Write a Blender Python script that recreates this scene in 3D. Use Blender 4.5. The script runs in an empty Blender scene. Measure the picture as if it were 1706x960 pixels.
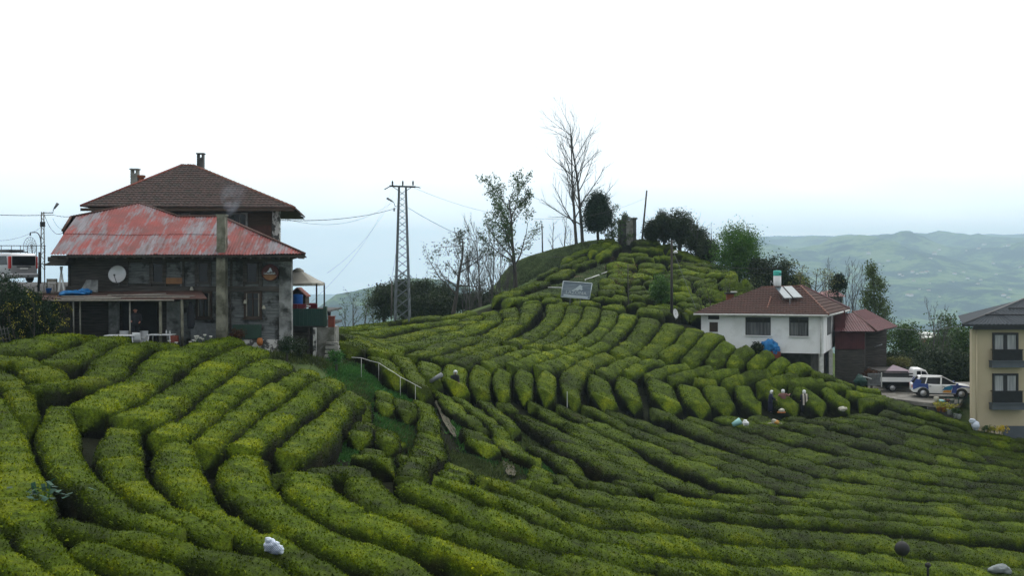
import bpy, math, random
import numpy as np
from mathutils import Vector, Matrix

# ------------------------------------------------------------------ camera, light, exposure
F = 1830.0          # focal length in photo pixels (photo 1706 x 960), horizon at row 450
HOR = 450.0
sc = bpy.context.scene
COL = sc.collection
R = math.radians

cam_d = bpy.data.cameras.new('camera')
cam = bpy.data.objects.new('camera', cam_d)
COL.objects.link(cam)
cam_d.sensor_width = 36.0
cam_d.lens = 36.0 * F / 1706.0
cam_d.shift_y = -(480.0 - HOR) / 1706.0
cam_d.clip_start = 0.5
cam_d.clip_end = 30000.0
cam.location = (0, 0, 0)
cam.rotation_euler = (R(90), 0, 0)
sc.camera = cam

SUN_EL, SUN_AZ = R(52), R(24)       # azimuth measured from +Y (into the picture) towards +X
world = bpy.data.worlds.new('World')
sc.world = world
world.use_nodes = True
wn, wl = world.node_tree.nodes, world.node_tree.links
wn.clear()
def wnode(t, **k):
    n = wn.new(t)
    for a, b in k.items(): setattr(n, a, b)
    return n
w_out = wnode('ShaderNodeOutputWorld')
w_sky = wnode('ShaderNodeTexSky', sky_type='NISHITA')
w_sky.sun_disc = False
w_sky.sun_elevation = SUN_EL
w_sky.sun_rotation = SUN_AZ
w_sky.dust_density = 2.0
w_bs = wnode('ShaderNodeBackground'); w_bs.inputs['Strength'].default_value = 0.12
wl.new(w_sky.outputs[0], w_bs.inputs['Color'])
# overcast deck: bright cloud with thinner, bluer parts
w_tc = wnode('ShaderNodeTexCoord')
w_sep = wnode('ShaderNodeSeparateXYZ'); wl.new(w_tc.outputs['Generated'], w_sep.inputs[0])
w_map = wnode('ShaderNodeMapping'); w_map.inputs['Scale'].default_value = (1.0, 1.0, 4.5)
w_map.inputs['Location'].default_value = (0.35, 0.1, 0.2)
wl.new(w_tc.outputs['Generated'], w_map.inputs[0])
w_n1 = wnode('ShaderNodeTexNoise'); w_n1.inputs['Scale'].default_value = 3.4
w_n1.inputs['Detail'].default_value = 6; w_n1.inputs['Roughness'].default_value = 0.52
wl.new(w_map.outputs[0], w_n1.inputs['Vector'])
w_h = wnode('ShaderNodeMapRange')      # elevation term: 0 at horizon, 1 high up
w_h.inputs['From Min'].default_value = -0.02; w_h.inputs['From Max'].default_value = 0.30
wl.new(w_sep.outputs[2], w_h.inputs['Value'])
w_x = wnode('ShaderNodeMapRange')      # bluer to the left, whiter to the middle
w_x.inputs['From Min'].default_value = -0.45; w_x.inputs['From Max'].default_value = 0.05
wl.new(w_sep.outputs[0], w_x.inputs['Value'])
def wmath(op, a, b):
    m = wnode('ShaderNodeMath', operation=op)
    for i, v in enumerate((a, b)):
        if isinstance(v, (int, float)): m.inputs[i].default_value = v
        else: wl.new(v, m.inputs[i])
    return m.outputs[0]
w_cov = wmath('ADD', wmath('ADD', wmath('MULTIPLY', w_h.outputs[0], 0.85), wmath('MULTIPLY', w_x.outputs[0], 0.16)),
              wmath('ADD', wmath('MULTIPLY', wmath('SUBTRACT', w_n1.outputs[0], 0.5), 1.7), 0.10))
w_ramp = wnode('ShaderNodeValToRGB')
cr = w_ramp.color_ramp
cr.elements[0].position = 0.0; cr.elements[0].color = (0.70, 0.78, 0.83, 1)
cr.elements[1].position = 1.0; cr.elements[1].color = (1.30, 1.30, 1.28, 1)
e = cr.elements.new(0.28); e.color = (0.90, 0.96, 0.98, 1)
e = cr.elements.new(0.55); e.color = (1.0, 1.04, 1.05, 1)
wl.new(w_cov, w_ramp.inputs[0])
w_bc = wnode('ShaderNodeBackground'); w_bc.inputs['Strength'].default_value = 1.12
# overcast sky: brightest high up and towards the hidden sun, dimmer low down behind the camera
w_y = wnode('ShaderNodeMapRange'); wl.new(w_sep.outputs[1], w_y.inputs['Value'])
w_y.inputs['From Min'].default_value = -0.9; w_y.inputs['From Max'].default_value = 0.5
w_y.inputs['To Min'].default_value = 0.45; w_y.inputs['To Max'].default_value = 1.28
w_z = wnode('ShaderNodeMapRange'); wl.new(w_sep.outputs[2], w_z.inputs['Value'])
w_z.inputs['From Min'].default_value = 0.25; w_z.inputs['From Max'].default_value = 0.9
w_z.inputs['To Min'].default_value = 1.0; w_z.inputs['To Max'].default_value = 1.9
w_l = wnode('ShaderNodeMapRange'); wl.new(w_sep.outputs[2], w_l.inputs['Value'])
w_l.inputs['From Min'].default_value = 0.0; w_l.inputs['From Max'].default_value = 0.32
w_l.inputs['To Min'].default_value = 1.95; w_l.inputs['To Max'].default_value = 1.0
w_f = wmath('MULTIPLY', wmath('MULTIPLY', w_y.outputs[0], w_z.outputs[0]), w_l.outputs[0])
w_vm = wnode('ShaderNodeVectorMath', operation='SCALE'); wl.new(w_ramp.outputs[0], w_vm.inputs[0]); wl.new(w_f, w_vm.inputs['Scale'])
wl.new(w_vm.outputs[0], w_bc.inputs['Color'])
w_add = wnode('ShaderNodeMixShader'); w_add.inputs[0].default_value = 0.9
wl.new(w_bs.outputs[0], w_add.inputs[1]); wl.new(w_bc.outputs[0], w_add.inputs[2])
wl.new(w_add.outputs[0], w_out.inputs['Surface'])

sun_d = bpy.data.lights.new('sun', 'SUN')
sun_d.energy = 1.3
sun_d.angle = R(18)
sun_d.color = (1.0, 0.97, 0.91)
sun = bpy.data.objects.new('sun', sun_d)
COL.objects.link(sun)
sdir = Vector((math.sin(SUN_AZ)*math.cos(SUN_EL), math.cos(SUN_AZ)*math.cos(SUN_EL), math.sin(SUN_EL)))
sun.rotation_euler = sdir.to_track_quat('Z', 'Y').to_euler()

sc.view_settings.view_transform = 'Standard'
sc.view_settings.look = 'None'
sc.view_settings.gamma = 1.0
sc.view_settings.exposure = -0.38
sc.render.engine = 'CYCLES'
sc.cycles.use_denoising = True
sc.cycles.max_bounces = 5
sc.cycles.diffuse_bounces = 2
sc.cycles.glossy_bounces = 2
sc.cycles.transmission_bounces = 3
sc.cycles.transparent_max_bounces = 8
sc.cycles.volume_bounces = 2
sc.cycles.use_adaptive_sampling = True

rng = np.random.default_rng(7)
random.seed(11)

# ------------------------------------------------------------------ helpers
def P(px, py, Y):
    """photo pixel + distance -> point in the world"""
    return np.array([(px - 853.0) / F * Y, Y, (HOR - py) / F * Y])

def _hash(i, j, k, s):
    h = (i * 374761393 + j * 668265263 + k * 2147483647 + s * 1274126177) & 0xffffffff
    h = ((h ^ (h >> 13)) * 1274126177) & 0xffffffff
    h = h ^ (h >> 16)
    return (h & 0xffff) / 65535.0

def vnoise(x, y, z, s=0):
    x, y, z = np.broadcast_arrays(np.asarray(x, float), np.asarray(y, float), np.asarray(z, float))
    xi, yi, zi = np.floor(x).astype(np.int64), np.floor(y).astype(np.int64), np.floor(z).astype(np.int64)
    fx, fy, fz = x - xi, y - yi, z - zi
    fx, fy, fz = [f * f * (3 - 2 * f) for f in (fx, fy, fz)]
    r = 0
    for a in (0, 1):
        for b in (0, 1):
            for c in (0, 1):
                w = (fx if a else 1 - fx) * (fy if b else 1 - fy) * (fz if c else 1 - fz)
                r = r + w * _hash(xi + a, yi + b, zi + c, s)
    return r * 2 - 1

# terrain: a smooth surface (thin-plate spline) through the top of the tea; the soil lies TEA_H below it
TEA_H = 1.10
CP = [(-60,960,22),(60,960,23),(0,850,26),(0,760,31),(100,700,36),(300,780,32),(300,700,39),(0,600,46),(150,562,52),(270,570,53),
 (380,570,53),(480,600,51),(430,650,45),(420,735,37),(560,765,36),(480,850,30),(300,850,28),(200,900,25.5),(450,950,25.5),(600,900,28.5),
 (700,850,32),(750,800,35.5),(800,950,29.5),(900,850,37),(1000,900,36),(1000,830,43),(1100,950,36),(1000,770,51),(900,730,53),(850,680,60),
 (750,650,58),(640,640,52),(600,680,46.5),(650,710,43),(700,750,40),(850,770,45),(540,640,47),
 (1300,950,42),(1500,950,45),(1720,950,48),(1300,880,48),(1500,880,51.5),(1720,880,54),(1300,810,57),(1500,810,60),(1720,810,63),
 (1200,750,64),(1400,750,67),(1600,760,68),(1720,770,69),(1100,700,70),(1300,695,75),(1450,690,75),(1600,720,73),(1720,745,72),
 (800,655,62),(900,660,66),(1000,665,70),(1100,672,74),(1200,678,77),(1300,680,78),(1400,675,79),(1480,665,80),(1550,690,77),
 (720,620,60.5),(800,600,66),(900,600,71),(1000,610,76),(1100,625,79),(1200,625,80.5),(1300,630,81),(1400,640,81.5),
 (560,545,84),(600,560,76),(640,585,68),(700,560,77),(700,533,91),(780,522,95),(850,513,94),(850,560,80),(920,505,92),(1000,512,91),
 (1080,527,89),(1125,540,87),(1000,560,83),(1080,570,84),(1190,560,84.5),(1190,600,82),(1250,582,83),(1310,602,82.5),(1360,622,82),
 (960,498,96),(820,493,99),(865,478,104),(925,455,111),(990,430,118),(1035,400,125),(1060,395,126),(960,400,127),(900,412,128),(860,430,129),
 (820,462,126),(900,440,121),(1100,398,124),(1160,420,121),(1205,440,116),(1260,470,108),(1100,440,116),(1050,450,113),(1000,470,106),
 (1100,480,104),(1180,480,103),(1050,500,97),(1150,510,98),(1250,490,101),(1165,532,93),(965,393,126),(1000,388,125.5),(1046,389,126.5),(1085,394,125.5),(930,402,127)]
CW = [(-26,58,-1.6),(-36,62,-0.3),(-36,48,-2.0),(-30,72,-0.2),(-48,60,0.4),(-22,57,-3.0),(-12,57,-3.1),(-16,62,-3.2),(-16,74,-3.4),(-10,60,-3.9),(-9,68,-4.2),(-26,85,-3),(-45,85,-1),
 (27,84,-8.95),(32,84,-9.1),(37,84,-9.1),(32,79.6,-9.15),(28.5,81.5,-8.95),(34,89,-9.1),(28,89,-9.0),(24,89,-7.6),(17,90,-5.4),(30,94,-9.0),(38,92,-9.3),(34,77,-10.3),(44,76,-10.7),(52,72,-11.5),(50,90,-10.0),
 (15,99,-3.4),(22,100,-5.5),(30,104,-8.0),(45,110,-14),(60,100,-14),(60,80,-12.5),(60,60,-13.5),(60,40,-14),(45,30,-11.5),(20,20,-8.5),(0,12,-5.5),(-20,12,-4.5),(-40,25,-3.6),(-55,40,-2),
 (-14,100,-5.5),(-8,104,-4.2),(-20,120,-12),(-5,135,-11),(-5.5,120,-6.2),(-9,112,-6.5),(0,145,-6),(10,145,-2),(20,140,-2),(30,130,-6),(-40,120,-14),(-60,100,-8),(0,168,-20),(30,160,-20),(60,140,-26),(90,120,-28),(90,80,-20),(90,40,-18),(-70,168,-30),(-75,60,0),(-75,20,-2),(90,168,-40),(60,15,-12)]
_cp = np.array([P(*c) for c in CP] + [np.array(c, float) for c in CW])
def _tps(r2): return 0.5 * r2 * np.log(r2 + 1e-9)
_n = len(_cp)
_xy = _cp[:, :2] / 50.0
_d2 = ((_xy[:, None] - _xy[None]) ** 2).sum(-1)
_A = np.zeros((_n + 3, _n + 3))
_A[:_n, :_n] = _tps(_d2) + np.eye(_n) * 8e-5
_A[:_n, _n] = 1; _A[:_n, _n+1:] = _xy
_A[_n, :_n] = 1; _A[_n+1:, :_n] = _xy.T
_w = np.linalg.solve(_A, np.concatenate([_cp[:, 2], np.zeros(3)]))
GX0, GX1, GY0, GY1 = -75, 90, 8, 168
_gx = np.arange(GX0, GX1 + 1.0); _gy = np.arange(GY0, GY1 + 1.0)
_q = np.stack(np.meshgrid(_gx, _gy), -1).reshape(-1, 2) / 50.0
TG = (_tps(((_q[:, None] - _xy[None]) ** 2).sum(-1)) @ _w[:_n] + _w[_n] + _q @ _w[_n+1:]).reshape(len(_gy), len(_gx))

def T(x, y):
    x = np.clip(np.asarray(x, float), GX0, GX1 - 1e-3) - GX0
    y = np.clip(np.asarray(y, float), GY0, GY1 - 1e-3) - GY0
    i, j = np.floor(x).astype(int), np.floor(y).astype(int)
    fx, fy = x - i, y - j
    return (TG[j, i]*(1-fx)*(1-fy) + TG[j, i+1]*fx*(1-fy) + TG[j+1, i]*(1-fx)*fy + TG[j+1, i+1]*fx*fy)

def ground(x, y): return T(x, y) - TEA_H

_Ys = np.arange(14, 150, 0.2)
def hit(px, py, y0=14, y1=150, off=0.0):
    """first point of the tea canopy (off = height added to it) under a photo pixel"""
    ys = _Ys[(_Ys >= y0) & (_Ys <= y1)]
    xs = (px - 853.0) / F * ys; zs = (HOR - py) / F * ys
    g = zs - (T(xs, ys) + off)
    k = np.where(g <= 0)[0]
    i = k[0] if len(k) else int(np.argmin(g))
    return np.array([xs[i], ys[i], float(T(xs[i], ys[i]) + off)])

# ------------------------------------------------------------------ materials
def new_mat(name):
    m = bpy.data.materials.new(name); m.use_nodes = True
    nt = m.node_tree
    return m, nt, nt.nodes, nt.links, nt.nodes['Principled BSDF']

def nd(nt, t, ins=None, **k):
    n = nt.nodes.new(t)
    for a, b in k.items(): setattr(n, a, b)
    for a, b in (ins or {}).items():
        if hasattr(b, 'is_linked') or isinstance(b, bpy.types.NodeSocket): nt.links.new(b, n.inputs[a])
        else: n.inputs[a].default_value = b
    return n

def c4(c): return (c[0], c[1], c[2], 1.0)

def mixc(nt, f, a, b, blend='MIX'):
    m = nt.nodes.new('ShaderNodeMix'); m.data_type = 'RGBA'; m.blend_type = blend
    for i, v in ((0, f), (6, a), (7, b)):
        if isinstance(v, bpy.types.NodeSocket): nt.links.new(v, m.inputs[i])
        elif isinstance(v, (int, float)): m.inputs[i].default_value = v
        else: m.inputs[i].default_value = c4(v)
    return m.outputs[2]

def noise(nt, scale, detail=3, rough=0.55, vec=None, stretch=None, out=0):
    if vec is None: vec = nt.nodes.new('ShaderNodeTexCoord').outputs['Object']
    if stretch:
        mp = nd(nt, 'ShaderNodeMapping'); mp.inputs['Scale'].default_value = stretch
        nt.links.new(vec, mp.inputs[0]); vec = mp.outputs[0]
    n = nd(nt, 'ShaderNodeTexNoise', {'Scale': scale, 'Detail': detail, 'Roughness': rough, 'Vector': vec})
    return n.outputs[out]

def ramp(nt, f, stops):
    r = nt.nodes.new('ShaderNodeValToRGB'); nt.links.new(f, r.inputs[0])
    el = r.color_ramp.elements
    while len(el) < len(stops): el.new(0.5)
    for e_, (p, c) in zip(el, stops):
        e_.position = p; e_.color = c4(c) if not isinstance(c, (int, float)) else (c, c, c, 1)
    return r.outputs[0]

def bump(nt, bs, h, strength=0.5, dist=0.03):
    b = nd(nt, 'ShaderNodeBump', {'Strength': strength, 'Distance': dist, 'Height': h})
    nt.links.new(b.outputs[0], bs.inputs['Normal'])

def mat(name, c1, c2=None, scale=3.0, rough=0.8, bmp=0.0, bscale=None, stretch=None, metal=0.0, dirt=None, spec=0.35, lo=0.35, hi=0.65, detail=4):
    m, nt, N, L, bs = new_mat(name)
    bs.inputs['Roughness'].default_value = rough
    bs.inputs['Metallic'].default_value = metal
    bs.inputs['Specular IOR Level'].default_value = spec
    if c2 is None: c2 = tuple(v * 0.72 for v in c1)
    n = noise(nt, scale, detail, 0.6, stretch=stretch)
    col = ramp(nt, n, [(lo, c1), (hi, c2)])
    if dirt:
        f = ramp(nt, noise(nt, scale * 0.35 + 0.4, 5, 0.65), [(0.48, 0.0), (0.62, 1.0)])
        col = mixc(nt, f, col, dirt)
    L.new(col, bs.inputs['Base Color'])
    if bmp: bump(nt, bs, noise(nt, bscale or scale * 5, 4, 0.65, stretch=stretch), bmp, 0.03)
    return m

def tea_mat(name, leaf):
    """tea: old dark leaves low down with gap shade painted in, yellow-green flushing tips on top (attribute 'flush'), patches bush by bush"""
    m, nt, N, L, bs = new_mat(name)
    bs.inputs['Roughness'].default_value = 0.7
    bs.inputs['Specular IOR Level'].default_value = 0.06
    at = nd(nt, 'ShaderNodeAttribute', attribute_name='flush_shade')
    oi = nd(nt, 'ShaderNodeObjectInfo')
    big = noise(nt, 0.55, 3, 0.6)
    mid = noise(nt, 1.9, 4, 0.65)
    # flush amount = height on bush (low sides darkened for shade) + patches
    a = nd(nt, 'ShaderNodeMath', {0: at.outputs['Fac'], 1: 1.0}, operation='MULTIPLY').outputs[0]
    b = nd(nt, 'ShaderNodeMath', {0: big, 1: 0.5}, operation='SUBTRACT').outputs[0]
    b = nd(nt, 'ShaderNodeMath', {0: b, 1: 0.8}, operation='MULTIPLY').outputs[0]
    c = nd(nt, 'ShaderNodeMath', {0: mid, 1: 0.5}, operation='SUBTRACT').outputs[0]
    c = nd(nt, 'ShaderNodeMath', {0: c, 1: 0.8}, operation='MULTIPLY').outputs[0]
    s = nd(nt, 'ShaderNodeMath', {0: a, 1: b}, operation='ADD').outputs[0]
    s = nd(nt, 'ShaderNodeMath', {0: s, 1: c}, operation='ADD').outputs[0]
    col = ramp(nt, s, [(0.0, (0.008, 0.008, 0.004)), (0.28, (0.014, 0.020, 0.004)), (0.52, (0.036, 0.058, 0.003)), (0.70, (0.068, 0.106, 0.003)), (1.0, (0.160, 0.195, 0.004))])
    if leaf:
        ge = nd(nt, 'ShaderNodeNewGeometry')
        f = ramp(nt, ge.outputs['Random Per Island'], [(0.0, (0.65, 0.68, 0.6)), (0.5, (1.0, 1.0, 1.0)), (0.85, (1.6, 1.5, 1.1)), (1.0, (2.2, 1.9, 1.3))])
        col = mixc(nt, 1.0, col, f, 'MULTIPLY')
    else:
        f = ramp(nt, noise(nt, 11.0, 3, 0.75), [(0.34, (0.45, 0.45, 0.45)), (0.64, (1.2, 1.2, 1.1))])
        col = mixc(nt, 1.0, col, f, 'MULTIPLY')
        bump(nt, bs, noise(nt, 14.0, 4, 0.75), 0.9, 0.08)
    # odd bushes with a reddish, older tint; each row a little different
    rd = ramp(nt, noise(nt, 0.8, 2, 0.5, stretch=(1, 1, 1.7)), [(0.60, 0.0), (0.72, 1.0)])
    rd = nd(nt, 'ShaderNodeMath', {0: rd, 1: 0.3}, operation='MULTIPLY').outputs[0]
    col = mixc(nt, rd, col, (0.050, 0.045, 0.016))
    hs = nd(nt, 'ShaderNodeHueSaturation', {'Color': col})
    v = nd(nt, 'ShaderNodeMapRange', {'Value': oi.outputs['Random'], 'To Min': 0.82, 'To Max': 1.16}).outputs[0]
    L.new(v, hs.inputs['Value'])
    L.new(hs.outputs[0], bs.inputs['Base Color'])
    return m

def leaf_mat(name, c1, c2, trans=0.25):
    m, nt, N, L, bs = new_mat(name)
    bs.inputs['Roughness'].default_value = 0.6
    bs.inputs['Specular IOR Level'].default_value = 0.2
    ge = nd(nt, 'ShaderNodeNewGeometry')
    a = ramp(nt, ge.outputs['Random Per Island'], [(0.0, c1), (1.0, c2)])
    b = ramp(nt, noise(nt, 0.7, 3, 0.6), [(0.35, (0.6, 0.6, 0.6)), (0.65, (1.3, 1.3, 1.25))])
    col = mixc(nt, 1.0, a, b, 'MULTIPLY')
    L.new(col, bs.inputs['Base Color'])
    tr = nd(nt, 'ShaderNodeBsdfTranslucent', {'Color': col})
    mx = nd(nt, 'ShaderNodeMixShader', {0: trans, 1: bs.outputs[0], 2: tr.outputs[0]})
    L.new(mx.outputs[0], nt.nodes['Material Output'].inputs['Surface'])
    return m

M = {}
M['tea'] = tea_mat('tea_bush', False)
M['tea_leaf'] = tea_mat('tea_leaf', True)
M['leaf_bright'] = leaf_mat('leaf_bright', (0.035, 0.105, 0.014), (0.090, 0.19, 0.028))
M['leaf_dark'] = leaf_mat('leaf_dark', (0.014, 0.028, 0.012), (0.042, 0.062, 0.024))
M['leaf_conifer'] = leaf_mat('leaf_conifer', (0.010, 0.028, 0.015), (0.024, 0.050, 0.022), 0.1)
M['leaf_hedge'] = leaf_mat('leaf_hedge', (0.007, 0.022, 0.008), (0.020, 0.046, 0.014))
M['leaf_mid'] = leaf_mat('leaf_mid', (0.026, 0.062, 0.015), (0.068, 0.12, 0.030))
M['leaf_sparse'] = leaf_mat('leaf_sparse', (0.045, 0.080, 0.022), (0.11, 0.15, 0.05))
M['leaf_young'] = leaf_mat('leaf_young', (0.12, 0.14, 0.04), (0.20, 0.20, 0.07))
M['leaf_weed'] = leaf_mat('leaf_weed', (0.022, 0.095, 0.018), (0.060, 0.17, 0.030))
M['hill_grass'] = leaf_mat('hill_grass', (0.085, 0.13, 0.055), (0.17, 0.22, 0.10))
M['grass_blade'] = leaf_mat('grass_blade', (0.035, 0.065, 0.014), (0.085, 0.105, 0.030))
M['leaf_red'] = leaf_mat('leaf_red', (0.060, 0.030, 0.016), (0.105, 0.050, 0.025))
M['blossom'] = leaf_mat('blossom', (0.30, 0.30, 0.03), (0.50, 0.46, 0.06))
M['petal'] = leaf_mat('petal', (0.75, 0.75, 0.70), (0.85, 0.85, 0.80))
M['bark'] = mat('bark', (0.030, 0.027, 0.025), (0.065, 0.058, 0.052), 8, 0.95, 0.6, stretch=(1, 1, 0.2))
M['bark_pale'] = mat('bark_pale', (0.055, 0.052, 0.05), (0.11, 0.105, 0.10), 8, 0.95, 0.4, stretch=(1, 1, 0.2))
M['soil'] = mat('soil', (0.030, 0.026, 0.016), (0.026, 0.040, 0.014), 0.8, 0.95, 0.6, 6)
M['rough_grass'] = mat('rough_grass', (0.050, 0.075, 0.020), (0.026, 0.044, 0.014), 0.9, 0.95, 0.8, 7, dirt=(0.06, 0.065, 0.03))
def ground_mix():
    m, nt, N, L, bs = new_mat('ground_mix')
    bs.inputs['Roughness'].default_value = 0.95; bs.inputs['Specular IOR Level'].default_value = 0.05
    at = nd(nt, 'ShaderNodeAttribute', attribute_name='flush_shade')
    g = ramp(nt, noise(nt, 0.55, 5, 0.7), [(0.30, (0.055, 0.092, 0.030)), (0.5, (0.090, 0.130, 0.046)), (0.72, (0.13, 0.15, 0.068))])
    s = ramp(nt, noise(nt, 1.5, 4, 0.7), [(0.35, (0.008, 0.008, 0.005)), (0.7, (0.014, 0.018, 0.007))])  # soil and litter close to the rows, their shade painted in as near-black
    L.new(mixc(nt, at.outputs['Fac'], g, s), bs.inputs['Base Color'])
    bump(nt, bs, noise(nt, 3.5, 5, 0.75), 0.9, 0.15)
    return m
M['ground_mix'] = ground_mix()
M['path_dirt'] = mat('path_dirt', (0.085, 0.070, 0.050), (0.035, 0.042, 0.020), 3.5, 0.95, 0.7)
M['brown_earth'] = mat('brown_earth', (0.080, 0.050, 0.030), (0.055, 0.045, 0.026), 2.0, 0.95, 0.7)
M['gravel'] = mat('gravel', (0.22, 0.21, 0.19), (0.13, 0.125, 0.11), 1.1, 0.95, 0.5, 14, dirt=(0.09, 0.085, 0.07))
M['asphalt'] = mat('asphalt', (0.075, 0.075, 0.075), (0.05, 0.05, 0.05), 2, 0.9, 0.3)
M['plank_grey'] = mat('plank_grey', (0.20, 0.215, 0.22), (0.085, 0.092, 0.095), 3.0, 0.85, 0.5, stretch=(0.4, 1, 6), dirt=(0.03, 0.03, 0.028))
M['plank_dark'] = mat('plank_dark', (0.092, 0.084, 0.076), (0.036, 0.033, 0.031), 3.0, 0.85, 0.5, stretch=(0.4, 1, 5))
M['plank_brown'] = mat('plank_brown', (0.075, 0.050, 0.035), (0.040, 0.030, 0.024), 4.0, 0.85, 0.4, stretch=(0.5, 1, 5))
M['plaster_old'] = mat('plaster_old', (0.30, 0.31, 0.31), (0.12, 0.125, 0.125), 1.6, 0.9, 0.3, dirt=(0.035, 0.037, 0.035))
M['plaster_stain'] = mat('plaster_stain', (0.55, 0.55, 0.54), (0.08, 0.08, 0.08), 2.6, 0.9, 0.3, lo=0.46, hi=0.54)
M['concrete'] = mat('concrete', (0.27, 0.27, 0.25), (0.17, 0.17, 0.155), 2.2, 0.9, 0.3, dirt=(0.10, 0.10, 0.08))
M['concrete_dark'] = mat('concrete_dark', (0.10, 0.10, 0.098), (0.05, 0.05, 0.048), 2.0, 0.9, 0.3)
M['flue'] = mat('flue', (0.24, 0.235, 0.19), (0.13, 0.13, 0.10), 1.8, 0.9, 0.3, dirt=(0.07, 0.07, 0.05))
M['brick'] = mat('brick', (0.22, 0.07, 0.035), (0.12, 0.045, 0.03), 3, 0.9, 0.3)
M['white_wall'] = mat('white_wall', (0.82, 0.84, 0.86), (0.77, 0.79, 0.81), 0.7, 0.85, 0.05, dirt=(0.68, 0.70, 0.71))
M['beige_wall'] = mat('beige_wall', (0.47, 0.405, 0.28), (0.43, 0.37, 0.255), 0.6, 0.85, 0.08, 30)
M['beige_trim'] = mat('beige_trim', (0.50, 0.435, 0.305), (0.46, 0.40, 0.275), 0.8, 0.8)
M['shelf_grey'] = mat('shelf_grey', (0.085, 0.10, 0.12), (0.07, 0.085, 0.10), 1.5, 0.7)
M['metal_dark'] = mat('metal_dark', (0.025, 0.028, 0.032), (0.018, 0.02, 0.023), 4, 0.5)
M['metal_grey'] = mat('metal_grey', (0.22, 0.235, 0.25), (0.14, 0.15, 0.16), 5, 0.6, metal=0.3)
M['galv'] = mat('galvanised', (0.12, 0.14, 0.16), (0.08, 0.095, 0.11), 6, 0.7)
M['roof_tile'] = mat('roof_tile', (0.105, 0.066, 0.058), (0.060, 0.045, 0.042), 4.5, 0.85, 0.3, dirt=(0.055, 0.048, 0.042))
M['roof_tile_new'] = mat('roof_tile_new', (0.105, 0.052, 0.042), (0.068, 0.038, 0.033), 5, 0.8, 0.3, dirt=(0.075, 0.045, 0.038))
M['ridge_tile'] = mat('ridge_tile', (0.17, 0.068, 0.045), (0.10, 0.048, 0.036), 5, 0.8)
M['red_sheet'] = mat('red_sheet', (0.092, 0.025, 0.030), (0.070, 0.021, 0.025), 2, 0.65)
M['dark_roof'] = mat('dark_roof', (0.030, 0.038, 0.047), (0.024, 0.031, 0.039), 2, 0.8, spec=0.12)
M['glass'] = mat('window_glass', (0.008, 0.010, 0.012), (0.014, 0.016, 0.019), 1.5, 0.15, spec=0.35)
M['curtain'] = mat('curtain', (0.42, 0.44, 0.45), (0.22, 0.24, 0.25), 9, 0.9, stretch=(1, 1, 0.05))
M['curtain_dim'] = mat('curtain_dim', (0.16, 0.17, 0.175), (0.06, 0.065, 0.07), 9, 0.9, stretch=(1, 1, 0.05))
M['window_frame'] = mat('frame_brown', (0.055, 0.035, 0.025), (0.035, 0.025, 0.02), 6, 0.7)
M['frame_light'] = mat('frame_light', (0.24, 0.22, 0.19), (0.16, 0.15, 0.13), 6, 0.7)
M['white_paint'] = mat('white_paint', (0.78, 0.79, 0.80), (0.72, 0.73, 0.74), 2, 0.35, spec=0.5)
M['white_old'] = mat('white_old', (0.62, 0.63, 0.62), (0.45, 0.46, 0.45), 3, 0.7)
M['plastic_white'] = mat('plastic_white', (0.60, 0.62, 0.64), (0.52, 0.54, 0.56), 2, 0.5)
M['black'] = mat('black_rubber', (0.012, 0.012, 0.013), (0.018, 0.018, 0.019), 4, 0.7)
M['silver'] = mat('silver_paint', (0.42, 0.43, 0.45), (0.38, 0.39, 0.41), 2, 0.35, metal=0.4, spec=0.5)
M['car_blue'] = mat('car_blue', (0.035, 0.075, 0.30), (0.03, 0.06, 0.25), 2, 0.3, spec=0.5)
M['car_teal'] = mat('car_teal', (0.02, 0.20, 0.36), (0.02, 0.16, 0.30), 2, 0.35)
M['orange'] = mat('orange_print', (0.55, 0.22, 0.05), (0.50, 0.32, 0.08), 5, 0.5)
M['red_light'] = mat('red_light', (0.45, 0.02, 0.015), (0.35, 0.015, 0.012), 3, 0.3)
M['blue_tarp'] = mat('blue_tarp', (0.012, 0.19, 0.46), (0.010, 0.12, 0.34), 3, 0.5, 0.5, 6)
M['blue_plastic'] = mat('blue_plastic', (0.015, 0.12, 0.42), (0.012, 0.09, 0.33), 2, 0.4)
M['teal_plastic'] = mat('teal_plastic', (0.05, 0.42, 0.36), (0.04, 0.34, 0.30), 2, 0.5)
M['teal_pale'] = mat('teal_pale', (0.25, 0.48, 0.46), (0.20, 0.40, 0.40), 3, 0.6)
M['green_panel'] = mat('green_panel', (0.018, 0.060, 0.050), (0.014, 0.045, 0.038), 1.5, 0.6)
M['green_board'] = mat('green_board', (0.03, 0.07, 0.05), (0.022, 0.05, 0.038), 1.5, 0.7)
M['red_plastic'] = mat('red_plastic', (0.16, 0.015, 0.03), (0.12, 0.012, 0.025), 3, 0.5)
M['red_brown'] = mat('red_brown', (0.19, 0.045, 0.03), (0.13, 0.035, 0.025), 3, 0.8)
M['canvas'] = mat('canvas', (0.34, 0.33, 0.29), (0.27, 0.26, 0.23), 1.2, 0.9)
M['terracotta'] = mat('terracotta', (0.45, 0.16, 0.04), (0.33, 0.12, 0.04), 5, 0.8)
M['skin'] = mat('skin', (0.42, 0.24, 0.17), (0.36, 0.20, 0.14), 6, 0.6)
M['skin_red'] = mat('skin_red', (0.48, 0.20, 0.15), (0.40, 0.17, 0.12), 6, 0.6)
M['cloth_black'] = mat('cloth_black', (0.014, 0.015, 0.020), (0.020, 0.022, 0.028), 8, 0.9)
M['cloth_dark'] = mat('cloth_dark', (0.035, 0.036, 0.045), (0.02, 0.021, 0.027), 8, 0.9)
M['cloth_navy'] = mat('cloth_navy', (0.012, 0.014, 0.038), (0.018, 0.018, 0.045), 8, 0.9)
M['cloth_pink'] = mat('cloth_pink', (0.20, 0.095, 0.085), (0.13, 0.065, 0.060), 9, 0.9)
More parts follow.
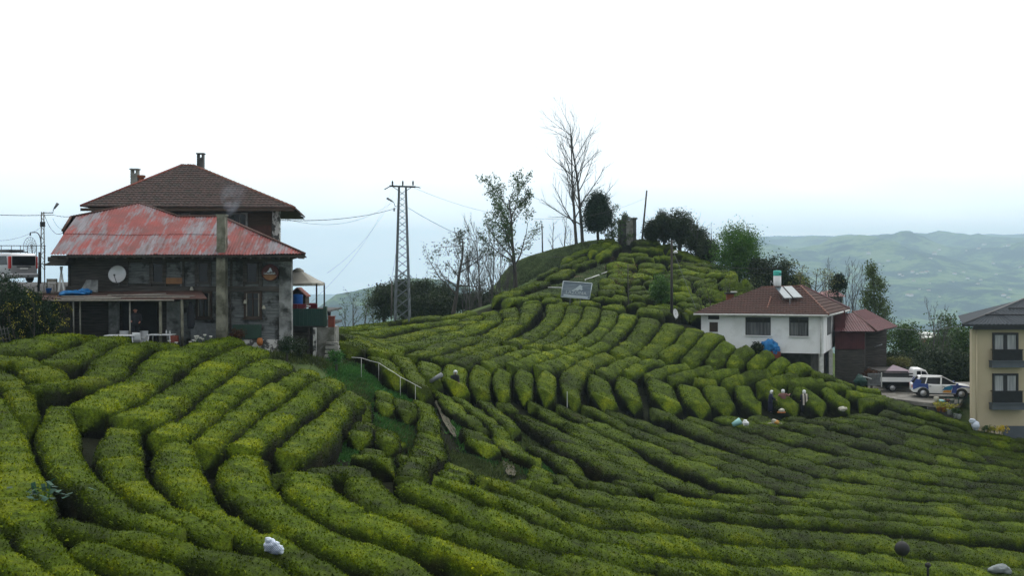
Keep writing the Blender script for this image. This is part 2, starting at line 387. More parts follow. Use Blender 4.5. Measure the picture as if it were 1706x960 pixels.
M['cloth_grey'] = mat('cloth_grey', (0.085, 0.085, 0.09), (0.055, 0.055, 0.06), 8, 0.9)
M['cloth_cream'] = mat('cloth_cream', (0.50, 0.46, 0.40), (0.40, 0.36, 0.32), 8, 0.9)
M['scarf'] = mat('scarf', (0.72, 0.74, 0.76), (0.60, 0.62, 0.64), 9, 0.9)
M['sack'] = mat('sack', (0.62, 0.68, 0.78), (0.50, 0.56, 0.66), 3, 0.6, 0.4, 6)
M['sack_cream'] = mat('sack_cream', (0.46, 0.45, 0.38), (0.30, 0.29, 0.24), 5, 0.8)
M['net'] = mat('net', (0.20, 0.25, 0.38), (0.16, 0.20, 0.30), 3, 0.7)
M['stone_grey'] = mat('stone_grey', (0.22, 0.25, 0.26), (0.14, 0.16, 0.165), 4, 0.85, 0.5)
M['yellow'] = mat('yellow', (0.55, 0.42, 0.02), (0.45, 0.32, 0.02), 5, 0.8)
M['wire'] = mat('wire', (0.03, 0.032, 0.035), (0.03, 0.032, 0.035), 1, 0.6)
M['solar'] = mat('solar_glass', (0.20, 0.25, 0.28), (0.16, 0.20, 0.23), 0.8, 0.18, spec=0.8)
M['board_blue'] = mat('board_blue', (0.13, 0.17, 0.23), (0.27, 0.32, 0.37), 1.6, 0.6, stretch=(0.5, 1, 6))
M['letter'] = mat('letter', (0.55, 0.62, 0.67), (0.47, 0.54, 0.60), 5, 0.6)
M['sign_red'] = mat('sign_red', (0.075, 0.020, 0.022), (0.055, 0.017, 0.018), 4, 0.6)
M['sign_tan'] = mat('sign_tan', (0.28, 0.14, 0.06), (0.20, 0.10, 0.05), 3, 0.7)
M['rust'] = mat('rust', (0.10, 0.05, 0.04), (0.055, 0.032, 0.028), 3, 0.9)
M['far_wall'] = mat('far_wall', (0.72, 0.72, 0.70), (0.62, 0.62, 0.60), 0.1, 0.9)
M['far_roof'] = mat('far_roof', (0.30, 0.14, 0.11), (0.24, 0.12, 0.10), 0.1, 0.9)

def peeling():      # old corrugated sheet: red paint flaking off grey metal, rusty streaks, sheet by sheet
    m, nt, N, L, bs = new_mat('peeling_sheet')
    bs.inputs['Roughness'].default_value = 0.7
    tc = nd(nt, 'ShaderNodeTexCoord').outputs['Object']
    n1 = noise(nt, 0.75, 5, 0.68, tc, stretch=(1.0, 0.55, 0.55))
    n2 = noise(nt, 7.0, 3, 0.7, tc, stretch=(1.0, 0.10, 0.10))
    s = nd(nt, 'ShaderNodeMath', {0: n2, 1: 0.5}, operation='MULTIPLY').outputs[0]
    s = nd(nt, 'ShaderNodeMath', {0: n1, 1: s}, operation='ADD').outputs[0]
    f = ramp(nt, s, [(0.72, 0.0), (0.86, 1.0)])
    red = ramp(nt, noise(nt, 1.1, 3, 0.6, tc), [(0.3, (0.24, 0.034, 0.028)), (0.7, (0.125, 0.028, 0.025))])
    met = ramp(nt, noise(nt, 5, 3, 0.6, tc, stretch=(1, 0.15, 0.15)), [(0.3, (0.21, 0.20, 0.225)), (0.7, (0.11, 0.095, 0.105))])
    col = mixc(nt, f, red, met)
    r = ramp(nt, noise(nt, 0.9, 4, 0.7, tc, stretch=(1.0, 0.35, 0.35)), [(0.60, 0.0), (0.68, 0.85)])
    col = mixc(nt, r, col, (0.10, 0.045, 0.035))
    L.new(col, bs.inputs['Base Color'])
    return m
M['peeling'] = peeling()

def far_land(name):
    m, nt, N, L, bs = new_mat(name)
    bs.inputs['Roughness'].default_value = 1.0
    bs.inputs['Specular IOR Level'].default_value = 0.0
    tc = nd(nt, 'ShaderNodeTexCoord').outputs['Object']
    n1 = noise(nt, 0.0065, 6, 0.65, tc)
    n2 = noise(nt, 0.045, 6, 0.78, tc)
    s = nd(nt, 'ShaderNodeMath', {0: n2, 1: 0.6}, operation='MULTIPLY').outputs[0]
    s = nd(nt, 'ShaderNodeMath', {0: n1, 1: s}, operation='ADD').outputs[0]
    col = ramp(nt, s, [(0.70, (0.006, 0.014, 0.012)), (0.79, (0.018, 0.036, 0.020)), (0.84, (0.075, 0.125, 0.035)), (0.93, (0.12, 0.16, 0.06))])
    L.new(col, bs.inputs['Base Color'])
    return m
M['far_land'] = far_land('far_land')

# ------------------------------------------------------------------ mesh builder
class MB:
    def __init__(s):
        s.v = []; s.f = []; s.mi = []; s.sm = []; s.n = 0
    def add(s, verts, faces, mi=0, smooth=False):
        verts = np.asarray(verts, float).reshape(-1, 3)
        s.v.append(verts); b = s.n
        for f in faces: s.f.append(tuple(int(i) + b for i in f))
        s.mi += [mi] * len(faces); s.sm += [smooth] * len(faces); s.n += len(verts)
        return s
    def box(s, x0, x1, y0, y1, z0, z1, mi=0, M4=None):
        v = np.array([(x, y, z) for z in (z0, z1) for y in (y0, y1) for x in (x0, x1)], float)
        if M4 is not None: v = v @ np.array(M4.to_3x3()).T + np.array(M4.translation)
        return s.add(v, [(0,2,3,1),(4,5,7,6),(0,1,5,4),(2,6,7,3),(0,4,6,2),(1,3,7,5)], mi)
    def prism(s, poly, a, b, axis='y', mi=0):
        """polygon of (u, v): axis y -> (x, z) extruded from y=a to y=b; axis z -> (x, y); axis x -> (y, z)"""
        def pt(u, v, w): return {'y': (u, w, v), 'z': (u, v, w), 'x': (w, u, v)}[axis]
        n = len(poly)
        v = [pt(u, w, a) for u, w in poly] + [pt(u, w, b) for u, w in poly]
        return s.add(v, [tuple(range(n))[::-1], tuple(range(n, 2*n))] + [(i, (i+1) % n, n+(i+1) % n, n+i) for i in range(n)], mi)
    def loft(s, rings, mi=0, smooth=True, cap=True, close=True):
        n = len(rings[0]); v = np.concatenate([np.asarray(r, float) for r in rings]); f = []
        for j in range(len(rings) - 1):
            for i in range(n if close else n - 1):
                k = (i + 1) % n
                f.append((j*n+i, j*n+k, (j+1)*n+k, (j+1)*n+i))
        if cap:
            f.append(tuple(range(n))[::-1]); f.append(tuple(range((len(rings)-1)*n, len(rings)*n)))
        return s.add(v, f, mi, smooth)
    def tube(s, pts, rad, n=6, mi=0, smooth=True, cap=True):
        pts = np.asarray(pts, float)
        if np.isscalar(rad): rad = [rad] * len(pts)
        d = np.gradient(pts, axis=0) if len(pts) > 1 else np.array([[0, 0, 1.]])
        d /= np.linalg.norm(d, axis=1, keepdims=True) + 1e-9
        up = np.array([0, 0, 1.]) if abs(d[0][2]) < 0.9 else np.array([1., 0, 0])
        rings = []
        u = np.cross(d[0], up); u /= np.linalg.norm(u)
        for p, dd, r in zip(pts, d, rad):
            u = u - dd * (u @ dd); u /= np.linalg.norm(u) + 1e-9
            w = np.cross(dd, u)
            a = np.arange(n) * 2 * math.pi / n
            rings.append(p + r * (np.cos(a)[:, None] * u + np.sin(a)[:, None] * w))
        return s.loft(rings, mi, smooth, cap)
    def lathe(s, prof, c=(0, 0, 0), n=12, mi=0, axis='z', smooth=True):
        rings = []
        a = np.arange(n) * 2 * math.pi / n
        for r, h in prof:
            x, y, z = r*np.cos(a), r*np.sin(a), np.full(n, float(h))
            if axis == 'z': q = np.stack([x, y, z], 1)
            elif axis == 'y': q = np.stack([x, z, y], 1)
            else: q = np.stack([z, x, y], 1)
            rings.append(q + np.array(c, float))
        return s.loft(rings, mi, smooth)
    def quads(s, P0, U, V, mi=0):
        """many separate quads, centre P0, half edges U, V (N,3)"""
        N = len(P0)
        v = np.stack([P0-U-V, P0+U-V, P0+U+V, P0-U+V], 1).reshape(-1, 3)
        b = s.n; s.v.append(v)
        q = np.arange(4*N).reshape(N, 4) + b
        s.f += [tuple(r) for r in q.tolist()]
        s.mi += [mi]*N; s.sm += [False]*N; s.n += 4*N
        return s
    def tris(s, P0, U, V, mi=0):
        N = len(P0)
        v = np.stack([P0-U, P0+U, P0+V], 1).reshape(-1, 3)
        b = s.n; s.v.append(v)
        q = np.arange(3*N).reshape(N, 3) + b
        s.f += [tuple(r) for r in q.tolist()]
        s.mi += [mi]*N; s.sm += [False]*N; s.n += 3*N
        return s
    def build(s, name, mats, parent=None, origin=None, bevel=0, attr=None):
        if not isinstance(mats, (list, tuple)): mats = [mats]
        v = np.concatenate(s.v)
        if origin is not None: v = v - np.asarray(origin, float)
        me = bpy.data.meshes.new(name)
        me.from_pydata(v.tolist(), [], s.f)
        me.polygons.foreach_set('material_index', s.mi)
        me.polygons.foreach_set('use_smooth', s.sm)
        for m in mats: me.materials.append(M[m] if isinstance(m, str) else m)
        if attr is not None:
            a = me.attributes.new('flush_shade', 'FLOAT', 'POINT'); a.data.foreach_set('value', np.asarray(attr, np.float32))
        me.update()
        o = bpy.data.objects.new(name, me); COL.objects.link(o)
        if parent is not None: o.parent = parent
        elif origin is not None: o.location = origin
        if bevel:
            b = o.modifiers.new('bevel', 'BEVEL'); b.width = bevel; b.segments = 2; b.limit_method = 'ANGLE'
        return o

def tag(o, label=None, cat=None, group=None, kind=None):
    if label: o['label'] = label
    if cat: o['category'] = cat
    if group: o['group'] = group
    if kind: o['kind'] = kind
    return o

def thing(name, loc, label, cat, group=None, rz=0.0):
    o = bpy.data.objects.new(name, None); COL.objects.link(o)
    o.location = tuple(float(a) for a in loc); o.rotation_euler = (0, 0, rz)
    return tag(o, label, cat, group)

def text_part(name, body, size, loc, rot, m, parent, extrude=0.006, xs=1.0):
    cu = bpy.data.curves.new(name, 'FONT'); cu.body = body; cu.size = size
    cu.align_x = 'CENTER'; cu.align_y = 'CENTER'; cu.extrude = extrude
    tmp = bpy.data.objects.new(name, cu)
    me = bpy.data.meshes.new_from_object(tmp)
    bpy.data.objects.remove(tmp); bpy.data.curves.remove(cu)
    o = bpy.data.objects.new(name, me); COL.objects.link(o); me.materials.clear()
    o.location = loc; o.rotation_euler = rot; o.scale = (xs, 1, 1); me.materials.append(M[m]); o.parent = parent
    return o

# ------------------------------------------------------------------ the ground
def terrain_sheet():
    xs = np.concatenate([np.arange(-75, 90.1, 1.0)]); ys = np.arange(8, 168.1, 1.0)
    X, Y = np.meshgrid(xs, ys)
    Z = ground(X, Y) + 0.18*vnoise(X*0.35, Y*0.35, 0, 5)*(Y > 100) + 0.10 * vnoise(X*0.5, Y*0.5, 0, 3) + 0.05 * vnoise(X*1.3, Y*1.3, 0, 4)
    nx, ny = len(xs), len(ys)
    V = np.stack([X, Y, Z], -1)
    # skirt that carries the sheet down to the valley on every side
    ring = []
    mb = MB()
    idx = lambda j, i: j*nx + i
    mb.add(V.reshape(-1, 3), [(idx(j,i), idx(j,i+1), idx(j+1,i+1), idx(j+1,i)) for j in range(ny-1) for i in range(nx-1)], 0, True)
    edge = [V[0, i] for i in range(nx)] + [V[j, nx-1] for j in range(1, ny)] + [V[ny-1, i] for i in range(nx-2, -1, -1)] + [V[j, 0] for j in range(ny-2, 0, -1)]
    edge = np.array(edge); c = np.array([5, 80, 0.])
    r1 = edge.copy(); d = edge - c; d[:, 2] = 0
    r1 = edge + d*0.8; r1[:, 2] = edge[:, 2] - 28
    r2 = edge + d*3.0; r2[:, 2] = -110
    near = edge[:, 1] < 60
    n = len(edge)
    mb.loft([edge, r1, r2], 0, True, False)
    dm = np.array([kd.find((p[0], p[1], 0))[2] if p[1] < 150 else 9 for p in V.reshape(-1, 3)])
    mask = np.clip(1.9 - dm/1.25, 0, 1) + 0*dm  # full close to the rows, where the ground colour carries painted shade
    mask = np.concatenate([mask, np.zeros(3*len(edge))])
    o = mb.build('ground', 'ground_mix', attr=mask)
    tag(o, 'rough grassy soil under the tea field and hill', kind='structure')

def far_sheet():
    # valley floor and the far slopes in one sheet out to the horizon
    xs = np.concatenate([np.linspace(-4500, -1500, 10)[:-1], np.linspace(-1500, 5500, 180)])
    ys = np.concatenate([np.linspace(-1500, 400, 8)[:-1], np.linspace(400, 1900, 16)[:-1], np.linspace(1900, 4600, 210), np.linspace(4600, 9500, 50)[1:]])
    X, Y = np.meshgrid(xs, ys)
    Z = far_z(X, Y)
    nx, ny = len(xs), len(ys)
    mb = MB()
    mb.add(np.stack([X, Y, Z], -1).reshape(-1, 3), [(j*nx+i, j*nx+i+1, (j+1)*nx+i+1, (j+1)*nx+i) for j in range(ny-1) for i in range(nx-1)], 0, True)
    tag(mb.build('hills', 'far_land'), 'blue-green slopes across the valley fading into cloud', kind='structure')
def far_z(X, Y):
    X = np.asarray(X, float); Y = np.asarray(Y, float)
    base = -210 + 0*X
    t = np.clip((Y - 2250) / 1950, 0, 1); t2 = np.clip((Y - 4300)/3600, 0, 1)
    right = np.clip((X/np.maximum(Y, 1) - 0.13) / 0.10, 0, 1)          # mountain fills the right of the view
    right = right*right*(3-2*right)
    slope = -200 + 285 * t**0.9 + 150*t2
    rid = 62*vnoise(X/330, Y/800, 0, 21) + 40*vnoise(X/170+Y/500, Y/420, 0, 22) + 17*vnoise(X/75, Y/110, 0, 23) + 7*vnoise(X/30, Y/40, 0, 24)
    rid = rid*(1-0.6*t2)
    z = base*(1-right) + right*(slope + rid*(0.35+0.45*t))
    # nearer wooded hill low on the left, between the house and the tea slope
    # nearer wooded hill low on the left: a long back rising to the right behind the pylon
    px_ = X/np.maximum(Y, 1)*F + 853
    prof = np.interp(px_, [440, 520, 560, 600, 640, 690, 740, 800, 900, 1000], [-120, -85, -60, -45, -32, -14, -22, -50, -120, -180])
    a = np.exp(-(((Y - 2300)/330)**2))
    z = np.maximum(z, -215 + (prof + 215)*a + a*(9*vnoise(X/90, Y/200, 0, 31) + 6*vnoise(X/28, Y/60, 0, 33) + 3*vnoise(X/12, Y/25, 0, 34)))
    return z
far_sheet()

# ------------------------------------------------------------------ tea rows traced from the picture, laid on the hillside
def catmull(p, ds):
    p = np.asarray(p, float)
    if len(p) == 2: p = np.array([p[0], (p[0]+p[1])/2, p[1]])
    q = np.vstack([2*p[0]-p[1], p, 2*p[-1]-p[-2]])
    out = []
    for i in range(1, len(q)-2):
        a, b, c, d = q[i-1], q[i], q[i+1], q[i+2]
        n = max(2, int(np.linalg.norm(c-b)/0.15))
        t = np.linspace(0, 1, n, endpoint=False)[:, None]
        out.append(0.5*((2*b) + (-a+c)*t + (2*a-5*b+4*c-d)*t*t + (-a+3*b-3*c+d)*t**3))
    out.append(q[-2][None])
    c = np.vstack(out)
    L = np.concatenate([[0], np.cumsum(np.linalg.norm(np.diff(c, axis=0), axis=1))])
    n = max(4, int(L[-1]/ds))
    s = np.linspace(0, L[-1], n+1)
    return np.stack([np.interp(s, L, c[:, k]) for k in range(c.shape[1])], 1)

ROWS = []      # (family, points xy, max half width, height, tone offset)
def row(fam, pts, wmax=1.15, H=TEA_H, fl=0.0, y0=14, y1=150):
    w = np.array([hit(px, py, y0, y1)[:2] for px, py in pts])
    keep = [w[0]]
    for q in w[1:]:
        if np.linalg.norm(q-keep[-1]) > 0.25: keep.append(q)
    if len(keep) < 2: keep = [w[0]-[0.5, 0.0], w[0]+[0.5, 0.1]]
    keep = np.array(keep)
    for a, b in ((0, 1), (-1, -2)):
        u = keep[a]-keep[b]; keep[a] = keep[a] + u/np.linalg.norm(u)*(0.55 if fam in 'AB' else 0.4 if fam in 'CRUST' else 0.15)
    if fam == 'R':
        u = keep[0]-keep[1]; keep[0] = keep[0] - u/np.linalg.norm(u)*1.1
    ROWS.append([fam, catmull(keep, 0.22), wmax, H, fl])

# A: rows that climb towards the red-roofed house
for pts in [
 [(6,577),(42,573),(83,564),(125,557),(148,558)],
 [(-25,598),(10,600),(45,605),(82,624)],
 [(88,600),(117,590),(156,575),(187,565),(205,561)],
 [(62,645),(104,637),(146,634),(177,617),(190,594),(229,577),(271,570)],
 [(148,676),(187,659),(229,637),(262,612),(290,594),(325,581),(365,569),(388,566)],
 [(222,694),(255,684),(285,664),(323,638),(358,612),(396,590),(424,579)],
 [(275,724),(302,713),(333,694),(365,665),(396,642),(427,619),(462,600)],
 [(344,736),(367,717),(396,696),(427,671),(458,650),(490,630),(514,618)],
 [(405,742),(437,717),(465,694),(496,673),(525,652),(556,632)],
 [(484,748),(505,735),(530,715),(552,693),(575,672),(590,660)]]: row('A', pts, 1.2)
# B: rows of the foreground fan
for pts in [
 [(-30,622),(5,632),(32,655),(44,690)],
 [(-30,655),(-5,675),(8,705),(16,745),(30,790),(40,845),(65,900),(100,935),(150,968)],
 [(100,682),(97,717),(101,745),(117,778),(150,810),(192,842),(236,864),(278,882)],
 [(204,718),(200,740),(199,765),(215,797),(250,832),(300,860),(355,886)],
 [(296,740),(296,770),(312,807),(335,835),(370,862),(415,887),(465,911),(515,936),(560,968)],
 [(410,765),(407,795),(427,825),(465,851),(515,881),(565,905),(615,926),(665,947),(710,972)],
 [(515,790),(513,812),(540,833),(590,861),(640,880),(700,896),(772,922),(835,945),(900,970)],
 [(608,800),(625,822),(655,842),(685,854),(735,872),(797,895),(860,916),(935,938),(1000,951),(1100,974)],
 [(692,808),(720,823),(760,838),(800,855),(860,874),(920,893),(1000,918),(1090,932),(1175,942),(1350,957),(1500,968),(1790,990)],
 [(742,800),(790,814),(835,829),(885,850),(935,868),(1000,888),(1090,900),(1175,910),(1350,925),(1500,938),(1790,960)],
 [(822,803),(872,820),(920,836),(960,848),(1020,860),(1100,870),(1175,880),(1350,894),(1500,907),(1790,930)],
 [(907,808),(960,820),(1010,830),(1080,840),(1175,852),(1350,866),(1500,877),(1790,897)],
 [(1000,808),(1040,814)], [(1040,805),(1095,815)],
 [(1110,830),(1200,839),(1300,848),(1400,853),(1500,861),(1790,880)],
 [(1205,826),(1300,832),(1400,839),(1500,846),(1790,864)],
 [(1110,948),(1175,962),(1350,985),(1500,1000)],
 [(118,872),(170,886),(230,902),(300,916),(370,931),(430,952),(470,978)],
 [(150,918),(200,936),(270,960),(330,988)],
 [(-30,905),(10,925),(45,948),(80,972)]]: row('B', pts, 1.4, TEA_H, -0.06 if pts[0][0] > 680 and pts[0][1] > 780 else 0.0)
# R: long rows of the field on the right
for pts in [
 [(843,672),(880,689),(913,706),(959,732),(988,752),(1030,773),(1062,790)],
 [(865,658),(897,668),(926,686),(967,706),(1009,732),(1047,754),(1080,774),(1130,795),(1185,811)],
 [(908,662),(947,676),(988,696),(1030,717),(1080,736),(1130,757),(1180,777),(1230,795),(1275,808)],
 [(952,668),(990,680),(1040,702),(1080,718),(1150,745),(1210,767),(1280,791),(1340,805),(1420,820),(1520,832),(1790,852)],
 [(990,672),(1040,688),(1080,703),(1150,728),(1220,752),(1290,774),(1370,793),(1470,808),(1600,822),(1790,838)],
 [(1067,674),(1122,690),(1164,709),(1227,731),(1290,752),(1360,770),(1460,789),(1580,808),(1790,824)],
 [(1121,678),(1200,705),(1300,736),(1420,764),(1540,786),(1640,800),(1790,811)],
 [(1178,678),(1260,703),(1360,730),(1480,757),(1600,779),(1790,797)],
 [(1234,681),(1320,700),(1420,725),(1540,752),(1640,770),(1790,783)],
 [(1296,681),(1380,699),(1480,722),(1600,749),(1790,769)],
 [(1347,680),(1420,694),(1500,714),(1600,735),(1790,756)],
 [(1405,678),(1480,692),(1560,712),(1640,727),(1790,744)],
 [(1447,676),(1529,692),(1600,708),(1706,728),(1760,740)]]: row('R', pts, 1.9, 0.80, -0.14)
# U: the long curved rows of the upper slope
for pts in [
 [(566,546),(600,543),(633,544)],
 [(605,537),(664,531),(727,528),(765,524),(783,519)],
 [(566,557),(600,562)],
 [(596,556),(633,550),(664,545),(716,538),(758,532)],
 [(582,572),(622,570),(664,563),(702,554),(747,545),(775,537),(792,526)],
 [(632,584),(654,580),(685,573),(727,563),(758,555),(795,542),(820,530),(814,519)],
 [(688,590),(716,584),(758,569),(800,562),(831,549),(852,531),(846,514)],
 [(727,594),(749,594),(789,580),(811,571),(842,553),(868,535),(882,517),(884,507)],
 [(851,571),(880,561),(909,542),(924,522),(924,507)],
 [(882,576),(909,567),(936,548),(952,528),(957,509)],
 [(914,578),(942,567),(967,546),(982,527),(987,512)],
 [(944,581),(967,573),(995,554),(1011,536),(1015,518)],
 [(982,583),(1005,573),(1030,550),(1042,534),(1047,524)],
 [(1030,588),(1052,574),(1068,557),(1078,542),(1082,531)],
 [(1076,592),(1094,575),(1113,553),(1122,540)],
 [(1106,594),(1130,580),(1148,560),(1157,549)],
 [(1147,602),(1165,582),(1182,564),(1192,556)],
 [(1187,606),(1200,588),(1214,573)],
 [(1220,610),(1234,592),(1248,580)],
 [(1254,613),(1268,598),(1281,589)],
 [(1287,617),(1298,607),(1308,600)],
 [(1318,617),(1333,610),(1346,608)],
 [(1360,623),(1388,628)], [(1396,634),(1418,640)]]: row('U', pts, 1.05, y0=50)
# S: second tier
for pts in [
 [(767,605),(800,591),(835,578),(857,580)],
 [(812,607),(842,595),(874,585),(897,584)],
 [(852,609),(880,600),(909,589),(934,586)],
 [(898,612),(926,605),(953,593),(976,588)],
 [(1014,592),(992,598),(968,612),(954,627),(949,643),(954,660)],
 [(1061,597),(1038,605),(1015,617),(1003,621)],
 [(1047,620),(1072,607),(1100,602)],
 [(1083,628),(1110,616),(1143,610)],
 [(1120,630),(1148,621),(1183,613)],
 [(1180,627),(1205,621),(1228,619)],
 [(1162,634),(1190,637)],
 [(1210,640),(1240,630),(1280,623)],
 [(1269,645),(1295,634),(1326,628)],
 [(1320,643),(1345,636),(1370,637)],
 [(1381,644),(1398,642),(1415,646)]]: row('S', pts, 1.05, y0=50)
# T: short blocks above the foot path
for pts in [
 [(632,596),(645,604),(657,620)],
 [(669,594),(678,607),(688,622),(700,640)],
 [(716,605),(714,616),(719,627)],
 [(760,610),(757,623),(760,636)],
 [(804,614),(798,632),(800,649)],
 [(840,616),(835,632),(836,649)],
 [(876,620),(872,636),(872,650)],
 [(915,624),(910,640),(909,654)],
 [(999,631),(1001,648),(1006,663)],
 [(1045,635),(1047,651),(1053,665)],
 [(1100,637),(1105,654),(1112,667)],
 [(1148,645),(1155,660),(1164,673)],
 [(1192,648),(1198,662),(1206,672)],
 [(1239,649),(1246,664),(1259,673)],
 [(1280,652),(1298,662),(1318,673)],
 [(1327,648),(1345,658),(1362,671)],
 [(1378,650),(1390,660),(1407,670)],
 [(1416,653),(1445,657),(1472,662)],
 [(1440,668),(1475,665),(1510,676),(1560,692),(1610,708)],
 [(1432,646),(1462,652)]]: row('T', pts, 1.15, y0=45)
# C: ragged neglected rows of the hollow in the middle
for pts in [
 [(735,638),(748,650),(764,667),(784,684),(800,696)],
 [(706,655),(714,672),(717,698),(720,724)], [(678,738),(690,755),(686,775)], [(668,654),(676,670)], [(752,772),(756,788)], [(640,698),(655,710)], [(600,738),(640,748)], [(610,690),(598,705)], [(790,705),(806,724)],
 [(763,648),(780,658),(800,673),(820,688),(842,717),(868,736),(888,746)],
 [(806,658),(825,673)], [(817,665),(836,680),(852,700)],
 [(838,662),(852,664)],
 [(897,727),(926,743),(953,767),(978,788)],
 [(905,764),(895,780)], [(812,784),(830,778)],
 [(598,652),(604,670)], [(642,640),(640,657)], [(677,652),(678,662)], [(707,660),(711,676)], [(713,692),(712,704)],
 [(650,706),(645,716)], [(622,727),(630,738)], [(719,728),(704,740),(692,754)], [(697,746),(682,776)],
 [(766,757),(758,776)], [(420,735),(432,740)], [(470,763),(486,762)], [(530,768),(565,763),(602,768)], [(880,790),(912,794)], [(925,772),(945,786)]]: row('C', pts, 0.80, 0.62, -0.10)
# H: mounds on the hill
hr = random.Random(5)
_l1 = [(822,495),(842,489),(862,479),(885,470),(905,463),(925,456),(945,447),(965,440),(985,431),(1002,424),(1018,412),(1035,403)]
_l2 = [(905,452),(930,445),(955,436),(975,426),(995,414),(1012,405),(1028,398)]
_l3 = [(935,432),(958,424),(980,414),(1000,405),(1020,396)]
_l4 = [(842,500),(866,494),(890,488)]
_l5 = [(955,424),(980,412),(1000,402),(1012,398)]
_l6 = [(870,503),(905,497),(935,494)]
_l7 = [(880,492),(900,487),(930,486),(960,488),(985,486)]
_l8 = [(925,505),(960,503),(1000,502)]
_l9 = [(985,492),(1010,494),(1030,496)]
for ln in (_l1, _l2, _l3, _l4, _l5, _l6, _l7, _l8, _l9):
    ln = np.array(ln, float)
    L = np.concatenate([[0], np.cumsum(np.linalg.norm(np.diff(ln, axis=0), axis=1))])
    s = 0
    while s < L[-1] - 12:
        w = hr.uniform(22, 48); t = np.linspace(s, min(s+w, L[-1]), 4)
        row('HL', [(np.interp(a, L, ln[:, 0]), np.interp(a, L, ln[:, 1]) + hr.uniform(-1, 1)) for a in t], 1.35, 1.0, 0.0, y0=88)
        s += w + 5
y = 400.0
while y < 524:
    xl = np.interp(y, [398, 440, 470, 490, 505, 524], [1058, 1010, 998, 1000, 1010, 1080])
    xr = np.interp(y, [398, 412, 425, 440, 470, 495, 524], [1086, 1140, 1180, 1215, 1265, 1270, 1170])
    x = xl + hr.uniform(0, 14)
    while x < xr - 8:
        w = hr.uniform(24, 70)
        n = 4; xe = min(x+w, xr+6)
        amp = hr.uniform(-2.5, 2.5)
        yj = hr.uniform(-2, 2)
        pts = [(a, y + yj + hr.uniform(-1.6, 1.6) + max(0, a-1120)*0.13 + amp*math.sin((a-x)/(xe-x+1)*3.1)) for a in np.linspace(x, xe, n)]
        row('H', pts, hr.uniform(1.15, 1.6), hr.uniform(0.95, 1.15), hr.uniform(-.08, .05), y0=88)
        x = xe + hr.uniform(3, 9)
    y += np.interp(y, [400, 450, 520], [7.0, 9.0, 11.5]) * hr.uniform(0.9, 1.1)

# keep each row clear of its neighbours: half width from the distance to the nearest other row
from mathutils.kdtree import KDTree
tot = sum(len(r_[1]) for r_ in ROWS)
kd = KDTree(tot); own = []
for ri, r_ in enumerate(ROWS):
    for p in r_[1]: kd.insert((p[0], p[1], 0), len(own)); own.append(ri)
kd.balance(); own = np.array(own)

terrain_sheet()

ORD = ['first', 'second', 'third', 'fourth', 'fifth', 'sixth', 'seventh', 'eighth', 'ninth', 'tenth', 'eleventh', 'twelfth', 'thirteenth',
       'fourteenth', 'fifteenth', 'sixteenth', 'seventeenth', 'eighteenth', 'nineteenth', 'twentieth', 'twenty-first', 'twenty-second', 'twenty-third',
       'twenty-fourth', 'twenty-fifth', 'twenty-sixth']
FAM = {
 'A': ('tea_hedge', 'tea hedge climbing to the red-roofed house, %s from the left', 'tea hedge', 'tea hedges below the red-roofed house'),
 'B': ('tea_hedge', 'clipped tea hedge of the foreground fan, %s counted from the left and up', 'tea hedge', 'tea hedges fanning across the foreground'),
 'R': ('tea_hedge', 'long dark tea hedge of the right-hand field, %s from the left by upper ends', 'tea hedge', 'long tea hedges of the field on the right'),
 'U': ('tea_hedge', 'curved tea hedge on the slope under the billboard, %s from the left', 'tea hedge', 'curved tea hedges of the upper slope'),
 'S': ('tea_hedge', 'slanting tea hedge in the middle tier of the slope, %s from the left', 'tea hedge', 'tea hedges of the middle tier'),
 'T': ('tea_hedge', 'short blocky tea hedge at the foot of the slope, %s from the left', 'tea hedge', 'short tea hedges along the foot of the slope'),
 'C': ('tea_bush', 'ragged neglected tea bush beside the grassy hollow', 'tea bush', 'ragged tea bushes of the hollow'),
 'HL': ('tea_bush', 'rounded tea mound on the ridge left of the hilltop furrow', 'tea bush', 'tea mounds left of the furrow on the hill'),
 'H': ('tea_bush', 'rounded tea mound on the terraced hill face above the white house', 'tea bush', 'tea mounds on the face of the hill')}
BL = ['dark rounded tea hedge at the left edge below the hedge shrubs', 'long tea hedge running down along the left edge of the picture', 'widest tea hedge of the left foreground, bending to the right',
 'narrow curved tea hedge just right of the widest foreground hedge'] + ['S-shaped foreground tea hedge, %s of eight rounded hedge heads from the left' % o_ for o_ in ('first', 'second', 'third', 'fourth', 'fifth', 'sixth', 'seventh', 'eighth')] + [
 'short tea mound in the middle, left one of two under the ragged bushes', 'short tea mound in the middle, right one of two under the ragged bushes', 'long flat tea hedge of the lower right, lower of the two that start mid-field',
 'long flat tea hedge of the lower right, upper of the two that start mid-field', 'tea hedge cut by the bottom edge right of the centre', 'thick tea hedge at the bottom left that ends under the white netted sack',
 'short tea hedge in the bottom left, between the thick hedge and the corner', 'tea hedge in the very bottom left corner']
famn = {}
ci = 0
lr = np.random.default_rng(3)
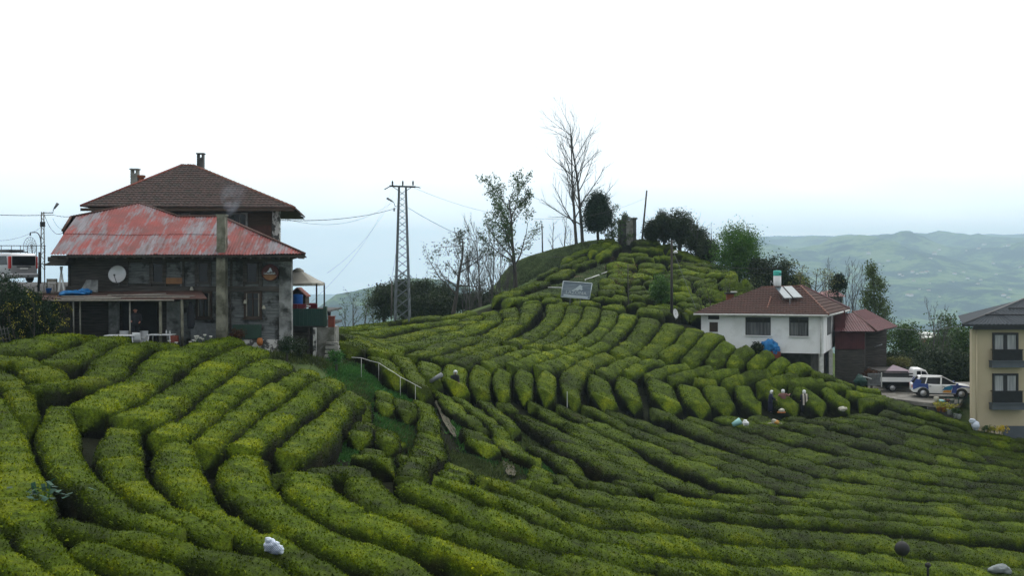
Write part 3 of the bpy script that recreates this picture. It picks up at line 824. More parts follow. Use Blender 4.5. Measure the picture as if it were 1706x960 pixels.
for ri, (fam, C_, wmax, H, fl) in enumerate(ROWS):
    n = len(C_)
    hw = np.empty(n)
    dd = np.gradient(C_, axis=0); dd /= np.linalg.norm(dd, axis=1, keepdims=True) + 1e-9
    for i, p in enumerate(C_):
        best = 9.0
        for co, ix, dist in kd.find_range((p[0], p[1], 0), 2*wmax + 0.4):
            if own[ix] != ri and dist < best:
                lt = abs((co[0]-p[0])*dd[i, 1] - (co[1]-p[1])*dd[i, 0])
                if lt > 0.75*dist: best = dist
        hw[i] = best
    hw = np.clip(hw*(0.545 if fam in 'TUSR' else 0.515) - (0.01 if fam in 'RUST' else 0.06), 0.5, wmax)
    if fam in 'TUS': hw = np.maximum(hw, 0.93*np.median(hw))
    k = min(9, n | 1)
    pad = np.pad(hw, k//2, mode='edge'); hw = np.convolve(pad, np.ones(k)/k, 'valid')[:n]
    ds = np.linalg.norm(np.diff(C_, axis=0), axis=1); s = np.concatenate([[0], np.cumsum(ds)]); Ltot = s[-1]
    # single bushes along the row: each a low dome with a slight pinch where two meet
    cuts = [0.0]
    while cuts[-1] < Ltot: cuts.append(cuts[-1] + lr.uniform(1.1, 3.2))
    cuts = np.array(cuts); bi = np.clip(np.searchsorted(cuts, s, 'right') - 1, 0, len(cuts)-2)
    fr = (s - cuts[bi]) / (cuts[bi+1] - cuts[bi])
    hv = lr.uniform(-0.05, 0.07, len(cuts))
    pinch = np.abs(2*fr - 1)**5
    rag = 2.2 if fam == 'C' else 1.5 if 'H' in fam else 1.7 if fam == 'R' else 1.0
    hh = H * (1 - 0.075*rag*pinch) + hv[bi]*(1 - pinch)*rag
    ww = hw * (1 - 0.07*rag*pinch) * (1 + 0.03*rag*vnoise(s*0.6, ri, 0, 7))
    e = np.clip(np.minimum(s, Ltot - s) / np.minimum((1.0 if 'H' in fam else 0.55)*np.maximum(hw, .5), Ltot*(0.5 if 'H' in fam else 0.42)), 0, 1)
    ex = 3.4 if fam in 'TUS' else 2.1 if 'H' in fam else 2.6; tp = (1 - (1 - e)**ex) ** (1/ex)
    ww = ww * (0.12 + 0.88*tp); hh = hh * (0.25 + 0.75*tp**0.8)
    d = np.gradient(C_, axis=0); d /= np.linalg.norm(d, axis=1, keepdims=True) + 1e-9
    # ends: push the cap outward so it closes round
    nrm = np.stack([-d[:, 1], d[:, 0]], 1)
    near = C_[:, 1].mean()
    K = 17 if near < 60 else 13
    th = np.linspace(0, math.pi, K)
    la = np.sign(np.cos(th)) * np.abs(np.cos(th))**0.38
    hg = np.abs(np.sin(th))**0.52
    X = C_[:, 0][:, None] + nrm[:, 0][:, None]*la[None]*ww[:, None]
    Yc = C_[:, 1][:, None] + nrm[:, 1][:, None]*la[None]*ww[:, None]
    G0 = T(X, Yc) - TEA_H
    Z = G0 + hg[None]*hh[:, None] - 0.12*(1-hg[None])
    P3 = np.stack([X, Yc, Z], -1)
    # lumps
    amp = 0.050 * (1.9 if fam == 'C' else 1.7 if 'H' in fam else 0.7 if fam in 'TUS' else 1.0)
    nn = vnoise(P3[..., 0]*1.7, P3[..., 1]*1.7, P3[..., 2]*1.7, 11)*amp + vnoise(P3[..., 0]*4.5, P3[..., 1]*4.5, P3[..., 2]*4.5, 12)*0.040
    off = np.stack([nrm[:, 0][:, None]*la[None]*0.8, nrm[:, 1][:, None]*la[None]*0.8, np.broadcast_to(hg[None], la[None].shape) + 0*X], -1)
    P3 = P3 + off * nn[..., None]
    mb = MB()
    faces = [(i*K+j, (i+1)*K+j, (i+1)*K+j+1, i*K+j+1) for i in range(n-1) for j in range(K-1)]
    faces += [tuple(range(K))[::-1], tuple((n-1)*K + j for j in range(K))]
    mb.add(P3.reshape(-1, 3), faces, 0, True)
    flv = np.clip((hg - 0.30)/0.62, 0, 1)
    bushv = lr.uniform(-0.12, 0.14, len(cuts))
    flush_shade = (np.broadcast_to(flv[None]**1.9, (n, K)) * 0.66 + fl + (bushv[bi]*(1-0.5*pinch) - 0.10*pinch)[:, None]*np.broadcast_to(flv[None], (n, K))).copy()  # dark low sides: old leaves plus gap shade put into the tone
    at = [flush_shade.reshape(-1)]
    # sprigs
    area = Ltot * 2.6 * hw.mean()
    dens = np.interp(near, [25, 38, 60, 90, 125], [560, 380, 230, 130, 60])
    N = int(area * dens)
    sz = np.interp(near, [25, 40, 70, 125], [0.030, 0.033, 0.036, 0.050]) * lr.uniform(0.6, 1.35, N)
    sz = sz*np.where(lr.uniform(size=N) < 0.08, 1.5, 1.0)
    fi = lr.uniform(0, n-1.001, N); fj = np.clip(lr.normal((K-1)/2, K*0.26, N), 0.2, K-1.201)
    i0 = fi.astype(int); j0 = fj.astype(int); a = (fi-i0)[:, None]; b = (fj-j0)[:, None]
    q = P3[i0, j0]*(1-a)*(1-b) + P3[i0+1, j0]*a*(1-b) + P3[i0, j0+1]*(1-a)*b + P3[i0+1, j0+1]*a*b
    e1 = P3[i0+1, j0] - P3[i0, j0]; e2 = P3[i0, j0+1] - P3[i0, j0]
    nm = np.cross(e2, e1); nm /= np.linalg.norm(nm, axis=1, keepdims=True) + 1e-9
    nm[nm[:, 2] < -0.2] *= -1
    u = lr.normal(size=(N, 3)); u -= nm*(u*nm).sum(1, keepdims=True); u /= np.linalg.norm(u, axis=1, keepdims=True) + 1e-9
    v = nm*lr.uniform(0.2, 0.8, N)[:, None] + lr.normal(size=(N, 3))*0.6; v[:, 2] += 0.25
    v /= np.linalg.norm(v, axis=1, keepdims=True)
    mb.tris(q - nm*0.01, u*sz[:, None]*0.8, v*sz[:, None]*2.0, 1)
    at.append(np.repeat(flush_shade[i0, j0] + 0.06, 3))
    c = P3[n//2, K//2].copy(); c[2] = float(G0[n//2, K//2])
    nm_, lab, cat, grp = FAM[fam]
    k = famn.get(fam, 0); famn[fam] = k + 1
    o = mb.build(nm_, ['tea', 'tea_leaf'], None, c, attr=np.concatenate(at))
    tag(o, BL[k] if fam == 'B' else lab % ORD[k] if '%s' in lab else lab, cat, grp)
print('rows', len(ROWS), famn)

# ------------------------------------------------------------------ buildings
def part(mb, name, mats, root, parent=None, bevel=0):
    return mb.build(name, mats, parent or root, root.location, bevel=bevel)
def X(px, Y): return (px - 853.0) / F * Y
def Z(py, Y): return (HOR - py) / F * Y
def V3(*a): return np.array(a, float)
def unit(v): return v / (np.linalg.norm(v) + 1e-12)

def roof_face(mb, A, B, C, D, kind='tile', p=0.25, ch=0.34, amp=0.03, lift=0.05, mi=0):
    """A,B eave ends; C,D ridge ends above A and B"""
    A, B, C, D = [np.asarray(q, float) for q in (A, B, C, D)]
    e = unit(B-A); L = np.linalg.norm(B-A)
    up = (C-A) - ((C-A) @ e)*e; Tm = np.linalg.norm(up); up /= Tm
    n = np.cross(e, up); n = n if n[2] > 0 else -n
    sC, sD = (C-A) @ e, (D-A) @ e
    s0 = lambda t: sC*t/Tm
    s1 = lambda t: L + (sD-L)*t/Tm
    if kind == 'sheet': ts = [0, Tm*0.5, Tm]
    else: ts = list(np.linspace(0, Tm, max(2, int(round(Tm/ch))+1)))
    for t0, t1 in zip(ts[:-1], ts[1:]):
        lo, hi = s0(t0), s1(t0)
        if hi - lo < 0.02: continue
        s = np.arange(math.floor(min(lo, s0(t1))/p*4)*p/4, max(hi, s1(t1)) + p/4, p/4)
        sb = np.clip(s, lo, hi); st = np.clip(s, s0(t1), max(s1(t1), s0(t1)))
        ph = np.mod(s/p, 1)
        if kind == 'sheet': off = amp*(ph < 0.3)
        elif kind == 'wave': off = amp*(0.5+0.5*np.cos(2*math.pi*ph))
        else: off = amp*np.abs(np.sin(math.pi*ph)) + 0.008*vnoise(np.floor(s/p), t0*3.7, 0, 5)
        lf = lift if kind == 'tile' else (0.012 if t0 > 0 else 0.0)
        vb = A + e*sb[:, None] + up*t0 + n*(off+lf)[:, None]
        vt = A + e*st[:, None] + up*(t1 + (0.0 if kind == 'tile' else 0.0)) + n*off[:, None]
        vl = A + e*sb[:, None] + up*t0 + n*-0.02
        mb.loft([vl, vb, vt], mi, kind != 'sheet', False, False)

def ridge_caps(mb, a, b, r=0.09, seg=0.4, mi=0):
    a, b = np.asarray(a, float), np.asarray(b, float)
    L = np.linalg.norm(b-a); n = max(1, int(L/seg))
    for i in range(n):
        p = a + (b-a)*i/n; q = a + (b-a)*(i+1.12)/n
        mb.tube([p, q], [r*1.15, r*0.85], 6, mi)

def planks(mb, x0, x1, z0, z1, y, h=0.2, mi=0, seed=0, depth=0.03):
    """weatherboards on a wall that faces -Y"""
    rr = random.Random(seed); z = z0
    while z < z1 - 0.02:
        zz = min(z + h*rr.uniform(0.85, 1.15), z1)
        d = depth*rr.uniform(0.5, 1.3)
        mb.box(x0, x1, y - d, y + 0.02, z + 0.006, zz - 0.006, mi); z = zz

def window(root, x0, x1, z0, z1, y, fm='window_frame', gm='glass', bars=2, fw=0.09, sill=True, transom=None, name='window', curtain=None):
    """framed opening on a wall that faces -Y; frame, pane and sill are separate meshes"""
    f = MB()
    f.box(x0-fw, x0, y-0.07, y+0.02, z0-fw, z1+fw); f.box(x1, x1+fw, y-0.07, y+0.02, z0-fw, z1+fw)
    f.box(x0, x1, y-0.07, y+0.02, z1, z1+fw); f.box(x0, x1, y-0.07, y+0.02, z0-fw, z0)
    for i in range(1, bars):
        xx = x0 + (x1-x0)*i/bars; f.box(xx-0.025, xx+0.025, y-0.055, y, z0, z1)
    if transom: 
        zz = z0 + (z1-z0)*transom
        for i in range(bars):
            a, b = x0+(x1-x0)*i/bars+(0.025 if i else 0), x0+(x1-x0)*(i+1)/bars-(0.025 if i < bars-1 else 0)
            f.box(a, b, y-0.052, y, zz-0.025, zz+0.025)
    w = part(f, name, fm, root)
    g = MB(); g.box(x0, x1, y-0.022, y+0.01, z0, z1); part(g, 'pane', gm, root, w)
    if curtain:
        c = MB(); nn = 40; xs = np.linspace(x0+0.02, x1-0.02, nn)
        if curtain == 'half': keep = np.ones(nn, bool)
        yy = y - 0.030 + 0.004*np.sin(np.arange(nn)*1.9)
        zt = z0+(z1-z0)*(0.78 if curtain == 'half' else 1.0)
        c.loft([np.stack([xs, yy, np.full(nn, z0+0.01)], 1), np.stack([xs, yy, np.full(nn, zt)], 1)], 0, True, False, False)
        part(c, 'curtain', 'curtain_dim' if fm != 'metal_dark' else 'curtain', root, w)
    if sill:
        s = MB(); s.box(x0-fw-0.05, x1+fw+0.05, y-0.14, y-0.001, z0-fw-0.06, z0-fw-0.002); part(s, 'sill', fm, root, w)
    return w

# ---- the old wooden house with the peeling red roof
YF = 57.0
h1 = thing('wooden_house', (X(280, YF), YF, -3.9), 'old grey timber house with peeling red corrugated roof', 'house')
def wall_block(mb, corners, z0, z1, mi=0):
    mb.prism([(c[0], c[1]) for c in corners], z0, z1, 'z', mi)
xl, xr = X(82, YF), X(486, YF)
zb, ze, zf = -5.2, Z(428, YF), Z(487, YF)
b = MB(); yb = 64.0
wall_block(b, [(xl+1.0, YF+0.05), (xr-0.05, YF+0.05), (xr*yb/YF-0.08, yb), (xl+1.0, yb)], zb, ze+0.35)
part(b, 'wall', 'plank_dark', h1)
b = MB()
planks(b, X(300, YF), X(366, YF), Z(575, YF), ze, YF, 0.2, 0, 1)
planks(b, X(376, YF), X(466, YF), Z(590, YF), ze, YF, 0.2, 0, 2)
for a, c in ((214, 250), (277, 305), (310, 327)): planks(b, X(a, YF), X(c, YF), Z(473, YF), Z(438, YF), YF-0.02, 0.17, 0, a)
part(b, 'cladding', 'plank_grey', h1)
b = MB()
planks(b, X(118, YF), X(213, YF), Z(486, YF), ze, YF, 0.22, 0, 4)
part(b, 'cladding', 'plank_dark', h1)
b = MB()
planks(b, X(82, YF)+0.9, X(300, YF), Z(580, YF), Z(500, YF), YF, 0.22, 0, 5)
part(b, 'cladding', 'plank_dark', h1)
b = MB()
for px_ in (116, 213, 251, 276, 306, 327, 351, 386, 407, 433, 436): b.box(X(px_, YF)-0.05, X(px_, YF)+0.05, YF-0.10, YF, Z(478, YF), ze)
b.box(xl+0.9, xr-0.6, YF-0.12, YF, Z(486, YF), Z(477, YF)); b.box(xl, xr, YF-0.2, YF, Z(436, YF), Z(428, YF))
for px_ in (366, 376, 384): b.box(X(px_, YF)-0.04, X(px_, YF)+0.05, YF-0.07, YF, Z(590, YF), Z(487, YF))
part(b, 'beam', 'plank_dark', h1)
b = MB(); b.box(X(466, YF), xr, YF-0.14, YF+0.3, zb, ze); part(b, 'corner_pillar', 'plaster_old', h1)
b = MB(); b.box(X(388, YF), X(466, YF), YF-0.16, YF+0.1, zb, Z(566, YF)); part(b, 'plinth', 'plaster_stain', h1)
b = MB(); b.box(X(277, YF), X(305, YF), YF-0.09, YF-0.05, Z(473, YF), Z(463, YF)); part(b, 'board', 'sign_tan', h1)
for a, c in ((253, 274), (329, 349), (409, 431)):
    window(h1, X(a, YF)+0.1, X(c, YF)-0.1, Z(470, YF), Z(440, YF), YF-0.03, 'plank_dark', 'glass', 1, 0.1, False)
for a, c in ((331, 350), (411, 433)):
    window(h1, X(a, YF), X(c, YF), Z(527, YF), Z(489, YF), YF-0.05, 'window_frame', 'glass', 2, 0.12, True, 0.76)
    g = MB(); 
    for q in (0.0, 1.0): g.box(X(a, YF)+q*(X(c, YF)-X(a, YF)-0.06), X(a, YF)+q*(X(c, YF)-X(a, YF)-0.06)+0.06, YF-0.15, YF-0.12, Z(527, YF), Z(489, YF))
    part(g, 'shutter_frame', 'frame_light', h1)
b = MB()
for i in range(22):
    x0 = X(389, YF) + i*(X(437, YF)-X(389, YF))/22; b.box(x0, x0+0.062, YF-0.2, YF-0.165, Z(564, YF), Z(541, YF)+0.01*(i % 2))
part(b, 'lower_shutter', 'green_board', h1)
# roof
sl = 0.62; yE = 55.7; zE = Z(424.5, yE)
def on_roof(px, py):
    q = (HOR-py)/F; Y = (sl*yE - zE)/(sl - q); return V3(X(px, Y), Y, zE + sl*(Y-yE))
top = [on_roof(*q) for q in ((85, 424.6), (104, 386), (118, 363), (232, 340), (297, 362), (368, 362), (508, 424.6))]
tx = np.array([t[0] for t in top]); ty = np.array([t[1] for t in top]); ty[0] = ty[-1] = yE
tx[0] = X(84, yE); tx[-1] = X(508, yE)
b = MB(); nrm = unit(V3(0, -sl, 1))
def strip(f0, f1, lift, xa=None, xb=None):
    s = np.arange(xa or tx[0], (xb or tx[-1]) + 0.03, 0.0375)
    Yt = np.interp(s, tx, ty); off = 0.022*np.cos(s/0.15*2*math.pi) + lift
    r = []
    for f in np.linspace(f0, f1, 5):
        ymid = yE + f*3.45
        yy = np.minimum(ymid, Yt) if f < 0.99 else Yt
        sag = 0.05*vnoise(s*0.35, f*2, 0, 41)
        r.append(np.stack([s, yy, zE + sl*(yy-yE) + off + sag], 1))
    b.loft(r, 0, True, False, False)
strip(0.0, 0.52, 0.03); strip(0.49, 1.0, 0.055)
strip(0.0, 0.5, 0.07, X(255, yE), X(262, yE)); strip(0.0, 0.50, 0.06, X(352, yE), X(405, yE))
part(b, 'roof', 'peeling', h1)
b = MB()
for i in range(1, len(top)-1):
    a, c = V3(tx[i], ty[i], zE+sl*(ty[i]-yE)), V3(tx[i+1], ty[i+1], zE+sl*(ty[i+1]-yE))
    b.tube([a+V3(0,0,.05), c+V3(0,0,.05)], 0.07, 6, 0)
    bk = lambda q: V3(q[0]*64.8/max(q[1], 1)*0.99, 64.8, zE-0.05)
    b.add([a, c, bk(c), bk(a)], [(0, 1, 2, 3)], 0)
part(b, 'ridge', 'rust', h1)
b = MB()
b.add([(tx[0], yE, zE-0.08), (tx[-1], yE, zE-0.08), (xr*1.13, 64.9, zE-0.14), (tx[0], 64.9, zE-0.14)], [(0,1,2,3)], 0)
b.box(tx[0], tx[-1], yE+0.04, yE+0.10, zE-0.14, zE-0.03)
b.prism([(tx[0]-0.55, zE-0.55), (tx[0]+0.3, zE-0.12), (tx[0]+0.9, zE-0.12), (tx[0]+0.6, zE-0.5)], yE+0.3, 60, 'y')
for i in range(26):
    xx = tx[0]+0.3+i*0.49; b.box(xx, xx+0.07, yE+0.02, YF+0.1, zE-0.2, zE-0.10)
part(b, 'rafter', 'plank_dark', h1)
# flue in front of the facade
b = MB(); b.prism([(-0.30, -4.4), (0.30, -4.4), (0.28, 2.9), (-0.24, 2.95)], YF-1.15, YF-0.62, 'y')
b = MB(); fx = X(369, 56.0)
b.loft([np.array([(fx+sx*w, 55.85+0.27+sy*0.27, z) for sx, sy in ((-1,-1),(1,-1),(1,1),(-1,1))]) for z, w in ((-5, 0.25), (0, 0.23), (0.6, 0.22), (2.75, 0.20))], 0, False)
b.box(fx-0.25, fx+0.25, 55.85, 56.4, 2.75, 2.84)
part(b, 'chimney', 'flue', h1)
# sheet leaning on the wall, lean-to porch
b = MB(); b.box(X(318, 56.7), X(361, 56.7), 56.66, 56.72, Z(575, 56.7), Z(539, 56.7))
for i in range(14): b.box(X(318, 56.7), X(361, 56.7), 56.645, 56.66, Z(575, 56.7)+0.04+i*0.08, Z(575, 56.7)+0.07+i*0.08)
lean = b.build('metal_sheet', 'metal_grey', None, (X(340, 56.7), 56.7, -4.0)); tag(lean, 'grey ribbed sheet leaning on the timber wall by the flue', 'metal sheet')

po = thing('porch', (X(200, 55), 55, -3.9), 'low lean-to porch of poles and rusty sheet on the house front', 'porch')
b = MB()
zr = Z(499, 55)
b.add([(X(70, 54.6), 54.6, zr), (X(345, 54.6), 54.6, zr+0.06), (X(335, 57), 57, zr+0.42), (X(70, 57), 57, zr+0.34),
       (X(70, 54.6), 54.6, zr-0.04), (X(345, 54.6), 54.6, zr+0.02), (X(335, 57), 57, zr+0.38), (X(70, 57), 57, zr+0.30)],
      [(0,1,2,3), (7,6,5,4), (0,4,5,1), (1,5,6,2), (2,6,7,3), (3,7,4,0)])
part(b, 'roof', 'rust', po)
b = MB(); rr = random.Random(4)
for i in range(7):
    x0 = X(75+rr.uniform(0, 120), 54.6); b.tube([(x0, 54.55+i*0.12, zr+0.02+i*0.03+rr.uniform(0, .05)), (x0+rr.uniform(2, 4.4), 54.5+i*0.15, zr+0.06+i*0.02)], 0.035, 5)
b.tube([(X(80, 54.5), 54.5, zr-0.05), (X(290, 54.5), 54.5, zr-0.03)], 0.05, 6)
b.tube([(X(190, 55.3), 55.3, zr+0.18), (X(277, 55.3), 55.3, zr+0.28)], 0.03, 5)
part(b, 'purlin', 'frame_light', po)
for px_, r_ in ((123, .04), (134, .045), (217, .04), (268, .075), (304, .075)):
    b = MB(); b.tube([(X(px_, 54.7), 54.7, -4.2), (X(px_-0.8, 54.7), 54.7, zr+0.02)], r_, 8); part(b, 'post', 'flue' if r_ > .05 else 'concrete', po)
b = MB(); b.box(X(181, 56.8), X(199, 56.8), 56.78, 56.86, Z(560, 56.8), Z(503, 56.8)); tag(b.build('door_panel', 'plaster_old', None, (X(190, 56.8), 56.8, -3.9)), 'pale door panel standing in the shade of the porch', 'door')
b = MB(); b.box(X(204, 56.85), X(262, 56.85), 56.83, 56.9, Z(575, 56.85), Z(504, 56.85)); part(b, 'doorway', 'black', po)
b = MB(); b.box(X(278, 56.8), X(300, 56.8), 56.76, 56.86, Z(575, 56.8), Z(503, 56.8)); part(b, 'wall_panel', 'plaster_old', po)
b = MB(); b.box(X(82, 56.6), X(117, 56.6), 56.5, 56.9, Z(580, 56.6), Z(502, 56.6)); part(b, 'wall_panel', 'concrete_dark', po)

# balcony clutter on the upper floor, left end
b = MB(); b.box(X(74, YF), X(215, YF), 56.0, YF, Z(491, YF), Z(488, YF)); part(b, 'balcony_floor', 'plank_brown', h1)
ch = thing('wooden_chair', (X(84, 56.5), 56.5, Z(488, 56.5)), 'pale wooden chair on the upper balcony beside leaning boards', 'chair')
b = MB(); b.box(-0.26, 0.26, -0.2, 0.2, 0.42, 0.46)
part_ = lambda mb, n, m, r, bev=0: mb.build(n, m, r)
b.build('seat', 'frame_light', ch)
b = MB(); b.box(-0.27, 0.27, 0.17, 0.21, 0.55, 0.72); b.build('backrest', 'frame_light', ch)
for sx in (-1, 1):
    for sy in (-1, 1):
        b = MB(); b.box(sx*0.25-0.025, sx*0.25+0.025, sy*0.19-0.02, sy*0.19+0.02, 0, 0.72 if sy > 0 else 0.42); b.build('leg', 'frame_light', ch)
for px_, dx, lab in ((99, .02, 'pale plank leaning on the balcony wall, the left and upright one'), (101, .16, 'pale plank leaning on the balcony wall, the right and tilted one')):
    b = MB(); x0 = X(px_, 56.6); z0 = Z(486, 56.6)
    b.add([(x0+dx*1.6, 56.3, z0), (x0+dx*1.6+0.09, 56.3, z0), (x0-dx+0.09, 56.85, z0+1.3), (x0-dx, 56.85, z0+1.3), (x0+dx*1.6, 56.34, z0), (x0+dx*1.6+0.09, 56.34, z0), (x0-dx+0.09, 56.89, z0+1.3), (x0-dx, 56.89, z0+1.3)],
          [(0,1,2,3), (7,6,5,4), (0,4,5,1), (1,5,6,2), (2,6,7,3), (3,7,4,0)])
    tag(b.build('plank', 'white_old', None, (x0, 56.5, z0)), lab, 'plank', 'planks on the balcony')
b = MB(); b.lathe([(0.10, 0), (0.15, 0.26), (0.16, 0.27)], (0, 0, 0), 14); o = b.build('bucket', 'blue_plastic'); o.location = (X(81, 56.2), 56.2, Z(489, 56.2))
tag(o, 'blue plastic bucket on the balcony edge under the chair', 'bucket')
b = MB(); z0 = Z(487, 56.4); b.prism([(X(133, 56.4), z0), (X(163, 56.4), z0), (X(163.5, 56.4), z0+0.63), (X(144, 56.4), z0+0.63)], 56.38, 56.42, 'y')
tag(b.build('white_board', 'plaster_old', None, (X(148, 56.4), 56.4, z0)), 'pale cut-cornered board leaning above the porch roof', 'board')
b = MB(); q = rng.normal(size=(260, 3))
def blob(mb, c, r, n=10, m=7, seed=0, amp=0.25, mi=0, flat=1.0):
    n *= 2; m *= 2; a = np.linspace(0, 2*math.pi, n, endpoint=False); rings = []
    for j in range(1, m):
        ph = math.pi*j/m
        d = np.stack([np.cos(a)*math.sin(ph), np.sin(a)*math.sin(ph), np.full(n, -math.cos(ph))], 1)
        k = 1 + amp*vnoise(d[:, 0]*1.7+seed, d[:, 1]*1.7, d[:, 2]*1.7, seed)
        k = k*(1 + 0.45*amp*vnoise(d[:, 0]*4+seed, d[:, 1]*4, d[:, 2]*4, seed+50))
        rings.append(np.array(c) + d*k[:, None]*np.array(r))
    mb.loft(rings, mi, True)
b = MB(); blob(b, (0, 0, 0.1), (0.75, 0.35, 0.12), 14, 6, 3, 0.5); blob(b, (0.55, 0.1, 0.12), (0.3, 0.25, 0.15), 10, 6, 5, 0.5)
o = b.build('tarpaulin', 'blue_tarp'); o.location = (X(122, 55.9), 55.9, Z(493, 55.9)+0.05); tag(o, 'crumpled blue tarpaulin on top of the porch poles', 'tarpaulin')

# satellite dish on the facade
def dish(loc, r, m, lab, yaw, tilt=0.35, grp=None):
    t = thing('satellite_dish', loc, lab, 'satellite dish', grp)
    b = MB(); pr = [(r*f, -0.22*r*(1-f*f)) for f in np.linspace(0.02, 1, 8)]; pr += [(r*f, -0.22*r*(1-f*f)-0.02) for f in np.linspace(1, 0.02, 8)]
    b.lathe([(p[0], -p[1]) for p in pr], (0, 0, 0), 28, axis='y')
    o = b.build('reflector', m, t); o.rotation_euler = (-tilt, 0, yaw)
    b = MB(); b.tube([(0, 0.1*r, -r*0.98), (0, -0.55*r, -0.55*r), (0, -0.8*r, -0.25*r)], 0.018, 5); b.box(-0.04, 0.04, -0.86*r, -0.72*r, -0.33*r, -0.16*r)
    o = b.build('feed_arm', 'metal_dark', t); o.rotation_euler = (-tilt, 0, yaw)
    b = MB(); b.tube([(0, 0.25*r, 0), (0, 0.6*r, -0.3*r), (0, 0.6*r, -1.3*r)], 0.03, 6); b.build('mount', 'metal_grey', t)
    return t
dish((X(195, 56.4), 56.4, Z(457, 56.4)), 0.46, 'silver', 'round grey satellite dish on the timber facade', 0.0, 0.2)

# round sign with the white mark and the name
sg = thing('round_sign', (X(450, 56.75), 56.75, Z(454.5, 56.75)), 'round dark red sign with white writing on the timber house', 'sign')
b = MB(); b.lathe([(0.42, 0.05), (0.44, 0.03), (0.44, -0.02), (0.42, -0.04)], (0, 0, 0), 32, axis='y', smooth=False); b.build('disc', 'sign_red', sg)
b = MB(); a = np.linspace(math.pi*1.12, math.pi*1.88, 14); b.prism([(0.38*math.cos(t), 0.38*math.sin(t)) for t in a], -0.055, -0.045, 'y'); b.build('lower_band', 'sign_tan', sg)
b = MB(); b.box(-0.26, 0.24, -0.056, -0.042, -0.12, -0.085); b.build('strip', 'sign_tan', sg)
b = MB(); b.prism([(-0.15, 0.03), (-0.10, 0.10), (-0.07, 0.11), (-0.05, 0.16), (-0.01, 0.24), (0.03, 0.25), (0.07, 0.20), (0.10, 0.10), (0.14, 0.05), (0.04, 0.05), (0.02, 0.10), (0.0, 0.04), (-0.06, 0.03)], -0.055, -0.045, 'y'); b.build('emblem', 'letter', sg)
text_part('lettering', 'LAZONA', 0.15, (-0.01, -0.055, -0.03), (R(90), 0, 0), 'letter', sg, 0.004, 1.0)
b = MB(); b.box(-0.26, 0.26, -0.055, -0.045, -0.085, -0.07); b.build('underline', 'letter', sg)

# ---- taller tile-roofed house behind
Y2 = 66.0
h2 = thing('tiled_house', (X(310, Y2), Y2, -3.2), 'tall stone house with weathered tile roof behind the red roof', 'house')
z2 = Z(346, 65.0)
b = MB(); wall_block(b, [(X(152, Y2), Y2), (X(465, Y2), Y2), (X(465, Y2)*78/Y2*1.0+0.0, 77.5), (X(160, Y2), 77.5)], -3.6, z2-0.02)
part(b, 'wall', 'concrete_dark', h2)
b = MB(); b.box(X(454, Y2), X(465.3, Y2), Y2-0.05, Y2+0.4, -3.6, z2-0.02); part(b, 'corner_pillar', 'plaster_stain', h2)
b = MB(); planks(b, X(414, Y2), X(453, Y2), -3.4, z2-0.25, Y2, 0.28, 0, 8, 0.03); part(b, 'wall_panel', 'plank_brown', h2)
b = MB(); b.box(X(418, Y2), X(452, Y2), Y2-0.06, Y2-0.05, Z(400, Y2), Z(376, Y2)); part(b, 'wall_panel', 'rust', h2)
window(h2, X(390, Y2), X(410, Y2), Z(385, Y2), Z(357, Y2), Y2-0.03, 'plaster_old', 'glass', 2, 0.1, False)
window(h2, X(300, Y2), X(315, Y2), Z(385, Y2), Z(357, Y2), Y2-0.03, 'plaster_old', 'glass', 1, 0.08, False)
A, B = V3(X(134, 65), 65, z2+0.08), V3(X(490, 65), 65, z2)
s2 = 0.5
def on2(px, py):
    q = (HOR-py)/F; Y = (s2*65 - z2)/(s2 - q); return V3(X(px, Y), Y, z2 + s2*(Y-65))
C_, D_ = on2(303, 276), on2(322, 276)
b = MB(); roof_face(b, A, B, C_, D_, 'tile', 0.26, 0.36, 0.035, 0.05)
Bb = V3(B[0]*1.13, 2*C_[1]-65, z2); Ab = V3(A[0]*1.0, 2*C_[1]-65, z2)
roof_face(b, B, Bb, D_, D_, 'tile', 0.3, 0.36, 0.035, 0.05); roof_face(b, Ab, A, C_, C_, 'tile', 0.3, 0.36, 0.035, 0.05)
b.add([Ab, Bb, D_, C_], [(0,1,2,3)])
rf = part(b, 'roof', 'roof_tile', h2)
b = MB(); ridge_caps(b, D_, B, 0.11, 0.42); ridge_caps(b, C_, D_, 0.12, 0.3); part(b, 'ridge', 'ridge_tile', h2, rf)
b = MB(); b.tube([C_+V3(0,0,.05), A+V3(0,0,.03)], 0.08, 6); part(b, 'hip_strip', 'red_brown', h2, rf)
b = MB(); b.add([A-V3(0,0,.12), B-V3(0,0,.12), Bb-V3(0,0,.12), Ab-V3(0,0,.12)], [(0,1,2,3)]); b.box(A[0], B[0], 64.98, 65.04, z2-0.2, z2-0.02); part(b, 'eaves', 'plank_brown', h2)
def chimney(px, pt, pb, Y, w, m, root, par):
    b = MB(); x = X(px, Y); zt, z0 = Z(pt, Y), Z(pb, Y)
    b.box(x-w, x+w, Y-w, Y+w, z0, zt-0.3)
    for sx in (-1, 1): b.box(x+sx*w*0.75-w*0.25, x+sx*w*0.75+w*0.25, Y-w, Y+w, zt-0.3, zt-0.08)
    b.box(x-w*1.25, x+w*1.25, Y-w*1.2, Y+w*1.2, zt-0.08, zt)
    return part(b, 'chimney', m, root, par)
chimney(225, 281, 330, 70.0, 0.22, 'concrete', h2, rf); chimney(334.5, 255, 290, 71, 0.2, 'concrete_dark', h2, rf)
b = MB(); x = X(236, 70); b.box(x-0.13, x+0.13, 69.8, 70.1, Z(320, 70), Z(296, 70)); b.box(x-0.2, x+0.2, 69.75, 70.15, Z(296, 70), Z(292, 70)); part(b, 'chimney', 'brick', h2, rf)

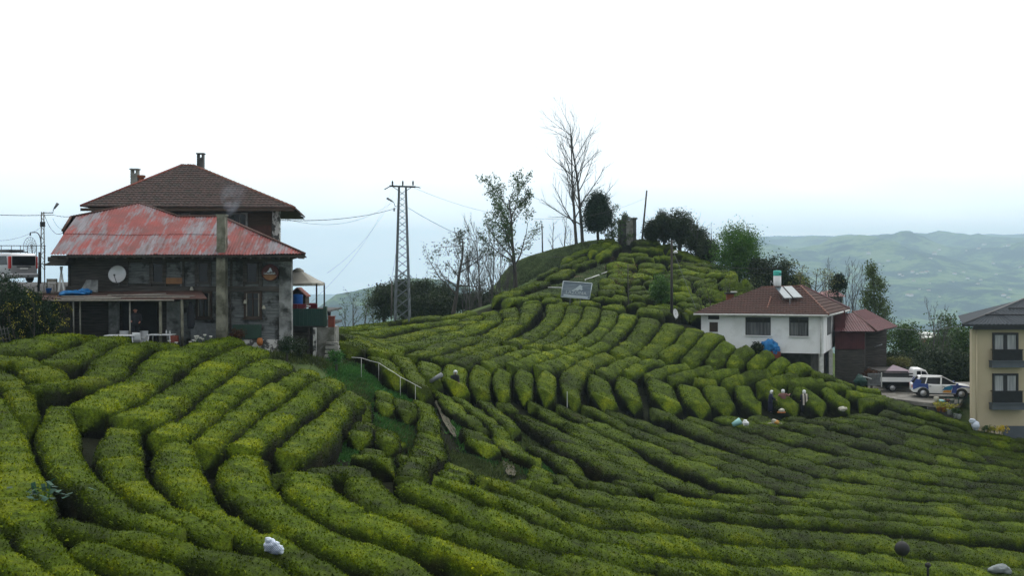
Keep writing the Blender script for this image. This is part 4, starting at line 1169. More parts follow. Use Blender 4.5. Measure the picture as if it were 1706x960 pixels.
# smoke of the flue
def smoke():
    b = MB(); b.lathe([(0.12, 0), (0.35, 0.35), (0.75, 1.1), (0.9, 1.7), (0.5, 2.1), (0.1, 2.3)], (0, 0, 0), 16)
    o = b.build('smoke', 'glass'); o.location = (fx+0.32, 56.2, 2.75); o.rotation_euler = (0, 0.18, 0)
    m, nt, N, L, bs = new_mat('smoke'); N.remove(bs)
    pv = nd(nt, 'ShaderNodeVolumePrincipled'); pv.inputs['Color'].default_value = (0.72, 0.82, 1, 1)
    tc = nd(nt, 'ShaderNodeTexCoord').outputs['Object']
    n = noise(nt, 1.6, 4, 0.6, tc)
    sp = nd(nt, 'ShaderNodeSeparateXYZ', {0: tc})
    r2 = nd(nt, 'ShaderNodeVectorMath', {0: tc, 1: (1, 1, 0)}, operation='MULTIPLY').outputs[0]
    ln = nd(nt, 'ShaderNodeVectorMath', {0: r2}, operation='LENGTH').outputs['Value']
    f1 = nd(nt, 'ShaderNodeMapRange', {'Value': ln, 'From Min': 0.75, 'From Max': 0.1}).outputs[0]
    f2 = nd(nt, 'ShaderNodeMapRange', {'Value': sp.outputs[2], 'From Min': 2.1, 'From Max': 0.3}).outputs[0]
    f3 = nd(nt, 'ShaderNodeMapRange', {'Value': n, 'From Min': 0.40, 'From Max': 0.62}).outputs[0]
    d = nd(nt, 'ShaderNodeMath', {0: f1, 1: f2}, operation='MULTIPLY').outputs[0]
    d = nd(nt, 'ShaderNodeMath', {0: d, 1: f3}, operation='MULTIPLY').outputs[0]
    d = nd(nt, 'ShaderNodeMath', {0: d, 1: 0.55}, operation='MULTIPLY').outputs[0]
    L.new(d, pv.inputs['Density']); L.new(pv.outputs[0], N['Material Output'].inputs['Volume'])
    m.cycles.volume_step_rate = 3.0
    o.data.materials.clear(); o.data.materials.append(m)
    tag(o, 'thin grey smoke drifting up from the chimney flue', 'smoke', kind='stuff')
smoke()

# ---- terrace beside the house
te = thing('terrace', (X(515, 61), 61, -4.6), 'raised terrace with dark green panels beside the timber house', 'terrace')
zt = Z(515, 60)
b = MB(); b.box(X(487, 60), X(541, 60), 60.0, 66, zt-1.0, zt-0.85); b.box(X(487, 60), X(541, 60), 60.05, 66, zt-0.22, zt-0.12); part(b, 'floor', 'concrete_dark', te)
b = MB()
for i in range(8):
    xa = X(486.5, 59.95)+i*0.215; b.box(xa, xa+0.21, 59.9, 59.96, zt-0.92, zt+0.02)
part(b, 'panel', 'green_panel', te)
b = MB(); b.box(X(539, 60), X(544.5, 60), 59.85, 60.2, zt-0.95, zt+0.14); part(b, 'post', 'green_board', te)
b = MB(); b.box(X(486, 60)-0.2, X(524, 60), 60.4, 60.6, -5.6, zt-1.0); b.box(X(512, 60), X(516, 60), 60.1, 60.3, -5.6, zt-1.0); part(b, 'wall', 'plank_dark', te)
b = MB(); b.box(X(522, 59.7), X(527, 59.7), 59.6, 59.8, -5.5, zt-1.0); part(b, 'post', 'plaster_stain', te)
b = MB(); b.box(X(527, 60), X(557, 60), 60.0, 61.6, -5.4, zt-1.0); part(b, 'stair_block', 'concrete', te)
st = thing('staircase', (X(553, 58.5), 58.5, -5.2), 'worn concrete steps climbing to the terrace', 'staircase')
for i in range(8):
    b = MB(); b.box(X(540+i*0.6, 59), X(560+i*1.3, 59), 57.6+0.28*(7-i), 59.98, -3.9-0.21*i-0.15, -3.9-0.21*i-0.02); part(b, 'step', 'concrete', st)
gz = thing('gazebo', (X(497, 63.5), 63.5, zt-0.1), 'beige canvas gazebo over the terrace tables', 'gazebo')
w = 1.35; hz = Z(471, 63.5)-(zt-0.1); pk = Z(450, 63.5)-(zt-0.1)
b = MB(); g = []
for f, zz in ((1, hz-0.14), (1, hz), (0.75, hz+0.16), (0.45, hz+0.42), (0.18, pk-0.08)):
    ring = []
    for k in range(24):
        a = 2*math.pi*(k+0.5)/24; cc, ss = math.cos(a), math.sin(a); m_ = max(abs(cc), abs(ss)); ring.append((w*f*cc/m_, w*f*ss/m_, zz - 0.05*f*(1-min(abs(cc), abs(ss))/m_)))
    g.append(ring)
b.loft([np.array(r_) for r_ in g], 0, False, True); b.build('canopy', 'canvas', gz)
b = MB(); b.lathe([(0.34, pk-0.10), (0.30, pk), (0.1, pk+0.12)], (0, 0, 0), 8); b.build('cap', 'canvas', gz)
for sx in (-1, 1):
    for sy in (-1, 1):
        b = MB(); b.box(sx*w*0.95-0.04, sx*w*0.95+0.04, sy*w*0.95-0.04, sy*w*0.95+0.04, 0, hz-0.05); b.build('leg', 'metal_dark', gz)
sh = thing('garden_shed', (X(498, 64.8), 64.8, zt-0.1), 'small brown shed with red roof edge on the terrace', 'shed')
q = 64.8
b = MB(); x0, x1, xm = X(484, q), X(511, q), X(497, q); b.prism([(x0, zt-0.1), (x1, zt-0.1), (x1, Z(492, q)), (xm, Z(480, q)), (x0, Z(492, q))], q-0.4, q+0.8, 'y'); part(b, 'wall', 'plank_brown', sh)
b = MB(); 
for a_, c_ in (((xm, Z(479, q)), (X(513, q), Z(493, q))), ((xm, Z(479, q)), (X(481, q), Z(493, q)))):
    b.prism([a_, c_, (c_[0], c_[1]-0.07), (a_[0], a_[1]-0.07)], q-0.55, q+0.9, 'y')
part(b, 'roof', 'red_brown', sh)
b = MB(); b.lathe([(0.28, 0), (0.31, 0.08), (0.31, 0.62), (0.33, 0.66), (0.30, 0.72), (0.1, 0.75)], (0, 0, 0), 18); o = b.build('water_tank', 'blue_plastic'); o.location = (X(495.5, 62.6), 62.6, Z(512, 62.6)); tag(o, 'blue plastic water tank in front of the terrace shed', 'water tank')
def rchair():
    t = thing('terrace_chair', (0, 0, 0), '', 'chair', 'dark red chairs on the terrace')
    b = MB(); b.box(-0.24, 0.24, -0.22, 0.22, 0.38, 0.48); b.build('seat', 'red_plastic', t, bevel=0.03)
    b = MB(); b.box(-0.24, 0.24, 0.20, 0.27, 0.45, 0.88); b.build('backrest', 'red_plastic', t, bevel=0.03)
    for sx in (-1, 1):
        for sy in (-1, 1):
            b = MB(); b.box(sx*0.21-0.02, sx*0.21+0.02, sy*0.2-0.02, sy*0.2+0.02, 0, 0.4); b.build('leg', 'red_plastic', t)
    return t
def copy_tree(o, parent=None):
    c = o.copy(); COL.objects.link(c); c.parent = parent
    for k in list(o.children): copy_tree(k, c)
    return c
rc = rchair()
for i, (px_, Y_, rz_, lab) in enumerate(((491, 60.7, 3.0, 'dark red terrace chair half hidden beside the house corner'), (504, 60.6, 3.2, 'dark red terrace chair on the near side of the white table'),
      (522, 62.0, 0.3, 'dark red terrace chair behind the white table'), (528, 60.9, 2.6, 'dark red terrace chair at the gazebo post'))):
    o = rc if i == 0 else copy_tree(rc)
    o.location = (X(px_, Y_), Y_, zt-0.62); o.rotation_euler = (0, 0, rz_); o['label'] = lab
tb = thing('terrace_table', (X(514, 61.6), 61.6, zt-0.62), 'white table on the terrace between red chairs', 'table')
b = MB(); b.box(-0.4, 0.4, -0.3, 0.3, 0.70, 0.74); b.build('tabletop', 'plastic_white', tb)
for sx in (-1, 1):
    for sy in (-1, 1):
        b = MB(); b.box(sx*0.35-0.02, sx*0.35+0.02, sy*0.25-0.02, sy*0.25+0.02, 0, 0.7); b.build('leg', 'metal_grey', tb)
b = MB(); b.box(-0.17, 0.17, -0.17, 0.17, 0, 0.66); b.box(-0.2, 0.2, -0.2, 0.2, 0.66, 0.7); o = b.build('brick_pedestal', 'red_brown', bevel=0.01); o.location = (X(552.5, 60.2), 60.2, Z(548, 60.2)); tag(o, 'red-brown box pedestal at the head of the steps', 'pedestal')
b = MB(); b.lathe([(0.08, 0), (0.10, 0.2), (0.11, 0.25)], (0, 0, 0), 10); o = b.build('plant_pot', 'black'); o.location = (X(548.5, 60.6), 60.6, Z(527, 60.6)); tag(o, 'small black pot behind the red-brown pedestal', 'plant pot')

# plastic tables and chair under the porch
zg = -3.86
def ptable(px_, Y_, lab, wd, dp):
    t = thing('garden_table', (X(px_, Y_), Y_, zg-0.1), lab, 'table', 'white tables under the porch')
    b = MB(); b.box(-wd, wd, -dp, dp, 0.70, 0.75); b.build('tabletop', 'plastic_white', t, bevel=0.02)
    for sx in (-1, 1):
        for sy in (-1, 1):
            b = MB(); b.tube([(sx*wd*0.85, sy*dp*0.85, 0.70), (sx*wd*0.95, sy*dp*0.95, 0)], [0.035, 0.025], 6); b.build('leg', 'plastic_white', t)
ptable(203, 54.3, 'white plastic table in front of the bald man', 0.75, 0.42); ptable(269, 54.9, 'white table around the porch post with small bottles', 0.62, 0.4)
def pchair(px_, Y_, rz_, lab):
    t = thing('garden_chair', (X(px_, Y_), Y_, zg-0.12), lab, 'chair', 'white plastic chairs under the porch', rz_)
    b = MB(); b.box(-0.22, 0.22, -0.2, 0.2, 0.40, 0.43); b.build('seat', 'plastic_white', t, bevel=0.015)
    b = MB(); b.loft([np.array([(x, 0.2+0.12*(z-0.42)+0.05*(1-(x/0.24)**2)*-1, z) for x in np.linspace(-0.22, 0.22, 7)] + [(x, 0.225+0.12*(z-0.42), z) for x in np.linspace(0.22, -0.22, 7)]) for z in (0.42, 0.6, 0.8, 0.9)], 0, True); b.build('backrest', 'plastic_white', t)
    for sx in (-1, 1):
        b = MB(); b.tube([(sx*0.25, 0.2, 0.66), (sx*0.27, -0.18, 0.64), (sx*0.26, -0.24, 0.0)], 0.022, 6); b.build('armrest', 'plastic_white', t)
        b = MB(); b.tube([(sx*0.2, 0.18, 0.42), (sx*0.25, 0.26, 0.0)], 0.022, 6); b.build('leg', 'plastic_white', t)
pchair(205, 55.4, 0.15, 'white plastic chair left of the bald man'); pchair(236, 55.4, -0.1, 'white plastic chair right of the bald man'); pchair(232, 54.2, 2.9, 'white plastic chair at the near end of the long table')
b = MB(); b.box(-0.17, 0.17, -0.15, 0.15, 0, 0.34); o = b.build('crate', 'red_brown', bevel=0.01); o.location = (X(291, 54.6), 54.6, Z(571, 54.6)); tag(o, 'red crate on the ground by the porch post', 'crate')
for px_, z_, lab in ((277, .1, 'small clear bottle on the porch table by the post'), (283, .07, 'short jar on the right end of the porch table')):
    b = MB(); b.lathe([(0.035, 0), (0.04, z_), (0.02, z_+0.06), (0.02, z_+0.1)], (0, 0, 0), 8); o = b.build('bottle', 'plastic_white'); o.location = (X(px_, 54.9), 54.9, zg+0.66); tag(o, lab, 'bottle', 'bottles on the porch table')
# dark coat hanging on the last porch post
b = MB(); b.loft([np.array([(X(318, 54.9)+0.02*math.sin(z*9)+w_*math.cos(a), 54.9+0.5*w_*math.sin(a), z) for a in np.linspace(0, 2*math.pi, 10, endpoint=False)]) for z, w_ in ((Z(548, 54.9), 0.15), (Z(540, 54.9), 0.2), (Z(525, 54.9), 0.19), (Z(510, 54.9), 0.14), (Z(503, 54.9), 0.05))], 0, True)
o = b.build('coat', 'cloth_black', None, (X(318, 54.9), 54.9, Z(525, 54.9))); tag(o, 'long dark coat hanging beside the last porch post', 'coat')
# flower pot on the plinth
fp = thing('flower_pot', (X(433, 56.6), 56.6, Z(577, 56.6)), 'round orange pot hanging at the white plinth', 'flower pot')
b = MB(); b.lathe([(0.05, 0), (0.14, 0.1), (0.17, 0.25), (0.13, 0.38), (0.10, 0.42)], (0, 0, 0), 14); b.build('pot', 'terracotta', fp)
b = MB(); b.tube([(0.12, 0, 0.3), (0, 0, 0.56), (-0.12, 0, 0.3)], 0.012, 5); b.build('handle', 'metal_dark', fp)
for px_, py_, lab in ((409, 503, 'small brass bell lamp left of the right-hand window'), (440, 512, 'small white lantern right of the right-hand window'), (320, 481, 'small white lamp under the upper floor beam')):
    t = thing('wall_lamp', (X(px_, 56.85), 56.85, Z(py_, 56.85)), lab, 'wall lamp', 'small lamps on the timber facade')
    b = MB(); b.lathe([(0.09, -0.1), (0.10, -0.04), (0.05, 0.08), (0.02, 0.1)], (0, -0.08, 0), 10); b.build('lamp_shade', 'sack_cream', t)
    b = MB(); b.tube([(0, -0.08, 0.1), (0, -0.02, 0.16), (0, 0.1, 0.14)], 0.012, 5); b.build('bracket', 'metal_dark', t)

# ------------------------------------------------------------------ trees and shrubs
def grow(mb, p, d, L, r, lvl, prm, tips, rr):
    """one limb with its side limbs; collects leaf points"""
    n = 5 if lvl == 0 else 4
    pts = [p.copy()]; rad = [r]; q = p.copy(); dd = d.copy()
    for i in range(n):
        dd = unit(dd + rr.normal(size=3)*(prm['wob']*(0.5 if lvl == 0 else 1.0)) + V3(0, 0, prm['up']*(0.4 if lvl == 0 else 1)))
        q = q + dd*L/n; pts.append(q.copy()); rad.append(r*(1-(i+1)/n*(prm['tap'] if lvl == 0 else 0.75)))
    mb.tube(pts, rad, (7, 5, 4, 3, 3)[lvl], 0, True, False)
    pts = np.array(pts)
    if lvl >= prm['lv']:
        k = prm['leaf']
        for t in rr.uniform(0.25, 1.0, k): tips.append(pts[0]*(1-t) + pts[-1]*t)
        return
    if lvl == prm['lv']-1 and prm['leaf']: tips.append(pts[-1])
    m = prm['n'][lvl]
    f0 = prm['f0'] if lvl == 0 else 0.2
    for i in range(m):
        f = f0 + (1-f0)*(i + rr.uniform(0.2, 0.9))/m
        x = f*n; k = min(int(x), n-1); b = pts[k]*(1-(x-k)) + pts[k+1]*(x-k)
        dl = unit(pts[min(k+1, n)] - pts[k])
        a = rr.uniform(0, 2*math.pi) + i*2.4
        side = unit(np.cross(dl, V3(math.cos(a), math.sin(a), 0.3)))
        sp = prm['sp'][lvl]*rr.uniform(0.75, 1.25)
        nd_ = unit(dl*math.cos(sp) + side*math.sin(sp) + (V3(*prm['lean'])*0.25 if lvl == 0 else 0))
        ln = L*prm['len'][lvl]*(1 - 0.55*(f - f0) if lvl == 0 else 1-0.4*f)*rr.uniform(0.7, 1.15)
        grow(mb, b, nd_, ln, max(r*(1-f*0.7)*0.5, prm['rmin']), lvl+1, prm, tips, rr)

def foliage(mb, c, n, size, spread, rr, mi=0):
    """n small leaf faces around every centre"""
    c = np.asarray(c, float)
    if len(c) == 0: return
    P0 = np.repeat(c, n, axis=0) + rr.normal(size=(len(c)*n, 3))*spread
    N = len(P0)
    U = rr.normal(size=(N, 3)); U /= np.linalg.norm(U, axis=1, keepdims=True)
    W = rr.normal(size=(N, 3)); W -= U*(W*U).sum(1, keepdims=True); W /= np.linalg.norm(W, axis=1, keepdims=True)
    s = size*rr.uniform(0.6, 1.3, N)[:, None]
    mb.tris(P0, U*s*0.55, W*s*1.5, mi)

BASE = dict(wob=0.10, up=0.06, tap=0.8, lv=3, n=(11, 6, 4, 3), sp=(0.75, 0.6, 0.6, 0.5), len=(0.42, 0.5, 0.5), f0=0.25, leaf=2, lean=(0, 0, 0), rmin=0.012, r=0.028)
def tree(name, loc, h, label, cat, seed, group=None, leafm='leaf_mid', bark='bark', nleaf=6, lsize=0.13, spread=0.22, stems=None, trunk_dir=(0, 0, 1), **kw):
    prm = dict(BASE); prm.update(kw); rr = np.random.default_rng(seed)
    t = thing(name, loc, label, cat, group)
    mb = MB(); tips = []
    for dx, dy, hh, dirv in (stems or [(0, 0, 1.0, trunk_dir)]):
        grow(mb, V3(dx, dy, -1.9), unit(V3(*dirv)), h*hh*0.87+1.7, max(h*prm['r']*hh, 0.04), 0, prm, tips, rr)
    mb.build('trunk', bark, t)
    if prm['leaf'] and nleaf and len(tips):
        lf = MB(); foliage(lf, np.array(tips), nleaf, lsize, spread, rr); lf.build('crown', leafm, t)
    return t

def bush_mass(name, loc, r, label, cat, seed, group=None, leafm='leaf_dark', n=5000, size=0.13, clumps=60, stems=6, bark='bark', flat=0.0, shape=None):
    """dense shrub or crown: stems inside and leaf clumps through the volume, thicker towards the outside"""
    rr = np.random.default_rng(seed)
    t = thing(name, loc, label, cat, group); r = np.asarray(r, float)
    mb = MB()
    for i in range(stems):
        a = rr.uniform(0, 6.28); e_ = V3(math.cos(a)*r[0]*0.6*rr.uniform(0.2, 1), math.sin(a)*r[1]*0.6, r[2]*rr.uniform(1.0, 1.75))
        mb.tube([V3(rr.normal()*0.1, rr.normal()*0.1, -1.3), e_*V3(0.35, 0.35, 0.5), e_], [0.03*r[2]+0.02, 0.02*r[2]+0.01, 0.01], 5, 0, True, False)
    mb.build('trunk', bark, t)
    c = rr.normal(size=(clumps, 3)); c /= np.linalg.norm(c, axis=1, keepdims=True)
    c *= (rr.uniform(0, 1, (clumps, 1))**0.4)*0.88
    c = c*r + V3(0, 0, r[2])
    if shape == 'cone':      # egg: broad below, pointed above
        zz = c[:, 2]/(2*r[2]); c[:, :2] *= np.clip(1.25 - zz*0.95, 0.15, 1.2)[:, None]
    lf = MB(); k = max(1, n//clumps)
    cs = (r.mean()*rr.uniform(0.13, 0.30, clumps))
    P0 = np.repeat(c, k, axis=0) + rr.normal(size=(clumps*k, 3))*np.repeat(cs, k)[:, None]*V3(1, 1, 0.75)
    P0 = P0[P0[:, 2] > 0.0]
    foliage(lf, P0, 1, size, 0.01, rr); lf.build('crown', leafm, t)
    return t

def gz_at(px, Y, dz=0.0):
    x = X(px, Y); return (x, Y, float(ground(x, Y)) + dz)
def hgt(pyb, pyt, Y): return (pyb - pyt)/F*Y

# tall bare twin tree on the hilltop
def on_ground(px, py, Y): return (X(px, Y), Y, Z(py, Y))
tree('bare_tree', on_ground(965, 396, 125), hgt(394, 176, 125), 'tall bare tree with twin trunks on the hilltop', 'tree', 5, None, bark='bark_pale', leaf=0,
     stems=[(-0.25, 0, 0.93, (-0.05, 0, 1)), (0.45, 0.1, 1.0, (0.01, 0, 1))], n=(16, 8, 6, 3), sp=(0.82, 0.5, 0.55, .5), len=(0.47, 0.50, 0.5), f0=0.20, up=0.075, wob=0.07, rmin=0.010, r=0.015)
bush_mass('conifer', on_ground(996, 389, 124), (1.65, 1.5, 2.35), 'dense dark egg-shaped conifer beside the tall bare tree', 'tree', 8, None, 'leaf_conifer', 30000, 0.11, 420, 3, shape='cone')
tree('thin_leafed_tree', on_ground(862, 476, 110), hgt(472, 300, 110), 'tall thin-leafed tree leaning left of the hill', 'tree', 12, None, leafm='leaf_mid', bark='bark', nleaf=5, lsize=0.13, spread=0.2,
     trunk_dir=(-0.10, 0, 1), n=(16, 7, 4, 3), sp=(0.85, 0.6, 0.6, .5), len=(0.48, 0.5, 0.5), f0=0.28, up=0.07, leaf=2, r=0.024)
tree('spreading_tree', on_ground(754, 520, 103), hgt(515, 368, 103), 'dark-trunked tree with flat crown spreading to the left', 'tree', 21, None, leafm='leaf_dark', bark='bark', nleaf=3, lsize=0.11, spread=0.2,
     n=(10, 6, 4, 3), sp=(1.15, 0.7, 0.7, .5), len=(0.50, 0.5, 0.5), f0=0.35, up=0.03, lean=(-0.9, 0, 0), wob=0.16, leaf=2, r=0.030)
rb = random.Random(9)
for i, (px_, pb, pt, Y_, lab) in enumerate([(785, 522, 385, 112, 'slim bare tree right of the spreading tree, the leftmost of the bare thicket'), (802, 520, 360, 108, 'tallest slim bare tree of the thicket left of the hill'),
      (818, 515, 372, 114, 'slim bare tree in the middle of the thicket'), (834, 505, 395, 112, 'short slim bare tree of the thicket, next to the leaning tree'), (772, 525, 402, 116, 'low bare tree close to the spreading tree trunk'),
      (846, 495, 410, 116, 'small bare tree at the grassy flank behind the leaning tree')]):
    tree('bare_tree', on_ground(px_, pb+8, Y_), hgt(pb, pt, Y_), lab, 'tree', 40+i, 'bare trees left of the hill', bark='bark_pale', leaf=0, n=(16, 7, 4, 3), sp=(0.6, 0.5, 0.5, .5), len=(0.42, 0.5, 0.5), f0=0.15, up=0.18, rmin=0.016, r=0.014)
for i, (px_, w_, pt, Y_, lab) in enumerate([(640, 22, 470, 118, 'dark shrub at the left end of the thicket behind the pylon'), (672, 26, 458, 120, 'dark evergreen shrub right behind the pylon foot'),
      (706, 28, 462, 121, 'tall dark evergreen right of the pylon'), (738, 22, 470, 119, 'dark evergreen behind the spreading tree trunk'), (690, 30, 492, 112, 'low dark bush at the field edge right of the pylon'),
      (730, 30, 492, 113, 'low dark bush under the spreading tree'), (780, 26, 488, 120, 'low bush among the bare thicket trunks'), (812, 24, 484, 120, 'low bush at the right of the bare thicket')]):
    pb = 534 if px_ < 770 else 522
    h_ = hgt(pb, pt, Y_)/2
    bush_mass('dark_shrub', on_ground(px_, pb, Y_), (w_/F*Y_*1.05, 1.8, h_), lab, 'shrub', 60+i, 'dark shrubs behind the pylon', 'leaf_dark', 8000, 0.13, 110, 7)
for i, (px_, pt, Y_, lm, lab) in enumerate([(588, 480, 170, 'leaf_mid', 'thin pale tree left behind the field crest'), (606, 478, 165, 'leaf_sparse', 'small leafy tree behind the field crest, left of the pylon'),
      (574, 498, 175, 'leaf_mid', 'thin low tree closest to the terrace steps'), (624, 490, 168, 'leaf_mid', 'small tree between the leafy one and the dark thicket')]):
    tree('small_tree', on_ground(px_, 552, Y_), hgt(548, pt, Y_), lab, 'tree', 80+i, 'small trees behind the field crest', leafm=lm, bark='bark_pale', nleaf=4 if i % 2 else 1, lsize=0.16, spread=0.3, n=(9, 5, 3), lv=2, f0=0.3, up=0.1, leaf=2)
# around the hut
tree('hilltop_shrub', on_ground(1022, 395, 125), hgt(392, 338, 125), 'thin leafy shrub between the conifer and the stone hut', 'shrub', 95, None, leafm='leaf_mid', nleaf=4, lsize=0.14, spread=0.2, n=(8, 5, 3), lv=2, f0=0.1, stems=[(-.6, 0, .8, (-.2, 0, 1)), (0, .3, 1, (0, 0, 1)), (.6, 0, .7, (.2, 0, 1))], leaf=3)
for i, (px_, pt, lab) in enumerate([(922, 358, 'small bare sapling on the ridge, the left one'), (941, 352, 'small bare sapling on the ridge, the middle one'), (950, 372, 'low bare sapling close to the tall twin tree')]):
    tree('bare_sapling', on_ground(px_, 404-(px_-922)*0.12, 127), hgt(400, pt, 127), lab, 'tree', 100+i, 'bare saplings on the ridge', bark='bark_pale', leaf=0, n=(8, 4, 3), lv=2, sp=(0.7, .6, .5), f0=0.15, rmin=0.014)
for i, (px_, pt, w_, Y_, lab) in enumerate([(1086, 366, 13, 124, 'low dark shrub right of the leaning pole'), (1106, 350, 12, 123, 'narrow upright dark shrub on the hilltop'), (1133, 346, 21, 122, 'largest dark shrub on the right shoulder of the hill'),
      (1160, 372, 18, 120, 'dark shrub on the right shoulder next to the bare tree'), (1180, 398, 16, 118, 'low dark shrub sloping down beside the green tree')]):
    pb = np.interp(px_, [1086, 1133, 1180], [398, 415, 438])+4
    bush_mass('dark_shrub', on_ground(px_, pb, Y_), (w_/F*Y_, 1.5, hgt(pb, pt, Y_)/2), lab, 'shrub', 110+i, 'dark shrubs on the hilltop', 'leaf_dark', 8000, 0.12, 110, 8)
tree('bare_tree', on_ground(1163, 432, 119), hgt(430, 352, 119), 'bare tree rising out of the dark hilltop shrubs', 'tree', 120, None, bark='bark_pale', leaf=0, n=(9, 5, 3), lv=2, sp=(.5, .5, .5), f0=0.15, up=.15, rmin=0.014)
tree('bare_tree', on_ground(1188, 440, 122), hgt(436, 372, 122), 'bare tree just left of the bright green tree', 'tree', 121, None, bark='bark_pale', leaf=0, n=(9, 5, 3), lv=2, sp=(.6, .5, .5), f0=0.15, up=.15, rmin=0.014)
t_ = bush_mass('green_tree', on_ground(1228, 478, 112), (2.15, 2.0, hgt(478, 368, 112)/2), 'bright green leafy tree on the right slope of the hill', 'tree', 130, None, 'leaf_bright', 20000, 0.11, 260, 3)
b = MB(); b.tube([(0.3, 0, -0.3), (0.1, 0, 2.0), (0, 0, 5.0)], [0.16, 0.12, 0.05], 7); b.build('trunk', 'bark', t_)
for i, (px_, pt, w_, lm, lab) in enumerate([(1284, 418, 22, 'leaf_red', 'reddish dark leafy tree behind the water tank'), (1308, 428, 20, 'leaf_dark', 'dark evergreen right behind the water tank'), (1262, 425, 16, 'leaf_dark', 'dark shrub between the green tree and the reddish tree'), (1330, 456, 15, 'leaf_mid', 'low green shrub at the right end of the roof ridge')]):
    bush_mass('evergreen_tree', on_ground(px_, 510, 110), (w_/F*110, 1.6, hgt(510, pt, 110)/2), lab, 'tree', 140+i, 'dark trees behind the white house', lm if i else 'leaf_dark', 4200, 0.14, 60, 6)
t_ = bush_mass('small_green_tree', on_ground(1102, 512, 98), (0.95, 0.9, hgt(508, 452, 98)/2), 'small round green tree halfway up the hill', 'tree', 150, None, 'leaf_bright', 3400, 0.11, 50, 2)
b = MB(); b.tube([(0, 0, -1.0), (0, 0, 2.0)], [0.07, 0.04], 6); b.build('trunk', 'bark', t_)
tree('thin_tree', on_ground(1048, 500, 98), hgt(496, 428, 98), 'thin tree with rusty buds on the hill face', 'tree', 152, None, leafm='leaf_red', nleaf=3, lsize=0.08, spread=0.15, n=(9, 4, 3), lv=2, f0=0.45, sp=(0.9, .6, .5), leaf=2, r=0.013)
tree('budding_bush', on_ground(1207, 498, 97), hgt(500, 455, 97), 'spreading brownish bush with young leaves behind the brick chimney', 'shrub', 153, None, leafm='leaf_sparse', nleaf=3, lsize=0.08, spread=0.3,
     stems=[(-1.6, 0, .7, (-.5, 0, 1)), (-.8, .3, .9, (-.2, 0, 1)), (0, 0, 1, (.1, 0, 1)), (0.9, .2, .9, (.4, 0, 1)), (1.8, 0, .8, (.5, 0, 1))], n=(8, 4, 3), lv=2, f0=0.1, leaf=2)
# behind and right of the white house
tree('young_tree', on_ground(1335, 510, 108), hgt(505, 436, 108), 'light young-leafed tree above the white house roof', 'tree', 160, None, leafm='leaf_young', nleaf=4, lsize=0.11, spread=0.25, n=(9, 5, 3), lv=2, leaf=2, f0=0.3)
tree('umbrella_tree', on_ground(1354, 512, 104), hgt(508, 440, 104), 'flat-topped young tree right of the solar panels', 'tree', 161, None, leafm='leaf_young', bark='bark', nleaf=4, lsize=0.10, spread=0.22, n=(8, 5, 3), lv=2, leaf=2, f0=0.5, sp=(1.0, .6, .6), up=0.0, r=0.035, len=(0.5, 0.5, 0.5))
for i, (px_, pt, lab) in enumerate([(1377, 428, 'straight bare tree behind the far pink roof'), (1408, 440, 'bare tree between the straight one and the tall poplar'), (1425, 437, 'bare branching tree left of the tall poplar'), (1440, 452, 'low bare tree touching the tall poplar'), (1392, 450, 'small bare tree above the far conifer')]):
    tree('bare_tree', on_ground(px_, 560, 118), hgt(556, pt, 118), lab, 'tree', 170+i, 'bare trees behind the white house', bark='bark_pale', leaf=0, n=(11, 5, 3), lv=3, sp=(0.5, .5, .5, .5), f0=0.25, up=.16, rmin=0.015, r=0.013)
bush_mass('conifer', on_ground(1397, 492, 112), (0.95, 0.9, 1.15), 'small dark conifer above the far pink roof', 'tree', 180, None, 'leaf_conifer', 3000, 0.13, 60, 2, shape='cone')
tree('tall_poplar', on_ground(1466, 590, 116), hgt(586, 440, 116), 'tall leafy poplar rising behind the dark red roof', 'tree', 181, None, leafm='leaf_sparse', bark='bark', nleaf=7, lsize=0.13, spread=0.28, n=(16, 6, 4), lv=3, sp=(0.65, .55, .5, .5), f0=0.14, up=.10, leaf=2, len=(0.33, .5, .5), r=0.018)
for i, (px_, pt, w_, Y_, lm, lab) in enumerate([(1512, 528, 30, 108, 'leaf_mid', 'round green tree between the dark red roof and the driveway'), (1580, 517, 25, 112, 'leaf_mid', 'green tree left of the beige building eaves'), (1608, 540, 25, 106, 'leaf_mid', 'green tree touching the beige building'),
      (1545, 575, 32, 100, 'leaf_dark', 'low dark bush behind the police-like blue and white car'), (1490, 585, 24, 100, 'leaf_dark', 'brownish bush right of the dark wooden barn'), (1590, 585, 32, 98, 'leaf_dark', 'dark bush behind the car bonnet'),
      (1520, 605, 30, 96, 'leaf_dark', 'dark bush behind the flatbed truck cab'), (1560, 560, 22, 110, 'leaf_mid', 'greenish bush around the bare tree stem')]):
    if 'police' in lab: lab = 'low dark bush behind the roof of the blue and white car'
    pb = 655; bush_mass('leafy_tree', on_ground(px_, pb, Y_), (w_/F*Y_, 2.2, hgt(pb, pt, Y_)/2), lab, 'tree', 190+i, 'trees behind the driveway', lm, 8000, 0.15, 90, 6)
for i, (px_, pt, lab) in enumerate([(1557, 500, 'bare tree standing above the bushes, the taller one'), (1566, 515, 'bare tree standing above the bushes, the shorter one')]):
    tree('bare_tree', on_ground(px_, 640, 104), hgt(630, pt, 104), lab, 'tree', 205+i, 'bare trees above the driveway bushes', bark='bark_pale', leaf=0, n=(11, 5, 4), lv=3, sp=(0.5, .5, .5, .5), f0=0.3, up=.16, rmin=0.013, r=0.016)
for i, (px_, lab) in enumerate(((1490, 'clipped yellow-green bush left of the mauve roof peak'), (1507, 'clipped yellow-green bush right of the mauve roof peak'))):
    t_ = bush_mass('clipped_bush', on_ground(px_, 612, 93), (0.75, 0.6, 0.42), lab, 'bush', 210+i, 'yellow-green bushes behind the truck', 'leaf_young', 1500, 0.07, 40, 3)
